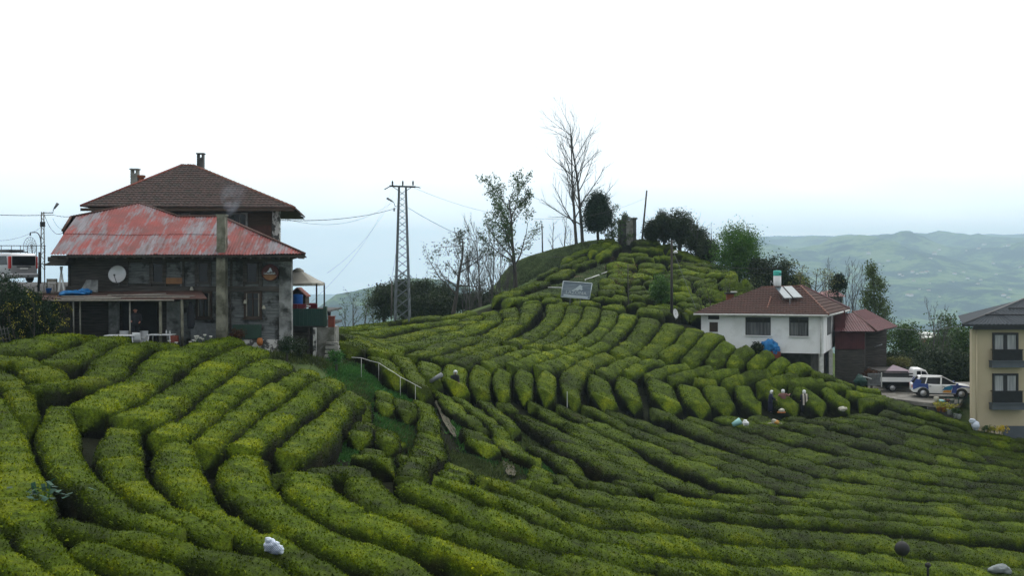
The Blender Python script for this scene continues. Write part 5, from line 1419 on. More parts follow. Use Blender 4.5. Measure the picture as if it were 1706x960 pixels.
# hedge, blossom and shrubs at the far left
for i, (px_, pb, pt, w_, Y_, lm, lab) in enumerate([(10, 590, 458, 30, 54, 'leaf_hedge', 'dark tall shrub at the left edge under the van'), (42, 590, 478, 28, 54.5, 'leaf_hedge', 'dark shrub below the van bumper'), (75, 590, 505, 22, 54.2, 'leaf_hedge', 'dark shrub at the left corner of the timber house'), (-22, 590, 450, 28, 55, 'leaf_hedge', 'dark shrub leaving the frame at the left edge')]):
    bush_mass('dark_hedge_shrub', on_ground(px_, pb, Y_), (w_/F*Y_, 1.0, hgt(pb, pt-8, Y_)/2), lab, 'shrub', 220+i, 'dark shrubs beside the timber house', lm, 9000, 0.06, 90, 6)
tree('blossom_shrub', on_ground(55, 540, 53), hgt(535, 486, 53), 'shrub with pale yellow-green blossom below the van', 'shrub', 230, None, leafm='blossom', nleaf=3, lsize=0.035, spread=0.08,
     stems=[(-.5, 0, .8, (-.3, 0, 1)), (0, 0, 1, (0, 0, 1)), (.4, 0, .9, (.35, 0, 1))], n=(8, 4, 3), lv=2, leaf=2, f0=.2, rmin=0.006)
# weeds and dry stems in front of the house base
for i, (px_, py_, w_, h_, Y_, lm, lab) in enumerate([(395, 570, .35, .35, 55.5, 'leaf_red', 'reddish withered shrub at the foot of the flue'), (478, 590, .55, .45, 54.5, 'leaf_hedge', 'dark climbing weeds at the house corner'), (560, 606, .45, .35, 55, 'leaf_weed', 'green weeds right of the concrete steps'),
      (500, 600, .5, .6, 56, 'leaf_dark', 'dark creeper on the wall under the terrace')]):
    bush_mass('weed_clump', on_ground(px_, py_, Y_), (w_, w_, h_), lab, 'plant', 240+i, None, lm, 1500, 0.05, 40, 4)
# white arum flowers along the house
for i, (px_, py_, n_, lab) in enumerate([(291, 574, 3, 'white flowers left of the hanging coat'), (316, 570, 3, 'white flowers below the leaning sheet, left group'), (334, 565, 5, 'white flowers below the leaning sheet, middle group'), (350, 563, 2, 'white flowers at the foot of the flue')]):
    t = thing('white_flowers', (X(px_, 54.2), 54.2, Z(py_+10, 54.2)), lab, 'flowers', 'white flowers in front of the timber house')
    rr = np.random.default_rng(i); st_, pe = MB(), MB()
    for k in range(n_):
        x, y, h_ = rr.uniform(-.3, .3), rr.uniform(-.1, .1), rr.uniform(.2, .42)
        st_.tube([(x*0.6, y, 0), (x, y, h_)], 0.012, 4)
        pe.lathe([(0.01, -0.03), (0.05, 0.03), (0.10, 0.08), (0.07, 0.09), (0.03, 0.05)], (x, y, h_), 8)
    st_.build('stem', 'leaf_weed', t); pe.build('petals', 'petal', t)

# grass, weeds and ground cover
def scatter(name, label, polys, dens, size, m, seed, tall=1.0):
    rr = np.random.default_rng(seed); P0 = []
    for poly, n in polys:
        xs, ys = [q[0] for q in poly], [q[1] for q in poly]; c = 0
        pl = np.array(poly, float)
        while c < n:
            px_, py_ = rr.uniform(min(xs), max(xs)), rr.uniform(min(ys), max(ys))
            ins = False; j = len(pl)-1
            for i in range(len(pl)):
                if (pl[i][1] > py_) != (pl[j][1] > py_) and px_ < (pl[j][0]-pl[i][0])*(py_-pl[i][1])/(pl[j][1]-pl[i][1])+pl[i][0]: ins = not ins
                j = i
            if not ins: continue
            g = hit(px_, py_, off=-TEA_H); c += 1
            P0.append(g)
    P0 = np.array(P0)
    Q = np.repeat(P0, dens, axis=0); Q[:, :2] += rr.normal(size=(len(Q), 2))*0.32; Q[:, 2] = ground(Q[:, 0], Q[:, 1]) + 0.0
    N = len(Q); sz = size*rr.uniform(0.5, 1.4, N)*np.clip(Q[:, 1]/50, 0.8, 2.2)
    a = rr.uniform(0, 6.28, N)
    U = np.stack([np.cos(a), np.sin(a), 0*a], 1)*sz[:, None]*0.16
    W = np.stack([rr.normal(size=N)*0.45, rr.normal(size=N)*0.45, np.full(N, 1.0)], 1)*sz[:, None]*tall
    mb = MB(); mb.tris(Q, U, W)
    tag(mb.build(name, m), label, None, None, 'stuff')
scatter('weeds', 'lush dark green weeds in the hollow between the tea hedges', [([(575, 700), (640, 655), (712, 650), (700, 720), (650, 780), (590, 790), (560, 745)], 260), ([(760, 690), (785, 700), (825, 745), (840, 765), (800, 770), (775, 735)], 130),
    ([(560, 615), (600, 610), (650, 640), (620, 665), (570, 650)], 90), ([(855, 750), (905, 765), (930, 800), (880, 790)], 60)], 130, 0.30, 'leaf_weed', 3, 0.55)
scatter('tall_grass', 'yellowish grass between the ragged tea bushes', [([(660, 690), (700, 680), (720, 740), (680, 790), (620, 790), (640, 740)], 160), ([(785, 690), (830, 700), (860, 760), (850, 790), (810, 740)], 110), ([(740, 760), (800, 770), (830, 800), (760, 800)], 60),
    ([(540, 640), (600, 640), (640, 690), (600, 720), (560, 680)], 90), ([(870, 700), (900, 720), (940, 790), (900, 790), (860, 740)], 70)], 110, 0.30, 'grass_blade', 4, 0.55)
scatter('hill_grass', 'rough tussocky grass on the left flank of the hill', [([(838, 470), (850, 445), (880, 420), (920, 406), (965, 398), (1000, 396), (960, 425), (900, 455), (860, 476)], 1600), ([(880, 492), (935, 462), (1000, 440), (1010, 470), (980, 500), (900, 505)], 420)], 90, 0.30, 'hill_grass', 5, 0.35)
scatter('verge_grass', 'grass along the house and the field edge', [([(440, 600), (520, 606), (560, 625), (600, 600), (585, 585), (545, 600), (470, 590)], 120), ([(1200, 560), (1290, 600), (1440, 655), (1380, 640), (1260, 580)], 60)], 60, 0.16, 'grass_blade', 6)

# ------------------------------------------------------------------ white house and its surroundings
def PB(px, py, Y): return P(px, py, Y)
wh = thing('white_house', (24.4, 86, -8.3), 'white house on posts with brown tile roof and solar panels', 'house')
zb_, zg_ = -6.57, -3.48
cC = V3(24.40, 86.0, 0); cL = V3(X(1168, 88.4), 88.4, 0); cR = V3(X(1391.5, 94.5), 94.5, 0); cBL = V3(X(1168, 88.4)+2.4, 97.0, 0)
b = MB(); wall_block(b, [cL[:2], cC[:2], cR[:2], cBL[:2]], zb_, zg_+0.06); part(b, 'wall', 'white_wall', wh)
fd = unit(cC-cL)         # along the front, to the right
fn = V3(fd[1], -fd[0], 0)
if fn[1] > 0: fn = -fn
def on_front(px, py):    # point of the front wall under a pixel
    # solve cL + t*fd with x/Y = (px-853)/F
    k = (px-853)/F; t = (k*cL[1]-cL[0])/(fd[0]-k*fd[1]); p = cL + fd*t; return V3(p[0], p[1], Z(py, p[1])), t
Mf = lambda p: Matrix(((fd[0], -fn[0], 0, p[0]), (fd[1], -fn[1], 0, p[1]), (0, 0, 1, p[2]), (0, 0, 0, 1)))
def wall_window(px0, px1, py0, py1, name='window', curtain=True, split=(0.7,)):
    p0, t0 = on_front(px0, py1); p1, t1 = on_front(px1, py1); w_ = t1-t0; h_ = Z(py0, p0[1]) - p0[2]
    q = Mf(p0); o = wh.location
    q = Matrix.Translation(-Vector(o)) @ q
    f = MB(); fw = 0.06
    f.box(0, fw, -0.04, 0.02, 0, h_, 0, q); f.box(w_-fw, w_, -0.04, 0.02, 0, h_, 0, q); f.box(fw, w_-fw, -0.04, 0.02, 0, fw, 0, q); f.box(fw, w_-fw, -0.04, 0.02, h_-fw, h_, 0, q)
    for s_ in split: f.box(w_*s_-0.03, w_*s_+0.03, -0.035, 0.01, fw, h_-fw, 0, q)
    f.box(fw, w_-fw, -0.03, 0.008, h_*0.72-0.02, h_*0.72+0.02, 0, q)
    w = f.build(name, 'metal_dark', wh)
    g = MB(); g.box(fw, w_-fw, -0.012, 0.01, fw, h_-fw, 0, q); g.build('pane', 'glass', wh).parent = w
    c = MB(); nn = 60; xs = np.linspace(fw+0.02, w_-fw-0.02, nn); yy = -0.018 + 0.004*np.sin(np.arange(nn)*1.3)
    v0 = np.stack([xs, yy, np.full(nn, fw)], 1); v1 = np.stack([xs, yy, np.full(nn, h_*0.70)], 1)
    Rm = np.array(q.to_3x3()); tr = np.array(q.translation)
    c.loft([v0@Rm.T+tr, v1@Rm.T+tr], 0, True, False, False); c.build('curtain', 'curtain_dim', w)
    s = MB(); s.box(-0.05, w_+0.05, -0.13, -0.001, -0.07, -0.003, 0, q); s.build('sill', 'white_paint', w)
wall_window(1242, 1284, 528.5, 558.5); wall_window(1315, 1347, 528.5, 560, split=(0.5,))
p0, t0 = on_front(1182, 553); p1, t1 = on_front(1196, 553)
q = Matrix.Translation(-Vector(wh.location)) @ Mf(p0)
b = MB(); b.box(0, t1-t0, -0.03, 0.02, 0, Z(537, p0[1])-p0[2], 0, q); b.build('door', 'window_frame', wh)
b = MB(); b.box(-0.1, t1-t0+0.1, -0.06, 0.02, 1.0, 1.35, 0, q); b.build('awning', 'metal_dark', wh)
# window on the side wall
sd = unit(cR-cC); sn = V3(sd[1], -sd[0], 0)
Ms = Matrix.Translation(-Vector(wh.location)) @ Matrix(((sd[0], -sn[0], 0, cC[0]+sd[0]*2.6), (sd[1], -sn[1], 0, cC[1]+sd[1]*2.6), (0, 0, 1, zb_+1.3), (0, 0, 0, 1)))
b = MB(); b.box(0, 3.0, -0.03, 0.02, 0, 1.45, 0, Ms); w = b.build('window', 'metal_dark', wh); b = MB(); b.box(0.1, 2.9, -0.035, -0.031, 0.1, 1.35, 0, Ms); b.build('pane', 'curtain_dim', w)
b = MB(); b.tube([cC + V3(-0.25, -0.10, zb_-0.2), cC + V3(-0.25, -0.10, zg_-0.05)], 0.05, 8); part(b, 'drainpipe', 'white_old', wh)
# roof
ov = 0.55
e_L = cL - fd*ov + fn*ov + V3(0, 0, zg_); e_C = cC + fd*0.35 + fn*ov + V3(0, 0, zg_)
e_R = V3(X(1415, 95.2), 95.2, Z(515.5, 95.2)); e_B = cBL + V3(-0.7, 0.7, zg_)
rl = P(1268, 479, 91.5); rr_ = P(1334, 477, 91.0)
b = MB(); roof_face(b, e_L, e_C, rl, rr_, 'tile', 0.24, 0.36, 0.035, 0.06); roof_face(b, e_C, e_R, rr_, rr_, 'tile', 0.24, 0.36, 0.035, 0.06)
b.add([e_B, e_L, rl, e_R, rr_], [(0, 1, 2), (3, 4, 2, 0)])
rf = part(b, 'roof', 'roof_tile_new', wh)
b = MB(); ridge_caps(b, rr_, e_C, 0.09, 0.36); ridge_caps(b, rl, rr_, 0.09, 0.36); part(b, 'ridge', 'ridge_tile', wh, rf)
b = MB(); ridge_caps(b, P(1284, 500, 89.2)+V3(0,-.1,.25), P(1278, 517, 87.5)+V3(0,0,.1), 0.07, 0.3); part(b, 'mended_tiles', 'ridge_tile', wh, rf)
b = MB(); b.tube([rr_+V3(0.1, .2, 0), e_R+V3(0, 0, 0.06)], 0.14, 5); part(b, 'verge_sheet', 'red_sheet', wh, rf)
b = MB(); b.tube([e_L-V3(0,0,.08), e_C-V3(0,0,.08)], 0.09, 6); b.tube([e_C-V3(0,0,.08), e_R-V3(0,0,.08)], 0.09, 6); part(b, 'gutter', 'white_old', wh, rf)
b = MB(); b.add([e_L-V3(0,0,.1), e_C-V3(0,0,.1), e_R-V3(0,0,.1), e_B-V3(0,0,.1)], [(0,1,2,3)]); part(b, 'soffit', 'white_old', wh)
b = MB(); x, y = P(1216, 497, 91)[:2]; b.box(x-0.28, x+0.28, y-0.28, y+0.28, Z(505, y)-0.4, Z(490, y)); cb = part(b, 'chimney', 'brick', wh, rf)
b = MB(); b.box(x-0.40, x+0.40, y-0.4, y+0.4, Z(490, y), Z(487.5, y)); part(b, 'chimney_cap', 'black', wh, rf)
b = MB(); b.box(x+0.1, x+0.55, y-0.3, y+0.2, Z(487.5, y), Z(485.5, y)); part(b, 'cap_stone', 'white_old', wh, rf)
for k_, nm in enumerate((cC + V3(-0.15, 0.15, 0), cC*0.35 + cR*0.65 + V3(-.1, 0, 0), cL*0.45+cC*0.55 + V3(0, 0.3, 0))):
    b = MB(); b.box(nm[0]-0.16, nm[0]+0.16, nm[1]-0.16, nm[1]+0.16, -9.3, zb_-0.002); part(b, 'post', 'white_old' if k_ < 2 else 'concrete', wh)
b = MB(); m0 = cL*0.4+cC*0.6; b.prism([(m0[0], m0[1]+2.4), (cC[0]-0.3, cC[1]+2.6), (cR[0]-.4, cR[1]-.3), (cBL[0], cBL[1])], -9.3, zb_-0.003, 'z'); part(b, 'basement', 'concrete_dark', wh)
# solar water heater
so = thing('solar_heater', P(1300, 480, 89.8), 'two glass solar panels and round tank on the brown roof', 'solar heater')
b = MB(); tp_ = P(1295, 477, 89.3); b.lathe([(0.02, 0), (0.30, 0), (0.31, 0.1), (0.31, 0.85)], tp_, 20); part(b, 'tank_body', 'plastic_white', so)
b = MB(); b.lathe([(0.315, 0.85), (0.32, 0.88), (0.32, 1.22), (0.29, 1.27), (0.02, 1.29)], tp_, 20); part(b, 'tank_top', 'teal_plastic', so)
b = MB(); b.box(tp_[0]+0.05, tp_[0]+0.26, tp_[1]-0.335, tp_[1]-0.322, tp_[2]+0.98, tp_[2]+1.04); part(b, 'emblem', 'metal_dark', so)
for a_, c_, d_, e__ in (((1291, 478), (1303, 477.5), (1320, 496.5), (1307, 497)), ((1304.5, 477), (1319, 476.5), (1337.5, 495.5), (1322, 496))):
    Yt, Yb = 89.3, 87.9
    v = [P(*a_, Yt), P(*c_, Yt), P(*d_, Yb), P(*e__, Yb)]; n_ = unit(np.cross(v[1]-v[0], v[3]-v[0])); n_ = n_ if n_[2] > 0 else -n_
    b = MB(); b.add([p_-n_*0.08 for p_ in v]+v, [(0,1,2,3), (7,6,5,4), (0,4,5,1), (1,5,6,2), (2,6,7,3), (3,7,4,0)]); fr_ = part(b, 'panel_frame', 'metal_grey', so)
    c0 = sum(v)/4; b = MB(); b.add([c0+(p_-c0)*0.93+n_*0.006 for p_ in v], [(0,1,2,3)]); part(b, 'panel_glass', 'solar', so, fr_)
b = MB()
for p_, q_ in ((P(1316, 496, 88), P(1316, 512, 87.6)), (P(1305, 496, 88), P(1304, 500, 88.3)), (P(1289, 475, 89.4), P(1284, 468, 89.5)), (P(1284, 468, 89.5), P(1283, 478, 89.6))): b.tube([p_, q_], 0.035, 5)
part(b, 'pipework', 'metal_grey', so)
# blue tarp heap and dark bush at the wall
p_, t_ = on_front(1280, 579); b = MB(); blob(b, (0, 0, 0.35), (0.62, 0.4, 0.48), 16, 9, 5, 0.45); blob(b, (0.4, -.05, 0.15), (0.35, 0.35, 0.35), 12, 7, 8, 0.4); o = b.build('tarpaulin', 'blue_tarp'); o.location = (p_[0], p_[1]-0.6, Z(586, p_[1]-0.6)); tag(o, 'bright blue tarpaulin heaped against the white wall', 'tarpaulin')
b = MB(); b.box(-0.6, 0.75, -0.35, 0.35, -0.5, 0.02); o = b.build('block_stack', 'red_brown'); o.location = (p_[0], p_[1]-0.6, Z(586, p_[1]-0.6)); tag(o, 'stack of red-brown blocks under the blue tarpaulin', 'blocks')
bush_mass('dark_bush', (p_[0]-1.05, p_[1]-0.7, Z(586, p_[1])-0.2), (0.5, 0.4, 0.5), 'dark bush left of the blue tarpaulin', 'bush', 300, None, 'leaf_dark', 1500, 0.09, 40, 4)

# red sheet annex and the dark barn behind
an = thing('wooden_barn', (X(1440, 93), 93, -9.4), 'dark wooden barn with dark red metal roof and cladding', 'barn')
b = MB(); b.prism([(X(1391, 92), 92), (X(1440, 92), 92), (X(1443, 93), 93), (X(1477, 93), 93), (X(1476, 99), 99), (X(1396, 99), 99)], -10.4, Z(548, 93), 'z'); part(b, 'wall', 'plank_dark', an)
b = MB(); planks(b, X(1442, 93), X(1476, 93), -10.2, Z(553, 93), 92.98, 0.28, 0, 12, 0.05); part(b, 'cladding', 'plank_dark', an)
b = MB(); planks(b, X(1393, 92), X(1439, 92), -10.2, Z(582, 92), 91.99, 0.3, 0, 14, 0.05)
part(b, 'cladding', 'plank_dark', an)
b = MB()
for i in range(16):
    xa = X(1391, 91.9)+i*0.155; b.box(xa, xa+0.12, 91.84, 91.9, Z(582, 91.9), Z(551, 91.9)); b.box(xa+0.12, xa+0.155, 91.86, 91.9, Z(582, 91.9), Z(551, 91.9))
b.box(X(1391, 91.9), X(1408, 91.9), 91.9, 92.4, Z(551, 92), Z(518, 92))
part(b, 'metal_cladding', 'red_sheet', an)
eA, eB, eC = P(1390, 552.5, 91.3), P(1460, 552.5, 91.3), P(1496, 544, 96)
ra, rb_ = P(1404, 522, 94.5), P(1420, 519, 95.0)
b = MB(); roof_face(b, eA, eB, ra, rb_, 'sheet', 0.22, 0.3, 0.03, 0.01); roof_face(b, eB, eC, rb_, P(1432, 517, 98), 'sheet', 0.22, 0.3, 0.03, 0.01)
rf = part(b, 'roof', 'red_sheet', an)
b = MB(); b.tube([rb_, eB+V3(0, 0, .05)], 0.08, 6); part(b, 'ridge', 'rust', an, rf)
b = MB(); b.add([eA-V3(0,0,.08), eB-V3(0,0,.08), eC-V3(0,0,.08), P(1404, 548, 99)], [(0,1,2,3)]); part(b, 'soffit', 'plank_dark', an)
b = MB(); b.tube([P(1457, 578.5, 92.6), P(1470, 574, 92.6)], 0.05, 5); part(b, 'rail', 'metal_grey', an)
# low mauve roof behind the truck
lo = thing('low_shelter', (X(1490, 88), 88, -9.3), 'low shelter with mauve roof behind the flatbed truck', 'shelter')
b = MB(); pk_ = P(1488, 608, 91); b.add([P(1474, 621, 87), P(1522, 621, 87), pk_, P(1468, 621, 95), P(1526, 621, 95)], [(0,1,2), (1,4,2), (4,3,2), (3,0,2)]); part(b, 'roof', mat('mauve_roof', (0.22, 0.17, 0.20), (0.17, 0.13, 0.155), 2, 0.8), lo)
b = MB(); b.box(X(1476, 87.5), X(1519, 87.5), 87.5, 94.5, -9.4, Z(621.5, 87.5)); part(b, 'wall', 'plank_dark', lo)
# far pink-roofed house behind the bare trees
fh = thing('far_house', (X(1386, 122), 122, Z(512, 122)), 'small house with faded pink roof behind the bare trees', 'house')
b = MB(); b.box(X(1368, 122), X(1404, 122), 122, 126, Z(530, 122), Z(494, 122)); part(b, 'wall', 'concrete', fh)
b = MB(); pk_ = P(1384, 483, 124); pk2 = P(1392, 483, 124)
A_, B_ = P(1361, 494.5, 121.3), P(1409, 494.5, 121.3); roof_face(b, A_, B_, pk_, pk2, 'tile', 0.3, 0.4, 0.03, 0.03); b.add([A_, B_, V3(B_[0], 127, B_[2]), V3(A_[0], 127, A_[2]), pk_, pk2], [(3,2,5,4), (0,3,4), (1,5,2)])
part(b, 'roof', mat('pink_roof', (0.36, 0.19, 0.19), (0.28, 0.15, 0.15), 2, 0.8), fh)
for a_ in (1374, 1387, 1397):
    b = MB(); b.box(X(a_, 121.98), X(a_+5, 121.98), 121.93, 121.99, Z(508, 122), Z(498, 122)); part(b, 'window', 'glass', fh)
# white vehicle roof and pale houses lower in the valley
for i, (a_, c_, py_, Y_, lab) in enumerate([(1547, 1560, 556, 175, 'pale flat roof far below between the trees'), (1552, 1572, 563, 170, 'faded reddish shed far below between the trees')]):
    t = thing('valley_house', (X((a_+c_)/2, Y_), Y_, Z(py_, Y_)-3), lab, 'house')
    b = MB(); b.box(X(a_, Y_), X(c_, Y_), Y_, Y_+4, Z(py_, Y_)-4, Z(py_, Y_)-0.3); part(b, 'wall', 'brick' if i else 'concrete', t)
    b = MB(); b.box(X(a_-1, Y_), X(c_+1, Y_), Y_-0.3, Y_+4.3, Z(py_, Y_)-0.3, Z(py_, Y_)); part(b, 'roof', 'far_wall', t)

# ---- beige building at the right edge
YB = 76.0
be = thing('beige_building', (X(1660, YB), YB, -11.6), 'beige rendered apartment building with dark grey metal roof', 'building')
xb0 = X(1619, YB); zt_ = Z(549, YB)
b = MB(); wall_block(b, [(xb0, YB), (46, YB), (48, 88), (xb0*88/YB+0.3, 88)], -13.5, zt_); part(b, 'wall', 'beige_wall', be)
b = MB(); b.box(xb0-0.02, X(1625, YB), YB-0.05, YB+0.3, -13.5, zt_); part(b, 'corner_strip', 'beige_trim', be)
b = MB(); b.tube([(X(1626.5, YB), YB-0.06, -13), (X(1626.5, YB), YB-0.06, zt_)], 0.05, 8); part(b, 'drainpipe', 'beige_trim', be)
def balcony_window(px0, px1, p0_, p1_, rail_top, shelf0, shelf1):
    x0, x1 = X(px0, YB), X(px1, YB); z0_, z1_ = Z(p1_, YB), Z(p0_, YB); y = YB
    f = MB(); fw = 0.13; xm = (x0+x1)/2
    f.box(x0, x0+fw, y-0.09, y+0.01, z0_, z1_); f.box(x1-fw, x1, y-0.09, y+0.01, z0_, z1_); f.box(x0+fw, x1-fw, y-0.09, y+0.01, z1_-fw, z1_); f.box(xm-0.11, xm+0.11, y-0.085, y+0.01, z0_, z1_-fw)
    w = part(f, 'window', 'metal_dark', be)
    for a_, c_ in ((x0+fw, xm-0.11), (xm+0.11, x1-fw)):
        g = MB(); g.box(a_, c_, y-0.03, y+0.01, z0_, z1_-fw); part(g, 'pane', 'glass', be, w)
        c = MB(); nn = 24; xs = np.linspace(a_+0.03, c_-0.03, nn); yy = y-0.042+0.005*np.sin(np.arange(nn)*1.7)
        c.loft([np.stack([xs, yy, np.full(nn, z0_+0.02)], 1), np.stack([xs, yy, np.full(nn, z1_-fw-0.03)], 1)], 0, True, False, False); part(c, 'curtain', 'curtain', be, w)
    r = MB(); zr_ = Z(rail_top, YB); xa, xc = X(px0-2.5, YB), X(px1+3, YB)
    r.box(xa-0.06, xc+0.06, y-0.42, y-0.36, zr_-0.04, zr_+0.02)
    for i in range(30):
        xx = xa+(xc-xa)*i/29; r.box(xx-0.016, xx+0.016, y-0.40, y-0.375, z0_-0.05, zr_-0.04)
    for xx in (xa, xc): r.box(xx-0.02, xx+0.02, y-0.36, y, zr_-0.03, zr_+0.01)
    r.box(xa, xc, y-0.372, y-0.366, z0_, zr_-0.05)
    part(r, 'railing', 'metal_dark', be)
    s = MB(); s.box(X(px0-5, YB), X(px1+6, YB), y-0.5, y-0.001, Z(shelf1, YB), Z(shelf0, YB)); s.box(X(px0-6, YB), X(px1+7, YB), y-0.56, y-0.002, Z(shelf0, YB)+0.002, Z(shelf0, YB)+0.06); part(s, 'ledge', 'shelf_grey', be)
balcony_window(1653, 1696, 554.5, 600, 582, 602, 612); balcony_window(1653, 1696, 622.5, 670, 651, 672, 682)
b = MB(); b.box(X(1671, YB), 44, YB-0.05, YB+0.02, -13, Z(710, YB)); part(b, 'garage_door', 'shelf_grey', be)
ze_ = Z(541, YB-0.6); A_, B_ = V3(X(1604, YB-0.6), YB-0.6, ze_), V3(50, YB-0.6, ze_); s_ = 0.5
Cr, Dr = V3(A_[0]+7.8, YB+7.2, ze_+1.55), V3(44, YB+7.2, ze_+1.55)
b = MB(); roof_face(b, A_, B_, Cr, Dr, 'sheet', 0.30, 0.9, 0.04, 0.03); 
Ab_ = V3(A_[0]*89/75.4, 90, ze_); b.add([A_, Ab_, Cr, Dr, V3(50, 90, ze_)], [(0, 1, 2), (1, 4, 3, 2)])
rf = part(b, 'roof', 'dark_roof', be)
b = MB(); b.tube([A_, Cr], 0.09, 6); 
for t0, x0_, x1_ in ((0.55, 36, 50), (0.30, 33.5, 50)):
    zz = ze_+1.55*t0; b.tube([(x0_, YB-0.6+7.8*t0, zz+0.12), (x1_, YB-0.6+7.8*t0, zz+0.12)], 0.05, 5)
part(b, 'snow_bar', 'metal_dark', be, rf)
b = MB(); b.box(X(1604, YB-0.6), 50, YB-0.6, YB-0.45, ze_-0.13, ze_); b.prism([(X(1617, YB), YB-.5), (49, YB-.5), (49, 88), (X(1617, YB)*88/YB+.3, 88)], zt_, ze_-0.13, 'z'); part(b, 'fascia', 'metal_dark', be)

# ---- driveway with its slab, the vehicles stand on it
zd = -9.5
b = MB(); dp = [(X(1445, 93), 93), (X(1447, 86), 86), (X(1470, 82), 82), (X(1520, 79.5), 79.5), (X(1560, 78.0), 78.0), (xb0-0.02, 78.0), (xb0*93/76+.25, 93)]
b.add([(x_, y_, zd) for x_, y_ in dp] + [(x_, y_, zd-0.28) for x_, y_ in dp], [tuple(range(7))] + [(i, i+7, (i+1) % 7+7, (i+1) % 7) for i in range(7)])
tag(b.build('driveway', 'gravel'), 'pale gravel driveway between the barn and the beige building', kind='structure')
gw = thing('garage_wall', (X(1600, 78), 78, -12), 'dark opening and retaining wall under the driveway slab', 'wall')
b = MB(); b.box(X(1578, 78.1), xb0-0.03, 79.6, 79.8, -12.6, zd-0.3); part(b, 'back_wall', 'black', gw)
b = MB(); b.prism([(X(1545, 78.4), zd-0.3), (X(1580, 78.4), zd-0.3), (X(1612, 78.4), -11.9), (X(1612, 78.4), -12.6), (X(1545, 78.4), -12.6)], 78.3, 78.5, 'y'); part(b, 'slope_wall', 'concrete_dark', gw)
fe = thing('driveway_fence', (X(1600, 77.9), 77.9, zd), 'low green mesh fence along the driveway slab edge', 'fence')
b = MB()
for i in range(34): xx = X(1574, 77.9)+i*0.056; b.box(xx-0.006, xx+0.006, 77.89, 77.905, zd, zd+0.42)
b.box(X(1574, 77.9), xb0-0.05, 77.885, 77.91, zd+0.40, zd+0.44); part(b, 'mesh', 'green_panel', fe)
for px_ in (1576, 1597, 1615):
    b = MB(); b.box(X(px_, 77.9)-0.03, X(px_, 77.9)+0.03, 77.87, 77.93, zd, zd+0.5); part(b, 'post', 'green_panel', fe)
def pot(px_, py_, Y_, m, lab, leaf=None, s_=1.0, white=False):
    t = thing('flower_pot', (X(px_, Y_), Y_, Z(py_, Y_)), lab, 'flower pot', 'flower pots below the driveway')
    b = MB(); b.lathe([(0.11*s_, 0), (0.16*s_, 0.3*s_), (0.18*s_, 0.32*s_)], (0, 0, 0), 12); b.build('pot', m, t)
    rr = np.random.default_rng(px_); lf = MB(); foliage(lf, rr.normal(size=(24, 3))*0.12*s_+V3(0, 0, 0.45*s_), 7, 0.07, 0.06, rr); lf.build('leaves', leaf or 'leaf_mid', t)
pot(1564, 686, 77.6, 'terracotta', 'terracotta pot with yellow flowers, leftmost under the driveway', 'blossom'); pot(1572, 687, 77.4, 'terracotta', 'terracotta pot with yellow flowers, right of the leftmost', 'blossom')
pot(1582, 691, 77.0, 'plastic_white', 'white bucket-shaped pot below the driveway edge', 'blossom', 1.15); pot(1592, 697, 76.6, 'plastic_white', 'white pot with a green plant at the slope foot', 'leaf_mid', 1.0); pot(1598, 698, 76.4, 'plastic_white', 'white planter nearest to the beige building corner', 'leaf_mid', 1.0)
for i, (px_, py_, w_, h_, m_, nm, lab) in enumerate([(1560, 667, .2, .42, 'sack_cream', 'white_pot', 'white round pot on the driveway edge below the car'), (1569, 668, .3, .2, 'teal_pale', 'planter_box', 'pale teal planter on the driveway edge'), (1577, 668, .26, .24, 'red_brown', 'planter_box', 'red-brown planter on the driveway edge'), (1586, 668, .2, .26, 'concrete', 'planter_box', 'grey planter on the driveway edge')]):
    b = MB(); b.lathe([(w_*0.6, 0), (w_, h_*0.7), (w_*0.8, h_)], (0, 0, 0), 10); o = b.build(nm, m_); o.location = (X(px_, 78.6), 78.6, zd); tag(o, lab, 'planter')
wt = thing('white_sack', (X(1622, 75.2), 75.2, Z(716, 75.2)), 'white cloth-covered sack at the beige building corner', 'sack')
b = MB(); blob(b, (0.15, 0, 0.3), (0.32, 0.28, 0.42), 12, 8, 4, 0.25); b.build('bag', 'sack', wt); b = MB(); blob(b, (-0.1, 0, 0.72), (0.26, 0.2, 0.2), 12, 7, 6, 0.3); b.build('bag_top', 'sack', wt); wt.scale = (.8, .8, .8)
for i, (px_, m_, lab) in enumerate([(1655, 'blossom', 'yellow-green flowering plant at the garage door'), (1668, 'yellow', 'yellow and orange flowers at the garage door'), (1645, 'leaf_mid', 'small green plant at the beige wall')]):
    t = thing('flower_bed', (X(px_, 74.6), 74.6, Z(722, 74.6)), lab, 'plant', 'plants at the foot of the beige building')
    rr = np.random.default_rng(i+7); lf = MB(); foliage(lf, rr.normal(size=(40, 3))*V3(.22, .12, .1)+V3(0, 0, .3), 8, 0.06, 0.05, rr); lf.build('leaves', m_, t)
    b = MB()
    for k in range(5): b.tube([(rr.uniform(-.2, .2), 0, -0.4), (rr.uniform(-.2, .2), 0, .35)], .012, 4)
    b.build('stems', 'leaf_mid', t)
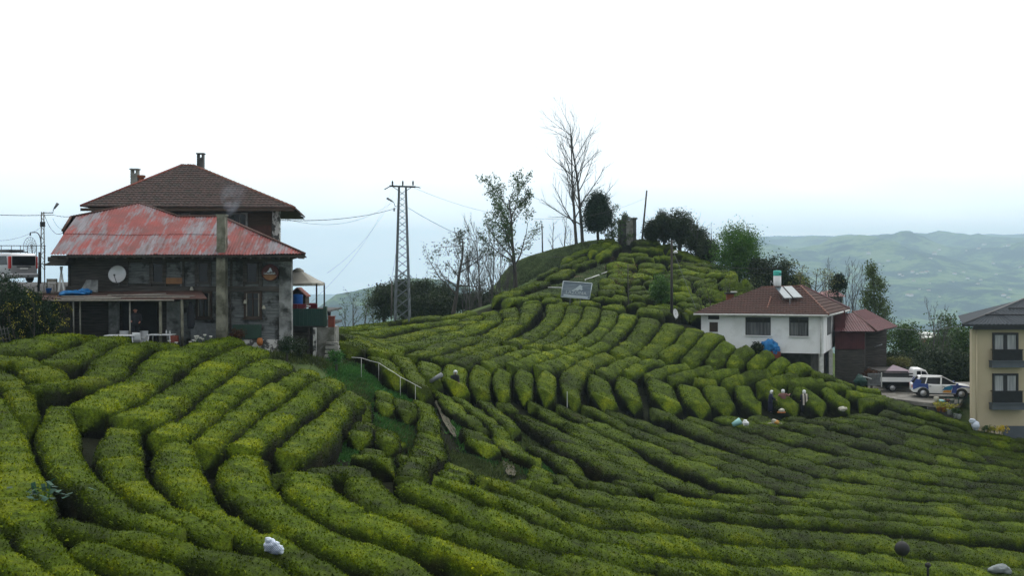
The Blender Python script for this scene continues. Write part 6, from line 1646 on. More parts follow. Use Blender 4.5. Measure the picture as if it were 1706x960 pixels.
# teal heap, gate and cut bushes left of the truck
b = MB(); blob(b, (0, 0, .3), (.5, .3, .4), 12, 8, 12, .4); o = b.build('teal_heap', 'green_panel'); o.location = (X(1434, 84), 84, Z(642, 84)); tag(o, 'heap under a dark teal cover left of the gate', 'heap')
gt = thing('metal_gate', (X(1455, 84.5), 84.5, Z(643, 84.5)), 'grey slatted metal gate left of the flatbed truck', 'gate')
b = MB()
for i in range(14): b.box(-0.42+i*.075, -0.38+i*.075, -.02, .02, 0, 0.95)
b.box(-.45, .62, -.025, .025, .86, .92); b.box(-.45, .62, -.025, .025, .05, .11); b.build('slats', 'metal_grey', gt)
b = MB(); b.box(.60, .66, -.04, .04, -.1, 1.02); b.build('post', 'white_old', gt)
b = MB(); b.tube([P(1438, 627.5, 84.2), P(1452, 631.5, 84.2)], .035, 5); tag(b.build('white_pole', 'white_old', None, P(1445, 629, 84.2)), 'short white pole lying above the teal heap', 'pole')
bush_mass('red_bush', (X(1451, 86), 86, Z(633, 86)), (.55, .4, .42), 'reddish bare bush behind the metal gate', 'bush', 330, None, 'leaf_red', 1600, .08, 40, 6)

# ------------------------------------------------------------------ pylon, poles, wires, billboard, hut
py = thing('power_pylon', (X(670.5, 97), 97, Z(533, 97)), 'grey steel lattice power pylon behind the tea field', 'pylon')
Hp = hgt(530, 308, 97); w0, w1 = 0.66, 0.30
b = MB()
def cw(z): return w0 + (w1-w0)*(z/Hp)
for sx in (-1, 1):
    for sy in (-1, 1): b.tube([(sx*w0, sy*w0, -0.5), (sx*w1, sy*w1, Hp)], 0.07, 4, 0, False)
zz = 0.0; k = 0
while zz < Hp-0.4:
    h_ = 1.05*cw(zz)/0.7; h_ = min(h_, Hp-zz); a_, c_ = cw(zz), cw(zz+h_)
    for f in range(4):
        cs = [(-1,-1), (1,-1), (1,1), (-1,1)]; (ax, ay), (bx_, by_) = cs[f], cs[(f+1) % 4]
        b.tube([(ax*a_, ay*a_, zz), (bx_*c_, by_*c_, zz+h_)], 0.032, 3, 0, False)
        if zz < Hp*0.32: b.tube([(bx_*a_, by_*a_, zz), (ax*c_, ay*c_, zz+h_)], 0.032, 3, 0, False)
    zz += h_; k += 1
b.build('lattice', 'galv', py)
b = MB(); b.tube([(-1.15, 0, Hp+0.06), (1.15, 0, Hp-0.02)], 0.08, 4, 0, False); b.tube([(-0.9, 0, Hp+.02), (-.25, 0, Hp-.4)], .03, 4); b.tube([(0.9, 0, Hp), (.25, 0, Hp-.4)], .03, 4); b.build('crossarm', 'metal_dark', py)
for dx in (-0.88, 0.03, 0.93):
    b = MB(); b.lathe([(0.03, 0), (0.09, 0.08), (0.05, 0.14), (0.10, 0.2), (0.05, 0.27), (0.09, 0.33), (0.04, 0.42)], (dx, 0, Hp+0.1), 8); b.build('insulator', 'metal_dark', py)
for sx in (-1, 1):
    b = MB(); b.tube([(sx*1.15, 0, Hp), (sx*1.6, 0, Hp-0.25 if sx < 0 else Hp-.1)], 0.05, 6); b.build('insulator', 'metal_grey', py)
zl = Z(345, 97)-py.location[2]
b = MB(); b.tube([(-.4, -.4, zl), (-.6, -.6, zl+.05), (-.68, -.7, zl+.35), (-.8, -.75, zl+.45)], .03, 5); b.build('lamp_arm', 'galv', py)
b = MB(); b.tube([(-.8, -.75, zl+.45), (-1.3, -.75, zl+.75)], [.07, .1], 8); b.build('lamp_head', 'metal_grey', py)
b = MB(); b.box(-.75, -.62, -.5, -.4, zl-.4, zl-.1); b.build('cable_clamp', 'metal_grey', py)
# stay pole left of the pylon
b = MB(); a_ = P(652, 532, 96); b.tube([a_, P(653, 468, 96)], .07, 7); tag(b.build('stay_pole', 'bark_pale', None, a_), 'short pale pole just left of the pylon', 'pole')

def cable(name, a, c, sag, r, lab, n=24, grp=None, m='wire'):
    a, c = np.asarray(a, float), np.asarray(c, float); t = np.linspace(0, 1, n)[:, None]
    p_ = a + (c-a)*t; p_[:, 2] -= (4*sag*t*(1-t))[:, 0]
    b = MB(); b.tube(p_, r, 4); o = b.build(name, m, None, a); tag(o, lab, 'cable', grp); return o
cable('power_cable', P(466, 367, 66), P(660, 347, 96.6), 0.35, 0.022, 'thick cable from the tiled house to the pylon')
cable('power_cable', P(466, 362, 66), P(662, 330, 96.6), 1.2, 0.010, 'thin cable from the tiled house up to the pylon')
cable('power_cable', P(678, 345, 97), P(1046, 402, 127), 3.0, 0.02, 'cable from the pylon towards the hilltop, the lower one')
cable('power_cable', P(690, 313, 97), P(1075, 330, 127), 2.6, 0.012, 'thin cable from the pylon crossarm to the leaning hilltop pole')
cable('power_cable', P(655, 312, 97), P(500, 520, 40), 1.0, 0.006, 'faint cable sloping from the pylon to the terrace, upper one')
cable('power_cable', P(660, 318, 97), P(545, 455, 62), 0.8, 0.007, 'faint cable sloping from the pylon to the gazebo')
cable('stay_wire', P(664, 395, 97), P(652, 470, 96), 0.0, 0.012, 'stay wire from the pylon to the short pale pole')
cable('power_cable', P(-20, 357, 60), P(88, 358, 66), 0.05, 0.018, 'cable entering from the left edge to the street lamp pole')
cable('power_cable', P(88, 358, 66), P(120, 361, 62), 0.05, 0.015, 'cable from the street lamp to the red roof')
cable('power_cable', P(74, 358, 66), P(108, 385, 58), 0.55, 0.015, 'sagging cable from the lamp pole to the roof edge')
cable('power_cable', P(88, 364, 66), P(112, 380, 59), 0.3, 0.010, 'second sagging cable below the street lamp')
cable('power_cable', P(-20, 400, 60), P(70, 378, 66), 0.3, 0.008, 'faint lower cable at the left edge')
# wires on the hill side
cable('power_cable', P(1118, 432, 97), P(1300, 447, 96), 0.3, 0.012, 'wire from the lamp pole over the white house, upper one')
cable('power_cable', P(1118, 436, 97), P(1300, 456, 96), 0.3, 0.010, 'wire from the lamp pole over the white house, lower one')
cable('guy_wire', P(1122, 420, 97), P(1160, 515, 94), 0.0, 0.022, 'slanting guy wire right of the hillside lamp pole', m='galv')
cable('power_cable', P(1490, 547, 97), P(1604, 542, 75.5), 0.25, 0.018, 'cable from the dark red roof to the beige building', m='galv')
def pole(name, px0, py0, px1, py1, Y, r, m, lab, cat='pole'):
    b = MB(); a_ = P(px0, py0, Y); b.tube([a_-V3(0, 0, 1.5), P(px1, py1, Y)], [r, r*0.75], 8); o = b.build(name, m, None, a_); tag(o, lab, cat); return o
pole('leaning_pole', 1069, 386, 1077.5, 317, 126, .12, 'bark_pale', 'leaning wooden pole right of the hilltop hut')
pole('ridge_pole', 904, 410, 903, 373, 127, .09, 'bark_pale', 'short post on the ridge left of the tall bare tree')
pole('thin_pole', 1118.5, 410, 1120, 346, 124, .06, 'bark', 'thin pole standing in the dark hilltop shrubs')
pole('hill_post', 1047, 495, 1046, 440, 99, .05, 'metal_dark', 'thin dark post on the hill face')
lp = thing('street_lamp', P(1119, 520, 93), 'dark lamp pole on the hillside above the satellite dish', 'street lamp')
b = MB(); b.tube([(0, 0, -.6), (0, 0, Z(400, 93)-Z(520, 93))], [.13, .09], 8); b.build('pole', 'bark', lp)
b = MB(); z_ = Z(420, 93)-Z(520, 93); b.tube([(0, -.1, z_-.15), (.15, -.15, z_), (.3, -.2, z_+.08)], .025, 5); b.build('bracket', 'metal_grey', lp)
b = MB(); b.lathe([(.02, 0), (.12, -.03), (.19, -.15), (.17, -.24)], (.3, -.2, z_+.14), 12); b.build('lamp_shade', 'plastic_white', lp)
dish(tuple(P(1126, 523, 89)), 0.40, 'plastic_white', 'white satellite dish at the top of the tea slope beside the lamp pole', 0.95, 0.2)

# hilltop hut
hu = thing('stone_hut', P(1046, 392, 126), 'small ruined concrete hut on the hilltop', 'hut')
s_ = 126/F
b = MB(); b.box(-13*s_, 13*s_, 0, 1.6, -2, 24*s_); b.build('wall', 'concrete_dark', hu)
b = MB(); b.box(-14.5*s_, -10*s_, -.08, 1.5, -2, 26*s_); b.box(9*s_, 14*s_, -.08, 1.5, -2, 27*s_); b.box(-9*s_, 0, -.08, .8, 20*s_, 34*s_); b.build('pier', 'concrete_dark', hu)
b = MB(); b.box(-3*s_, 8.5*s_, -.12, .1, -2, 25*s_); b.build('panel', 'concrete', hu)
b = MB(); b.box(8*s_, 16*s_, -.15, 1.7, 27*s_, 29.5*s_); b.build('roof_slab', 'concrete_dark', hu)
for i, (dx, w_) in enumerate(((2, 3.4), (6, 3.0))):
    b = MB(); blob(b, (dx*s_, 0.1, 27.5*s_), (w_*s_, .25, 2.3*s_), 10, 7, 20+i, .4); b.build('rubble', 'stone_grey', hu)
# brown earth patch and white edging
def decal(name, pts, m, lab, lift=0.05, kind='structure', fan=10):
    """sheet lying on the soil inside a traced outline"""
    dn = []; rj = random.Random(len(pts))
    for i in range(len(pts)):
        (x0_, y0_), (x1_, y1_) = pts[i], pts[(i+1) % len(pts)]
        for f in (0, .25, .5, .75): dn.append((x0_+(x1_-x0_)*f+rj.uniform(-1.3, 1.3), y0_+(y1_-y0_)*f+rj.uniform(-.8, .8)))
    W = np.array([hit(a_, c_, off=-TEA_H) for a_, c_ in dn]); c0 = W.mean(0); n = len(W); rings = []
    for k in range(1, fan+1):
        f = k/fan; q_ = c0 + (W-c0)*f; q_[:, 2] = ground(q_[:, 0], q_[:, 1]) + 0.10*vnoise(q_[:, 0]*.5, q_[:, 1]*.5, 0, 3) + 0.05*vnoise(q_[:, 0]*1.3, q_[:, 1]*1.3, 0, 4) + lift; rings.append(q_)
    b = MB(); b.loft(rings, 0, True, False)
    b.add(rings[0], [tuple(range(n))], 0, True)
    tag(b.build(name, m), lab, kind=kind)
decal('earth_patch', [(955, 458), (975, 452), (1000, 445), (1022, 444), (1018, 452), (1000, 458), (985, 463), (965, 469), (952, 464)], 'brown_earth', 'bare brown earth patch on the hill', 0.16)
decal('path', [(723, 658), (730, 664), (740, 688), (752, 710), (763, 728), (757, 734), (747, 722), (735, 698), (726, 678)], 'path_dirt', 'narrow dirt path through the hollow', 0.16)
decal('path', [(836, 768), (848, 766), (860, 788), (858, 797), (846, 795), (838, 780)], 'path_dirt', 'bare dirt patch at the end of the hollow', 0.16)
decal('path', [(928, 772), (934, 774), (946, 792), (940, 796)], 'path_dirt', 'thin dirt track between ragged bushes', 0.12)
def rail(name, pts, r, m, lab, off, cat, posts=0, y0=14):
    W = np.array([hit(a_, c_, y0, off=off-TEA_H) for a_, c_ in pts]); t = thing(name, W[0], lab, cat)
    b = MB(); b.tube(W, r, 6); part(b, 'rail', m, t)
    for i in range(posts):
        w_ = W[int((i+.5)*len(W)/posts)]; b = MB(); b.tube([w_, (w_[0], w_[1], float(ground(w_[0], w_[1]))-.2)], r*.8, 5); part(b, 'post', m, t)
rail('white_edging', [(899, 479), (915, 472), (930, 466), (942, 460)], .06, 'white_old', 'white edging beam on the hill, left of the billboard', .35, 'edging', 2, 85)
rail('white_edging', [(899, 479), (920, 479.5), (936, 480)], .06, 'white_old', 'horizontal white beam left of the billboard', .35, 'edging', 2, 85)
rail('white_edging', [(950, 456), (965, 452), (984, 446)], .05, 'white_old', 'thin white beam above the brown earth patch', .35, 'edging', 2, 85)
rail('white_edging', [(975, 466), (986, 463), (998, 458.5)], .06, 'white_old', 'white beam below the brown earth patch', .35, 'edging', 2, 85)
rail('white_edging', [(1002, 456.5), (1012, 453)], .05, 'white_old', 'short white beam right of the brown earth patch', .35, 'edging', 1, 85)
rail('white_handrail', [(586, 596), (602, 598), (618, 602), (631, 606), (645, 615), (658, 623), (667, 629), (680, 636), (692, 642), (702, 647)], .015, 'white_old', 'long white pipe handrail running down from the steps', TEA_H+.05, 'handrail', 4, 30)

# billboard
bb = thing('billboard', (X(960, 92.5), 92.5, Z(512, 92.5)), 'tilted pale blue billboard with a white animal emblem and name', 'billboard')
corn = [(938.5, 468.5), (986.5, 472.5), (982, 498.5), (934.5, 494.5)]
v = [P(a_, c_, 92.5) for a_, c_ in corn]
b = MB(); b.add(v+[p_+V3(0, .06, 0) for p_ in v], [(3,2,1,0), (4,5,6,7), (0,1,5,4), (1,2,6,5), (2,3,7,6), (3,0,4,7)]); bp = part(b, 'board', 'board_blue', bb)
b = MB()
for i in range(4): b.tube([v[i]-V3(0, .03, 0), v[(i+1) % 4]-V3(0, .03, 0)], .035, 5)
part(b, 'frame', 'letter', bb)
for a_ in (949, 966):
    b = MB(); b.tube([P(a_+1, 497, 92.6), P(a_, 512, 92.6)], .035, 6); part(b, 'leg', 'galv', bb)
U_ = (v[1]-v[0]); V_ = (v[3]-v[0])
def bp2(u, w_, d=.02): return v[0] + U_*u + V_*w_ - V3(0, d, 0)
em = [(.34, .55), (.40, .46), (.47, .38), (.52, .28), (.58, .17), (.62, .15), (.66, .22), (.70, .25), (.67, .33), (.71, .42), (.66, .50), (.62, .44), (.58, .46), (.55, .53), (.50, .50), (.44, .52), (.38, .57)]
b = MB(); n_ = len(em); b.add([bp2(u, w_, .02) for u, w_ in em]+[bp2(u, w_, .001) for u, w_ in em], [tuple(range(n_))]+[(i, (i+1) % n_, n_+(i+1) % n_, n_+i) for i in range(n_)]); part(b, 'emblem', 'letter', bb)
b = MB(); b.add([bp2(.08, .83), bp2(.92, .86), bp2(.92, .96), bp2(.08, .93)], [(0,1,2,3)]); part(b, 'band', 'letter', bb)
c_ = bp2(.50, .68, .02); sl_ = math.atan2(U_[2], U_[0])
text_part('lettering', 'LAZONA', 0.38, tuple(c_-np.array(bb.location)), (R(90), -sl_, 0), 'letter', bb, 0.005, 1.15)

# ------------------------------------------------------------------ top left: street furniture
pl_ = thing('utility_pole', P(71, 450, 66), 'lattice utility pole with a street lamp beside the red roof', 'utility pole')
b = MB(); hp = Z(353, 66)-Z(450, 66)
for sx in (-1, 1): b.tube([(sx*.13, 0, -1), (sx*.07, 0, hp)], .035, 4)
for i in range(12): b.tube([((-1)**i*.12, 0, hp*i/12), ((-1)**(i+1)*.1, 0, hp*(i+1)/12)], .02, 3)
b.build('pole', 'concrete', pl_)
b = MB(); b.tube([(-.1, 0, hp-.06), (.62, 0, hp-.06), (.64, 0, hp+.12), (.72, 0, hp+.22)], .03, 5); b.build('lamp_arm', 'metal_grey', pl_)
b = MB(); b.tube([(.7, 0, hp+.2), (.92, 0, hp+.52)], [.06, .10], 8); b.build('lamp_head', 'metal_grey', pl_)
b = MB(); b.box(-.12, .12, -.1, .1, hp-.9, hp-.6); b.build('junction_box', 'metal_dark', pl_)
ar = thing('arc_lamp', P(68, 450, 64), 'curved dark lamp post next to the wire mesh dish', 'street lamp')
b = MB(); b.tube([(0, 0, -.8)] + [(.0 - .30*(1-math.cos(t)), 0, 1.6+.60*math.sin(t)) for t in np.linspace(0, 1.57, 8)] + [(-.6, 0, 2.18)], .03, 6); b.build('post', 'metal_dark', ar)
b = MB(); b.tube([(-.6, 0, 2.18), (-.62, 0, 2.0)], [.03, .05], 6); b.build('lamp_head', 'metal_dark', ar)
md = thing('mesh_dish', P(50, 411, 68), 'round wire mesh dish antenna behind the railing', 'antenna')
b = MB(); rw, rh = .40, .58
for k in range(8):
    a_ = math.pi*k/8; b.tube([(rw*math.cos(a_)*t, .25*(1-t*t), rh*math.sin(a_)*t) for t in np.linspace(-1, 1, 9)], .010, 3)
for f in (.25, .5, .75, 1): b.tube([(rw*f*math.cos(a_), .25*(1-f*f), rh*f*math.sin(a_)) for a_ in np.linspace(0, 6.283, 25)], .010 if f < 1 else .018, 3)
b.build('mesh', 'metal_grey', md)
b = MB(); b.tube([(0, .25, 0), (0, .4, -.6), (0, .4, -1.4)], .03, 5); b.build('mast', 'metal_dark', md)
ra_ = thing('railing', P(35, 440, 65), 'thin dark railing above the parked van', 'railing')
b = MB(); b.tube([P(-40, 409.5, 65), P(76, 409.5, 65)], .022, 5); b.tube([P(-40, 440, 65), P(76, 440, 65)], .022, 5); part(b, 'rail', 'metal_dark', ra_)
for i, px_ in enumerate((-30, -12, 2, 19, 34, 46, 61, 75)):
    b = MB(); b.tube([P(px_, 409, 65), P(px_, 450, 65)], .020, 5); part(b, 'post', 'metal_dark', ra_)
b = MB(); g_ = P(66, 450, 57.5); b.tube([P(66, 420, 57.5), P(64, 490, 57.5)], .06, 6); tag(b.build('fence_post', 'metal_dark', None, g_), 'dark post between the van and the timber house', 'post')
tr_ = thing('trellis', P(5, 575, 51.5), 'grey wooden lattice leaning among the hedge at the left edge', 'trellis')
b = MB()
for i in range(4): b.tube([P(-6+i*6, 540+i*2, 51.5), P(2+i*6, 582, 51.5)], .014, 4)
for i in range(4): b.tube([P(-8, 552+i*8, 51.48), P(16, 546+i*9, 51.48)], .012, 4)
part(b, 'lattice', 'concrete_dark', tr_)
# road above the hedge
b = MB(); g = []
for x_ in np.linspace(-44, -23.6, 12): g.append([(x_, 56.8, -1.15), (x_, 68, -0.75)])
b.loft([np.array(q_) for q_ in g], 0, False, False, False); tag(b.build('road', 'asphalt'), 'narrow road beside the timber house', kind='structure')

# ------------------------------------------------------------------ vehicles
def rring(x, w, zb, zt, r=0.12, tum=0.0, n=3):
    pts = []
    for cx, cz, a0 in ((w-r, zt-r, 0), (-(w-r), zt-r, 90), (-(w-r), zb+r, 180), (w-r, zb+r, 270)):
        for k in range(n+1):
            a = R(a0+90*k/n); pts.append((x, cx + r*math.cos(a), cz + r*math.sin(a)))
    return np.array(pts)
def wheel(t, x, y, r, w, side):
    b = MB(); b.lathe([(r*0.62, -w/2), (r*0.95, -w/2), (r, -w/2+0.03), (r, w/2-0.03), (r*0.95, w/2), (r*0.62, w/2)], (x, y, r), 20, axis='y'); wo = b.build('wheel', 'black', t)
    b = MB(); b.lathe([(0.03, 0.0), (r*0.25, 0.02), (r*0.62, 0.0), (r*0.66, 0.02)] if False else [(r*0.02, side*(w/2-0.01)), (r*0.22, side*(w/2)), (r*0.30, side*(w/2-0.04)), (r*0.60, side*(w/2-0.03)), (r*0.64, side*(w/2+0.005))], (x, y, r), 20, axis='y'); b.build('rim', 'silver', wo)
def glassbox(t, base, top, zb, zt, roofm, wins=None, name='cabin'):
    """base/top = (x0, x1, half width): tapered cabin; dark glass body, roof, pillars"""
    def ring(q, z): x0, x1, w = q; return np.array([(x1, -w*0.93, z), (x1, w*0.93, z), ((x0+x1)/2, w, z), (x0, w*0.95, z), (x0, -w*0.95, z), ((x0+x1)/2, -w, z)])
    b = MB(); b.loft([ring(base, zb), ring(top, zt)], 0, False, True); g = b.build('windows', 'glass', t)
    b = MB(); x0, x1, w = top; b.loft([ring(top, zt-0.01), ring((x0+.02, x1-.02, w-.02), zt+.05), ring((x0+.15, x1-.2, w-.15), zt+.075)], 0, True, True); b.build('roof', roofm, t)
    return lambda f, z: None
SUV = thing('parked_car', (32.0, 82.0, zd+0.004), 'white and blue off-road car with roof rails parked on the driveway', 'car', rz=R(-14))
st_ = [(-2.12, .78, .48, .95), (-2.05, .86, .38, 1.02), (-1.7, .89, .30, 1.06), (-.9, .90, .28, 1.06), (.9, .90, .28, 1.04), (1.15, .90, .30, 1.03), (1.75, .88, .34, .96), (2.02, .84, .38, .88), (2.12, .74, .46, .78)]
b = MB(); b.loft([rring(*s_) for s_ in st_], 0, True, True); b.build('body', 'white_paint', SUV)
b = MB(); b.loft([rring(x, w+.006, zb_, .46, .05) for x, w, zb_ in ((-2.1, .80, .36), (-1.7, .89, .27), (1.75, .88, .30), (2.1, .78, .38))], 0, True, True); b.build('lower_trim', 'black', SUV)
glassbox(SUV, (-2.0, 1.15, .86), (-1.62, .15, .70), 1.03, 1.50, 'white_paint')
for sy in (-1, 1):
    for (xa, xb_, wd) in ((-1.92, -1.56, .09), (-1.18, -1.02, .04), (-.10, -.05, .05), (1.12, .16, .04)):
        b = MB(); b.add([(xa-wd, sy*.885, 1.02), (xa+wd, sy*.885, 1.02), (xb_+wd, sy*.715, 1.52), (xb_-wd, sy*.715, 1.52), (xa-wd, sy*.84, 1.02), (xa+wd, sy*.84, 1.02), (xb_+wd, sy*.68, 1.52), (xb_-wd, sy*.68, 1.52)], [(0,1,2,3), (7,6,5,4), (0,4,5,1), (1,5,6,2), (2,6,7,3), (3,7,4,0)]); b.build('pillar', 'white_paint', SUV)
    b = MB(); b.prism([(-2.02, 1.03), (-1.5, 1.03), (-1.45, 1.30), (-1.80, 1.42)], sy*.83, sy*.875, 'y'); b.build('rear_pillar', 'car_blue', SUV)
    b = MB(); b.prism([(-2.04, .60), (-1.6, .80), (-1.2, .80), (-0.95, .62), (-1.0, 1.05), (-2.08, 1.05)], sy*.80, sy*.915, 'y'); b.build('rear_graphic', 'car_blue', SUV)
    b = MB(); b.prism([(.62, .40), (.95, .40), (1.02, .72), (1.35, .86), (1.75, .84), (2.0, .78), (1.95, .88), (1.2, 1.0), (.55, 1.0), (.72, .85)], sy*.902, sy*.909, 'y'); b.build('front_graphic', 'car_blue', SUV)
    b = MB(); b.prism([(.0, .60), (.15, .82), (.60, .98), (.72, .85), (.62, .62)], sy*.902, sy*.910, 'y'); b.build('teal_graphic', 'car_teal', SUV)
    b = MB(); b.prism([(.02, .42), (.10, .62), (.62, .62), (.62, .42)], sy*.903, sy*.911, 'y'); b.build('orange_graphic', 'orange', SUV)
    for xh in (-.95, .0):
        b = MB(); b.box(xh+.02, xh+.18, sy*.91-.012, sy*.91+.012, .86, .90); b.build('door_handle', 'black', SUV)
        b = MB(); b.box(xh-.012, xh-.002, sy*.905-.004, sy*.905+.004, .40, 1.02); b.build('door_seam', 'metal_dark', SUV)
    b = MB(); b.tube([(-1.5, sy*.66, 1.54), (-1.45, sy*.66, 1.61), (-.05, sy*.66, 1.60), (.08, sy*.66, 1.54)], .022, 6); b.build('roof_rail', 'black', SUV)
    b = MB(); b.box(.95, 1.1, sy*.98-.08, sy*.98+.08, 1.0, 1.14); b.build('wing_mirror', 'car_blue', SUV)
    b = MB(); b.box(1.93, 2.08, sy*.62-.17, sy*.62+.17, .70, .84); b.build('headlight', 'silver', SUV, bevel=.03)
    b = MB(); b.box(-2.13, -2.0, sy*.74-.09, sy*.74+.09, .72, .96); b.build('tail_light', 'red_light', SUV, bevel=.02)
    for xw in (-1.32, 1.34):
        b = MB(); b.lathe([(.05, -.01), (.43, -.01), (.43, .012), (.05, .012)], (xw, sy*.897, .34), 22, axis='y', smooth=False); b.build('wheel_arch', 'black', SUV)
        wheel(SUV, xw, sy*.80, .345, .24, sy)
b = MB(); b.box(2.02, 2.13, -.42, .42, .66, .80); b.build('grille', 'metal_dark', SUV)
b = MB(); b.box(2.10, 2.14, -.25, .25, .48, .58); b.build('number_plate', 'white_old', SUV)

TR = thing('flatbed_truck', (X(1500, 86), 86.0, zd+0.004), 'white flatbed truck with dark upper rack parked by the barn', 'truck', rz=R(-8))
b = MB(); b.box(-1.75, .78, -.85, .85, .72, .80); b.build('cargo_bed', 'metal_dark', TR)
for sy in (-1, 1):
    b = MB(); b.box(-1.72, .72, sy*.86-.02, sy*.86+.02, .80, 1.14); b.box(-1.72, .72, sy*.885-.008, sy*.885+.008, .84, .88); b.build('side_board', 'white_paint', TR)
    b = MB(); b.box(-1.72, .76, sy*.86-.02, sy*.86+.02, 1.16, 1.30); b.box(-1.72, .76, sy*.86-.02, sy*.86+.02, 1.40, 1.50); b.build('side_rack', 'metal_dark', TR)
b = MB(); b.box(-1.78, -1.73, -.86, .86, .80, 1.45); b.build('tailgate', 'metal_dark', TR)
b = MB(); b.box(-1.7, 2.3, -.35, .35, .42, .70); b.build('chassis', 'black', TR)
b = MB(); b.loft([rring(x, w, zb_, zt_, .10) for x, w, zb_, zt_ in ((.82, .80, .45, 1.72), (.92, .84, .42, 1.84), (1.45, .84, .42, 1.84), (1.75, .83, .42, 1.72), (2.1, .82, .42, 1.12), (2.5, .78, .42, .98), (2.58, .70, .5, .85))], 0, True, True); b.build('cab', 'white_paint', TR)
for sy in (-1, 1):
    b = MB(); b.prism([(1.05, 1.18), (1.35, 1.18), (1.35, 1.66), (1.05, 1.66)], sy*.838, sy*.846, 'y'); b.build('side_window', 'glass', TR)
    b = MB(); b.prism([(1.42, 1.18), (1.95, 1.18), (1.70, 1.62), (1.42, 1.66)], sy*.838, sy*.847, 'y'); b.build('side_window', 'glass', TR)
    wheel(TR, -.75, sy*.72, .31, .22, sy); wheel(TR, 1.95, sy*.72, .31, .22, sy)
b = MB(); b.add([(1.80, -.70, 1.64), (1.80, .70, 1.64), (2.10, .74, 1.16), (2.10, -.74, 1.16)], [(0,1,2,3)]); b.build('windscreen', 'glass', TR)

VN = thing('parked_van', (X(0, 62), 62.6, Z(468, 62)-.1), 'silver van with dark rear window parked at the left edge', 'van', rz=R(143))
st_ = [(-2.20, .84, .45, 1.60), (-2.14, .89, .32, 1.74), (-1.9, .90, .28, 1.80), (.8, .90, .28, 1.80), (1.3, .88, .28, 1.70), (1.9, .86, .30, 1.10), (2.3, .82, .34, .95), (2.4, .72, .42, .80)]
b = MB(); b.loft([rring(x, w, zb_, zt_, .16) for x, w, zb_, zt_ in st_], 0, True, True); b.build('body', 'silver', VN)
for sy in (-1, 1):
    for xa, xb_ in ((-1.95, -.95), (-.85, .15), (.22, 1.1)):
        b = MB(); b.prism([(xa, 1.08), (xb_, 1.08), (xb_-.05, 1.62), (xa+.1, 1.62)], sy*.893, sy*.909, 'y'); b.build('side_window', 'glass', VN)
    b = MB(); b.box(-2.205, -2.0, sy*.84-.07, sy*.84+.07, .85, 1.60); b.build('tail_light', 'red_light', VN, bevel=.03)
    wheel(VN, -1.45, sy*.80, .33, .22, sy); wheel(VN, 1.5, sy*.80, .33, .22, sy)
b = MB(); b.box(-2.225, -2.16, -.74, .74, 1.05, 1.62); b.build('rear_window', 'glass', VN, bevel=.03)
b = MB(); b.box(-2.24, -2.2, -.26, .26, .80, .92); b.build('number_plate', 'white_old', VN)
b = MB(); b.box(-2.235, -2.19, -.45, .45, .94, 1.0); b.build('rear_trim', 'metal_dark', VN)
b = MB(); b.box(-2.30, -2.12, -.86, .86, .32, .56); b.build('bumper', 'silver', VN, bevel=.05)
b = MB(); b.tube([(-1.6, -.6, 1.88), (.6, -.6, 1.88)], .03, 5); b.tube([(-1.6, .6, 1.88), (.6, .6, 1.88)], .03, 5); b.box(-1.2, .4, -.55, .55, 1.86, 2.02); b.build('roof_rack', 'metal_dark', VN); VN.scale = (.92, .92, .92)

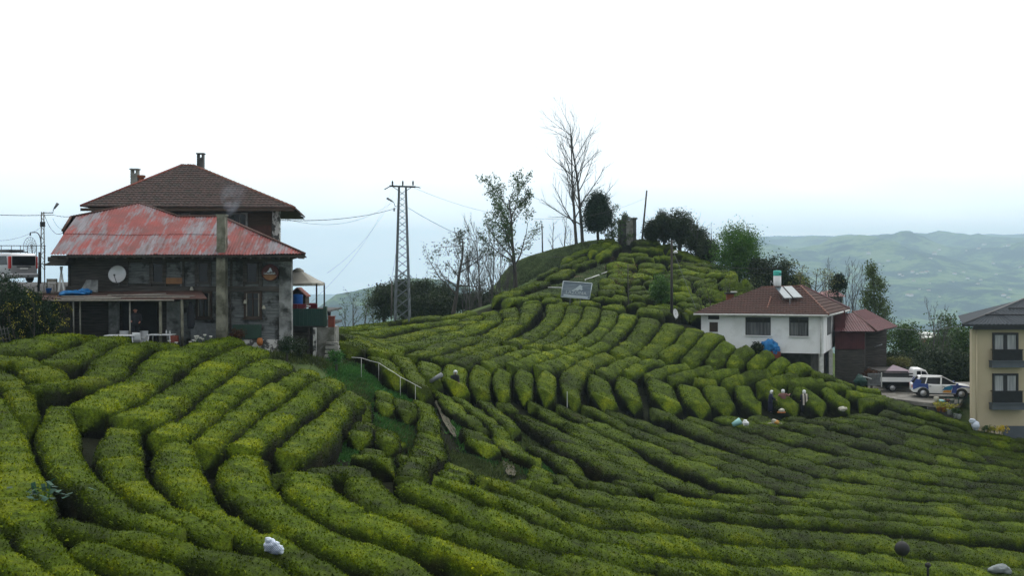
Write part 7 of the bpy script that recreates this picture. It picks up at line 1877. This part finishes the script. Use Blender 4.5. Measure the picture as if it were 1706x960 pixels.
# ------------------------------------------------------------------ people
def person(loc, yaw, label, h=1.65, lean=0.0, arms=((.22, -.25, .95), (-.22, -.25, .95)), top='cloth_black', bottom='cloth_black', head='scarf', skin='skin', skirt=False, extra=None):
    """one continuous skinned body; clothes, scarf, hair are children. +Y is the back, the face looks to -Y"""
    k = h/1.70; t = thing('person', loc, label, 'person', None, yaw)
    def L_(x, y, z):      # lean the upper body forward about the hip
        z0 = .92
        if z > z0: dz = z-z0; return (x*k, (y - math.sin(lean)*dz)*k, (z0 + math.cos(lean)*dz)*k)
        return (x*k, y*k, z*k)
    vs = []; es = []; rs = []
    def jv(p_, r_, par=None):
        vs.append(p_); rs.append(r_*k); 
        if par is not None: es.append((par, len(vs)-1))
        return len(vs)-1
    pel = jv(L_(0, 0, .93), .125); sp_ = jv(L_(0, 0, 1.12), .115, pel); ch_ = jv(L_(0, .01, 1.34), .135, sp_); nk = jv(L_(0, .0, 1.46), .055, ch_)
    n2 = jv(L_(0, -.01, 1.52), .052, nk); hd = jv(L_(0, -.02, 1.59), .083, n2); jv(L_(0, -.015, 1.66), .078, hd)
    hands = []
    for i, sx in enumerate((-1, 1)):
        hp_ = jv(L_(sx*.09, 0, .86), .095, pel); kn = jv(L_(sx*.10, -.02, .48), .062, hp_); ak = jv(L_(sx*.10, .01, .09), .042, kn); jv(L_(sx*.11, -.14, .03), .034, ak)
        sh_ = jv(L_(sx*.18, .01, 1.39), .058, ch_); hx, hy, hz = arms[i]
        S_ = np.array(L_(sx*.18, .01, 1.39)); Hd = np.array(L_(hx, hy, hz)) if hz > .92 else np.array((hx*k, hy*k, hz*k))
        d_ = Hd-S_; mid = (S_+Hd)/2; ln = np.linalg.norm(d_); full = .56*k
        bend = math.sqrt(max(full**2-ln**2, 0))/2 if ln < full else 0
        el = mid + np.array((sx*.35, .6, -.6))/1.0*bend*.9
        e_ = jv(tuple(el), .042, sh_); w_ = jv(tuple(Hd), .028, e_); u_ = unit(Hd-el); pm = jv(tuple(Hd+u_*.06*k), .032, w_)
        side = unit(np.cross(u_, (0, 0, 1.))) if abs(u_[2]) < .95 else V3(1, 0, 0)
        for f, ln_ in zip((-1.5, -.5, .5, 1.5), (.055, .07, .066, .05)):
            b0 = Hd+u_*.085*k+side*f*.016*k; a_ = jv(tuple(b0), .009, pm); jv(tuple(b0+u_*ln_*k+V3(0, 0, -.02)*k), .008, a_)
        a_ = jv(tuple(Hd+u_*.03*k-side*.04*k), .011, pm); jv(tuple(Hd+u_*.07*k-side*.055*k), .010, a_)
        hands.append((S_, el, Hd))
    me = bpy.data.meshes.new('body'); me.from_pydata(vs, es, []); me.materials.append(M[skin]); o = bpy.data.objects.new('body', me); COL.objects.link(o); o.parent = t
    m_ = o.modifiers.new('skin', 'SKIN'); m_.use_smooth_shade = True
    for i, r_ in enumerate(rs):
        me.skin_vertices[0].data[i].radius = (r_, r_*.85 if i in (pel, sp_, ch_) else r_)
    me.skin_vertices[0].data[0].use_root = True
    o.modifiers.new('sub', 'SUBSURF').levels = 1; o.modifiers['sub'].render_levels = 1
    def ring(z, rx, ry, y0=0.0, n=14):
        return np.array([L_(rx*math.cos(a), y0+ry*math.sin(a), z) for a in np.linspace(0, 2*math.pi, n, endpoint=False)])
    # jacket with sleeves
    b = MB(); b.loft([ring(.78, .25, .19), ring(.93, .24, .18), ring(1.12, .225, .165), ring(1.30, .25, .175, .01), ring(1.41, .225, .14, .01), ring(1.475, .09, .085)], 0, True)
    for S_, el, Hd in hands: b.tube([S_+V3(0, 0, .01), el, Hd-unit(Hd-el)*.02*k], [.09*k, .072*k, .05*k], 8)
    b.build('jacket', top, t)
    b = MB()
    if skirt: b.loft([ring(.12, .27, .22), ring(.5, .24, .19), ring(.85, .19, .15), ring(.98, .175, .135)], 0, True)
    else:
        for sx in (-1, 1): b.tube([L_(sx*.09, 0, .94), L_(sx*.10, -.02, .5), L_(sx*.10, .01, .08)], [.12*k, .085*k, .062*k], 9)
    b.build('trousers' if not skirt else 'skirt', bottom, t)
    for sx in (-1, 1):
        b = MB(); b.loft([np.array([(sx*.11*k+w_*math.cos(a)*k, y_*k, (.045+.045*math.sin(a))*k*hh) for a in np.linspace(0, 6.283, 8, endpoint=False)]) for y_, w_, hh in ((.07, .035, 1), (.0, .045, 1.1), (-.12, .05, .9), (-.19, .035, .7))], 0, True); b.build('shoe', 'black', t)
    # head: nose, ears, eyes
    b = MB(); 
    c0 = np.array(L_(0, -.02, 1.60))
    def hp(x, y, z):
        v_ = V3(x, y, z)*k; cl, sl2 = math.cos(lean), math.sin(lean); return c0 + V3(v_[0], v_[1]*cl - v_[2]*sl2, v_[1]*sl2*-1*-1*0 + v_[2]*cl + v_[1]*sl2)
    b.tube([hp(0, -.075, .03), hp(0, -.108, -.012), hp(0, -.085, -.02)], [.009*k, .014*k, .010*k], 5)
    for sx in (-1, 1): b.tube([hp(sx*.083, .0, .02), hp(sx*.092, .005, -.02)], .014*k, 5)
    b.build('face', skin, t)
    b = MB()
    for sx in (-1, 1): b.lathe([(.001, -.008*k), (.010*k, 0), (.001, .008*k)], hp(sx*.032, -.082, .022), 6, axis='y')
    b.tube([hp(-.022, -.086, -.045), hp(.022, -.086, -.045)], .005*k, 4)
    b.build('features', 'cloth_grey', t)
    if head == 'scarf':
        b = MB()
        rg = []
        for z_, rx, ry, y0 in ((-.13, .10, .095, .02), (-.06, .125, .11, .022), (.02, .135, .125, .012), (.09, .12, .115, .005), (.145, .065, .065, .005)):
            rg.append(np.array([hp(rx*math.cos(a), y0+ry*math.sin(a)*(1 if math.sin(a) > 0 or z_ > .04 else .55), z_) for a in np.linspace(0, 6.283, 14, endpoint=False)]))
        b.loft(rg, 0, True); b.build('headscarf', 'scarf', t)
    elif head == 'hair':
        b = MB(); rg = []
        for z_, rx, ry, y0 in ((-.05, .085, .05, .05), (.0, .095, .07, .035), (.04, .094, .075, .03)): rg.append(np.array([hp(rx*math.cos(a), y0+ry*math.sin(a)*(1 if math.sin(a) > 0 else .1), z_) for a in np.linspace(0, 6.283, 12, endpoint=False)]))
        b.loft(rg, 0, True); b.build('hair', 'cloth_grey', t)
    if extra: extra(t, k, L_, hp)
    return t
def stand(px_, pyh, h, y0, y1):
    """where on the slope a person of height h has the head at that pixel"""
    best = None
    for Y_ in np.arange(y0, y1, .05):
        x_ = X(px_, Y_); e_ = abs(HOR - (float(ground(x_, Y_))+h)/Y_*F - pyh)
        if best is None or e_ < best[0]: best = (e_, x_, Y_)
    return (best[1], best[2], float(ground(best[1], best[2])))
person((X(226, 55.4), 55.4, -3.60), 0.25, 'bald man in dark clothes leaning over the white table', 1.70, .30, ((-.20, -.32, 1.05), (.22, -.30, 1.0)), 'cloth_dark', 'cloth_black', 'hair', 'skin_red')
b = MB(); b.box(X(212, 56), X(244, 56), 55.0, 56.7, -4.3, -3.61); tag(b.build('doorstep', 'concrete_dark', None, (X(228, 56), 56, -4)), 'dark concrete doorstep the bald man stands on', 'step')
pA = stand(1283.5, 651.5, 1.58, 76, 80); pBb = stand(1304.5, 650.5, 1.60, 76, 80); pC = stand(1340, 651, 1.62, 76, 80); pD = stand(757, 617.5, 1.55, 56, 64)
person(pA, 1.45, 'tea picker in navy clothes and white headscarf, leftmost of the three', 1.60, .12, ((-.15, -.38, 1.02), (.12, -.40, 1.05)), 'cloth_navy', 'cloth_navy', 'scarf', skirt=True)
person(pBb, 2.9, 'tea picker in brownish pink top and white headscarf with arms spread', 1.62, .10, ((-.48, -.22, 1.35), (.48, -.25, 1.05)), 'cloth_pink', 'cloth_grey', 'scarf')
def shawl(t, k, L_, hp):
    for x0, x1 in ((-.20, -.07), (.03, .16)):
        b = MB(); b.loft([np.array([L_(x0, y_+s_, z_), L_(x1, y_+s_, z_), L_(x1, y_+s_+.012, z_), L_(x0, y_+s_+.012, z_)]) for z_, y_ in ((.62, .235), (.9, .215), (1.2, .19), (1.36, .165), (1.47, .08)) for s_ in (0.0,)], 0, False); b.build('shawl', 'cloth_cream', t)
person(pC, 3.1, 'tea picker seen from behind in black coat with two cream shawl strips', 1.62, .05, ((-.26, -.05, .95), (.26, -.05, .95)), 'cloth_black', 'cloth_black', 'scarf', extra=shawl, skirt=True)
person(pD, 0.3, 'person in black with white headscarf stooping between the tea blocks', 1.58, .35, ((-.16, -.35, .98), (.18, -.33, .95)), 'cloth_black', 'cloth_black', 'scarf', skirt=True)

# bags, buckets and other small things on the tea
def on_tea(px_, py_, dz=0.0): g = hit(px_, py_, 14, 150, 0.05); return (g[0], g[1], g[2]+dz)
def prop(name, px_, py_, mb, m, lab, cat, rot=(0, 0, 0)):
    o = mb.build(name, m); o.location = on_tea(px_, py_); o.rotation_euler = rot; tag(o, lab, cat); return o
b = MB(); b.lathe([(.08, -.3), (.15, -.28), (.24, .3), (.22, .3), (.13, -.24)], (0, 0, 0), 14); prop('bucket', 1227, 706, b, 'teal_pale', 'pale teal bucket lying tilted on the tea', 'bucket', (0.2, 1.1, 0.3))
b = MB(); blob(b, (0, 0, .12), (.22, .2, .2), 12, 8, 3, .3); prop('sack', 1242, 708, b, 'scarf', 'small white sack right of the teal bucket', 'sack')
t = thing('basket', on_tea(1302, 689), 'cream bundle with orange rim on the tea below the pickers', 'bundle')
b = MB(); blob(b, (0, 0, .16), (.20, .18, .16), 12, 8, 4, .3); b.build('bundle', 'sack_cream', t); b = MB(); b.tube([(.26*math.cos(a), .2*math.sin(a), .06) for a in np.linspace(0, 6.28, 16)], .04, 5); b.build('rim', 'terracotta', t)
t = thing('basket', on_tea(1291, 707), 'orange and cream bundle with spread cloth ends on the tea', 'bundle')
b = MB(); blob(b, (-.05, 0, .16), (.16, .16, .15), 12, 8, 6, .3); b.build('bundle', 'sack_cream', t); b = MB(); blob(b, (.1, -.05, .12), (.18, .15, .13), 10, 7, 7, .3); b.build('cloth', 'orange', t)
for sx in (-1, 1):
    b = MB(); b.tube([(sx*.2, 0, .05), (sx*.48, 0, .03)], [.04, .02], 5); b.build('cloth_end', 'sack_cream', t)
b = MB(); blob(b, (0, 0, .1), (.3, .2, .14), 12, 7, 8, .4); prop('sack', 1404, 684, b, 'sack_cream', 'small pale sack at the head of the right-hand rows', 'sack')
b = MB(); b.lathe([(.03, -.4), (.10, -.38), (.13, .36), (.03, .4)], (0, 0, 0), 12); prop('rolled_sheet', 727, 631, b, 'metal_grey', 'pale grey roll lying on the tea left of the stooping person', 'roll', (0.3, 1.0, 0.5))
b = MB(); b.box(-.02, .02, -.02, .02, -.6, .38); prop('stake', 945, 665, b, 'plastic_white', 'short pale stake at the edge of the lower field', 'stake')
sk = thing('white_sack', on_tea(453, 918), 'white sack in blue netting lying on the foreground tea', 'sack')
b = MB(); blob(b, (0, 0, .12), (.30, .20, .26), 18, 12, 9, .35); blob(b, (.22, -.04, -.02), (.24, .18, .18), 14, 9, 10, .3); blob(b, (-.14, 0, .36), (.13, .12, .12), 12, 8, 11, .3); b.build('bag', 'sack', sk)
b = MB()
for d_ in range(-6, 7):
    for s_ in (-1, 1):
        pl = []
        for q_ in np.linspace(-.42, .42, 22):
            x_, z_ = q_, d_*.085 + s_*q_*1.1 + .08
            r2 = (x_/.31)**2 + ((z_-.12)/.27)**2; r3 = ((x_-.22)/.25)**2 + ((z_+.02)/.19)**2
            f = max(1-r2, 0)**.5*.215, max(1-r3, 0)**.5*.20+.035 if r3 < 1 else 0
            if max(f) > 0.02: pl.append((x_, -max(f)-.03, z_))
        if len(pl) > 2: b.tube(pl, .007, 3)
b.build('netting', 'net', sk); sk.scale = (.62, .62, .62)
bs_ = thing('black_ball_marker', on_tea(1503, 930), 'round black ball on a thin stake above the lower right tea', 'marker')
g = P(1503, 915, bs_.location[1]-.3); b = MB(); b.lathe([(.31*math.sin(a), -.31*math.cos(a)) for a in np.linspace(.05, 3.09, 12)], tuple(g-np.array(bs_.location)), 20); b.build('ball', 'black', bs_)
b = MB(); b.tube([(g[0]-bs_.location[0], g[1]-bs_.location[1], -.6), tuple(g-np.array(bs_.location)+V3(0, 0, .55))], .018, 5); b.build('stake', 'metal_dark', bs_)
b = MB(); blob(b, (0, 0, .05), (.45, .3, .22), 14, 8, 13, .35); prop('grey_sack', 1666, 952, b, 'stone_grey', 'grey-blue sack lying on the tea in the bottom right corner', 'sack')
b = MB(); b.tube([(0, 0, -.3), (0, 0, .35)], .05, 5); blob(b, (0, 0, .35), (.12, .12, .1), 8, 6, 15); prop('dark_stump', 1546, 958, b, 'black', 'small dark stump at the bottom edge right of the black ball', 'stump')
rr = np.random.default_rng(77); t = thing('broad_leafed_weed', on_tea(78, 830, .0), 'broad-leafed blue-green weed between two foreground tea hedges', 'weed')
lf = MB(); N_ = 46; P0 = rr.normal(size=(N_, 3))*V3(.32, .25, .10)+V3(0, 0, .12); U = rr.normal(size=(N_, 3)); U[:, 2] *= .3; U /= np.linalg.norm(U, axis=1, keepdims=True); W = np.cross(U, rr.normal(size=(N_, 3))*.25+V3(0, 0, 1)); W /= np.linalg.norm(W, axis=1, keepdims=True)
lf.quads(P0, U*.09, W*.06); lf.build('leaves', leaf_mat('leaf_bluish', (.02, .06, .04), (.05, .12, .085)), t)
b = MB()
for i in range(6): b.tube([(0, 0, -.4), tuple(P0[i])], .012, 4)
b.build('stems', 'leaf_weed', t)

# ------------------------------------------------------------------ far hillside houses
hh_ = np.random.default_rng(19)
spots = [(1403, 466), (1417, 459), (1447, 424), (1557, 424), (1565, 419), (1550, 432), (1520, 455), (1528, 457), (1536, 456), (1544, 455), (1566, 454), (1590, 458), (1499, 459), (1504, 461), (1522, 470), (1549, 473), (1532, 483), (1547, 486), (1605, 455),
         (1612, 465), (1588, 471), (1629, 474), (1634, 469), (1512, 495), (1518, 497), (1565, 496), (1672, 494), (1680, 497), (1700, 447), (1610, 419), (1631, 416), (1673, 411), (1680, 411), (1640, 409), (1683, 484), (1655, 440), (1480, 437), (1465, 443), (1505, 432), (1660, 458)]
kinds = ['pale house on the far hillside', 'white building with minaret-like mast on the far hillside']
proto = None
def far_hit(px_, py_):
    ys = np.arange(1500, 9300, 12.0); xs = (px_-853)/F*ys; zs = (HOR-py_)/F*ys
    g = zs - far_z(xs, ys); k = np.where(g <= 0)[0]; i = k[0] if len(k) else int(np.argmin(g)); return xs[i], ys[i], float(far_z(xs[i], ys[i]))
for i, (px_, py_) in enumerate(spots):
    x_, y_, z_ = far_hit(px_, py_)
    if proto is None:
        proto = thing('far_building', (0, 0, 0), kinds[0], 'house', 'pale houses scattered on the far hillside')
        b = MB(); b.box(-.5, .5, -.4, .4, -.2, .5); b.build('wall', 'far_wall', proto)
        b = MB(); b.add([(-.56, -.46, .5), (.56, -.46, .5), (.56, .46, .5), (-.56, .46, .5), (-.25, 0, .75), (.25, 0, .75)], [(0,1,5,4), (1,2,5), (2,3,4,5), (3,0,4)]); b.build('roof', 'far_roof', proto)
        o = proto
    else: o = copy_tree(proto)
    s_ = y_/F*hh_.uniform(3.0, 7.0); o.location = (x_, y_, z_); o.scale = (s_, s_*.8, s_*hh_.uniform(.5, .8)); o.rotation_euler = (0, 0, hh_.uniform(-.5, .5))

# ------------------------------------------------------------------ the air
b = MB(); b.box(-4700, 5700, -1700, 9700, -330, 345)
hz_ = b.build('haze', 'glass'); hz_.data.materials.clear()
m, nt, N, L, bs = new_mat('haze'); N.remove(bs)
pv = nd(nt, 'ShaderNodeVolumePrincipled'); pv.inputs['Color'].default_value = (0.60, 0.79, 0.96, 1); pv.inputs['Density'].default_value = 0.00020; pv.inputs['Anisotropy'].default_value = 0.0
L.new(pv.outputs[0], N['Material Output'].inputs['Volume'])
hz_.data.materials.append(m); tag(hz_, 'pale blue haze over the valley', kind='stuff')
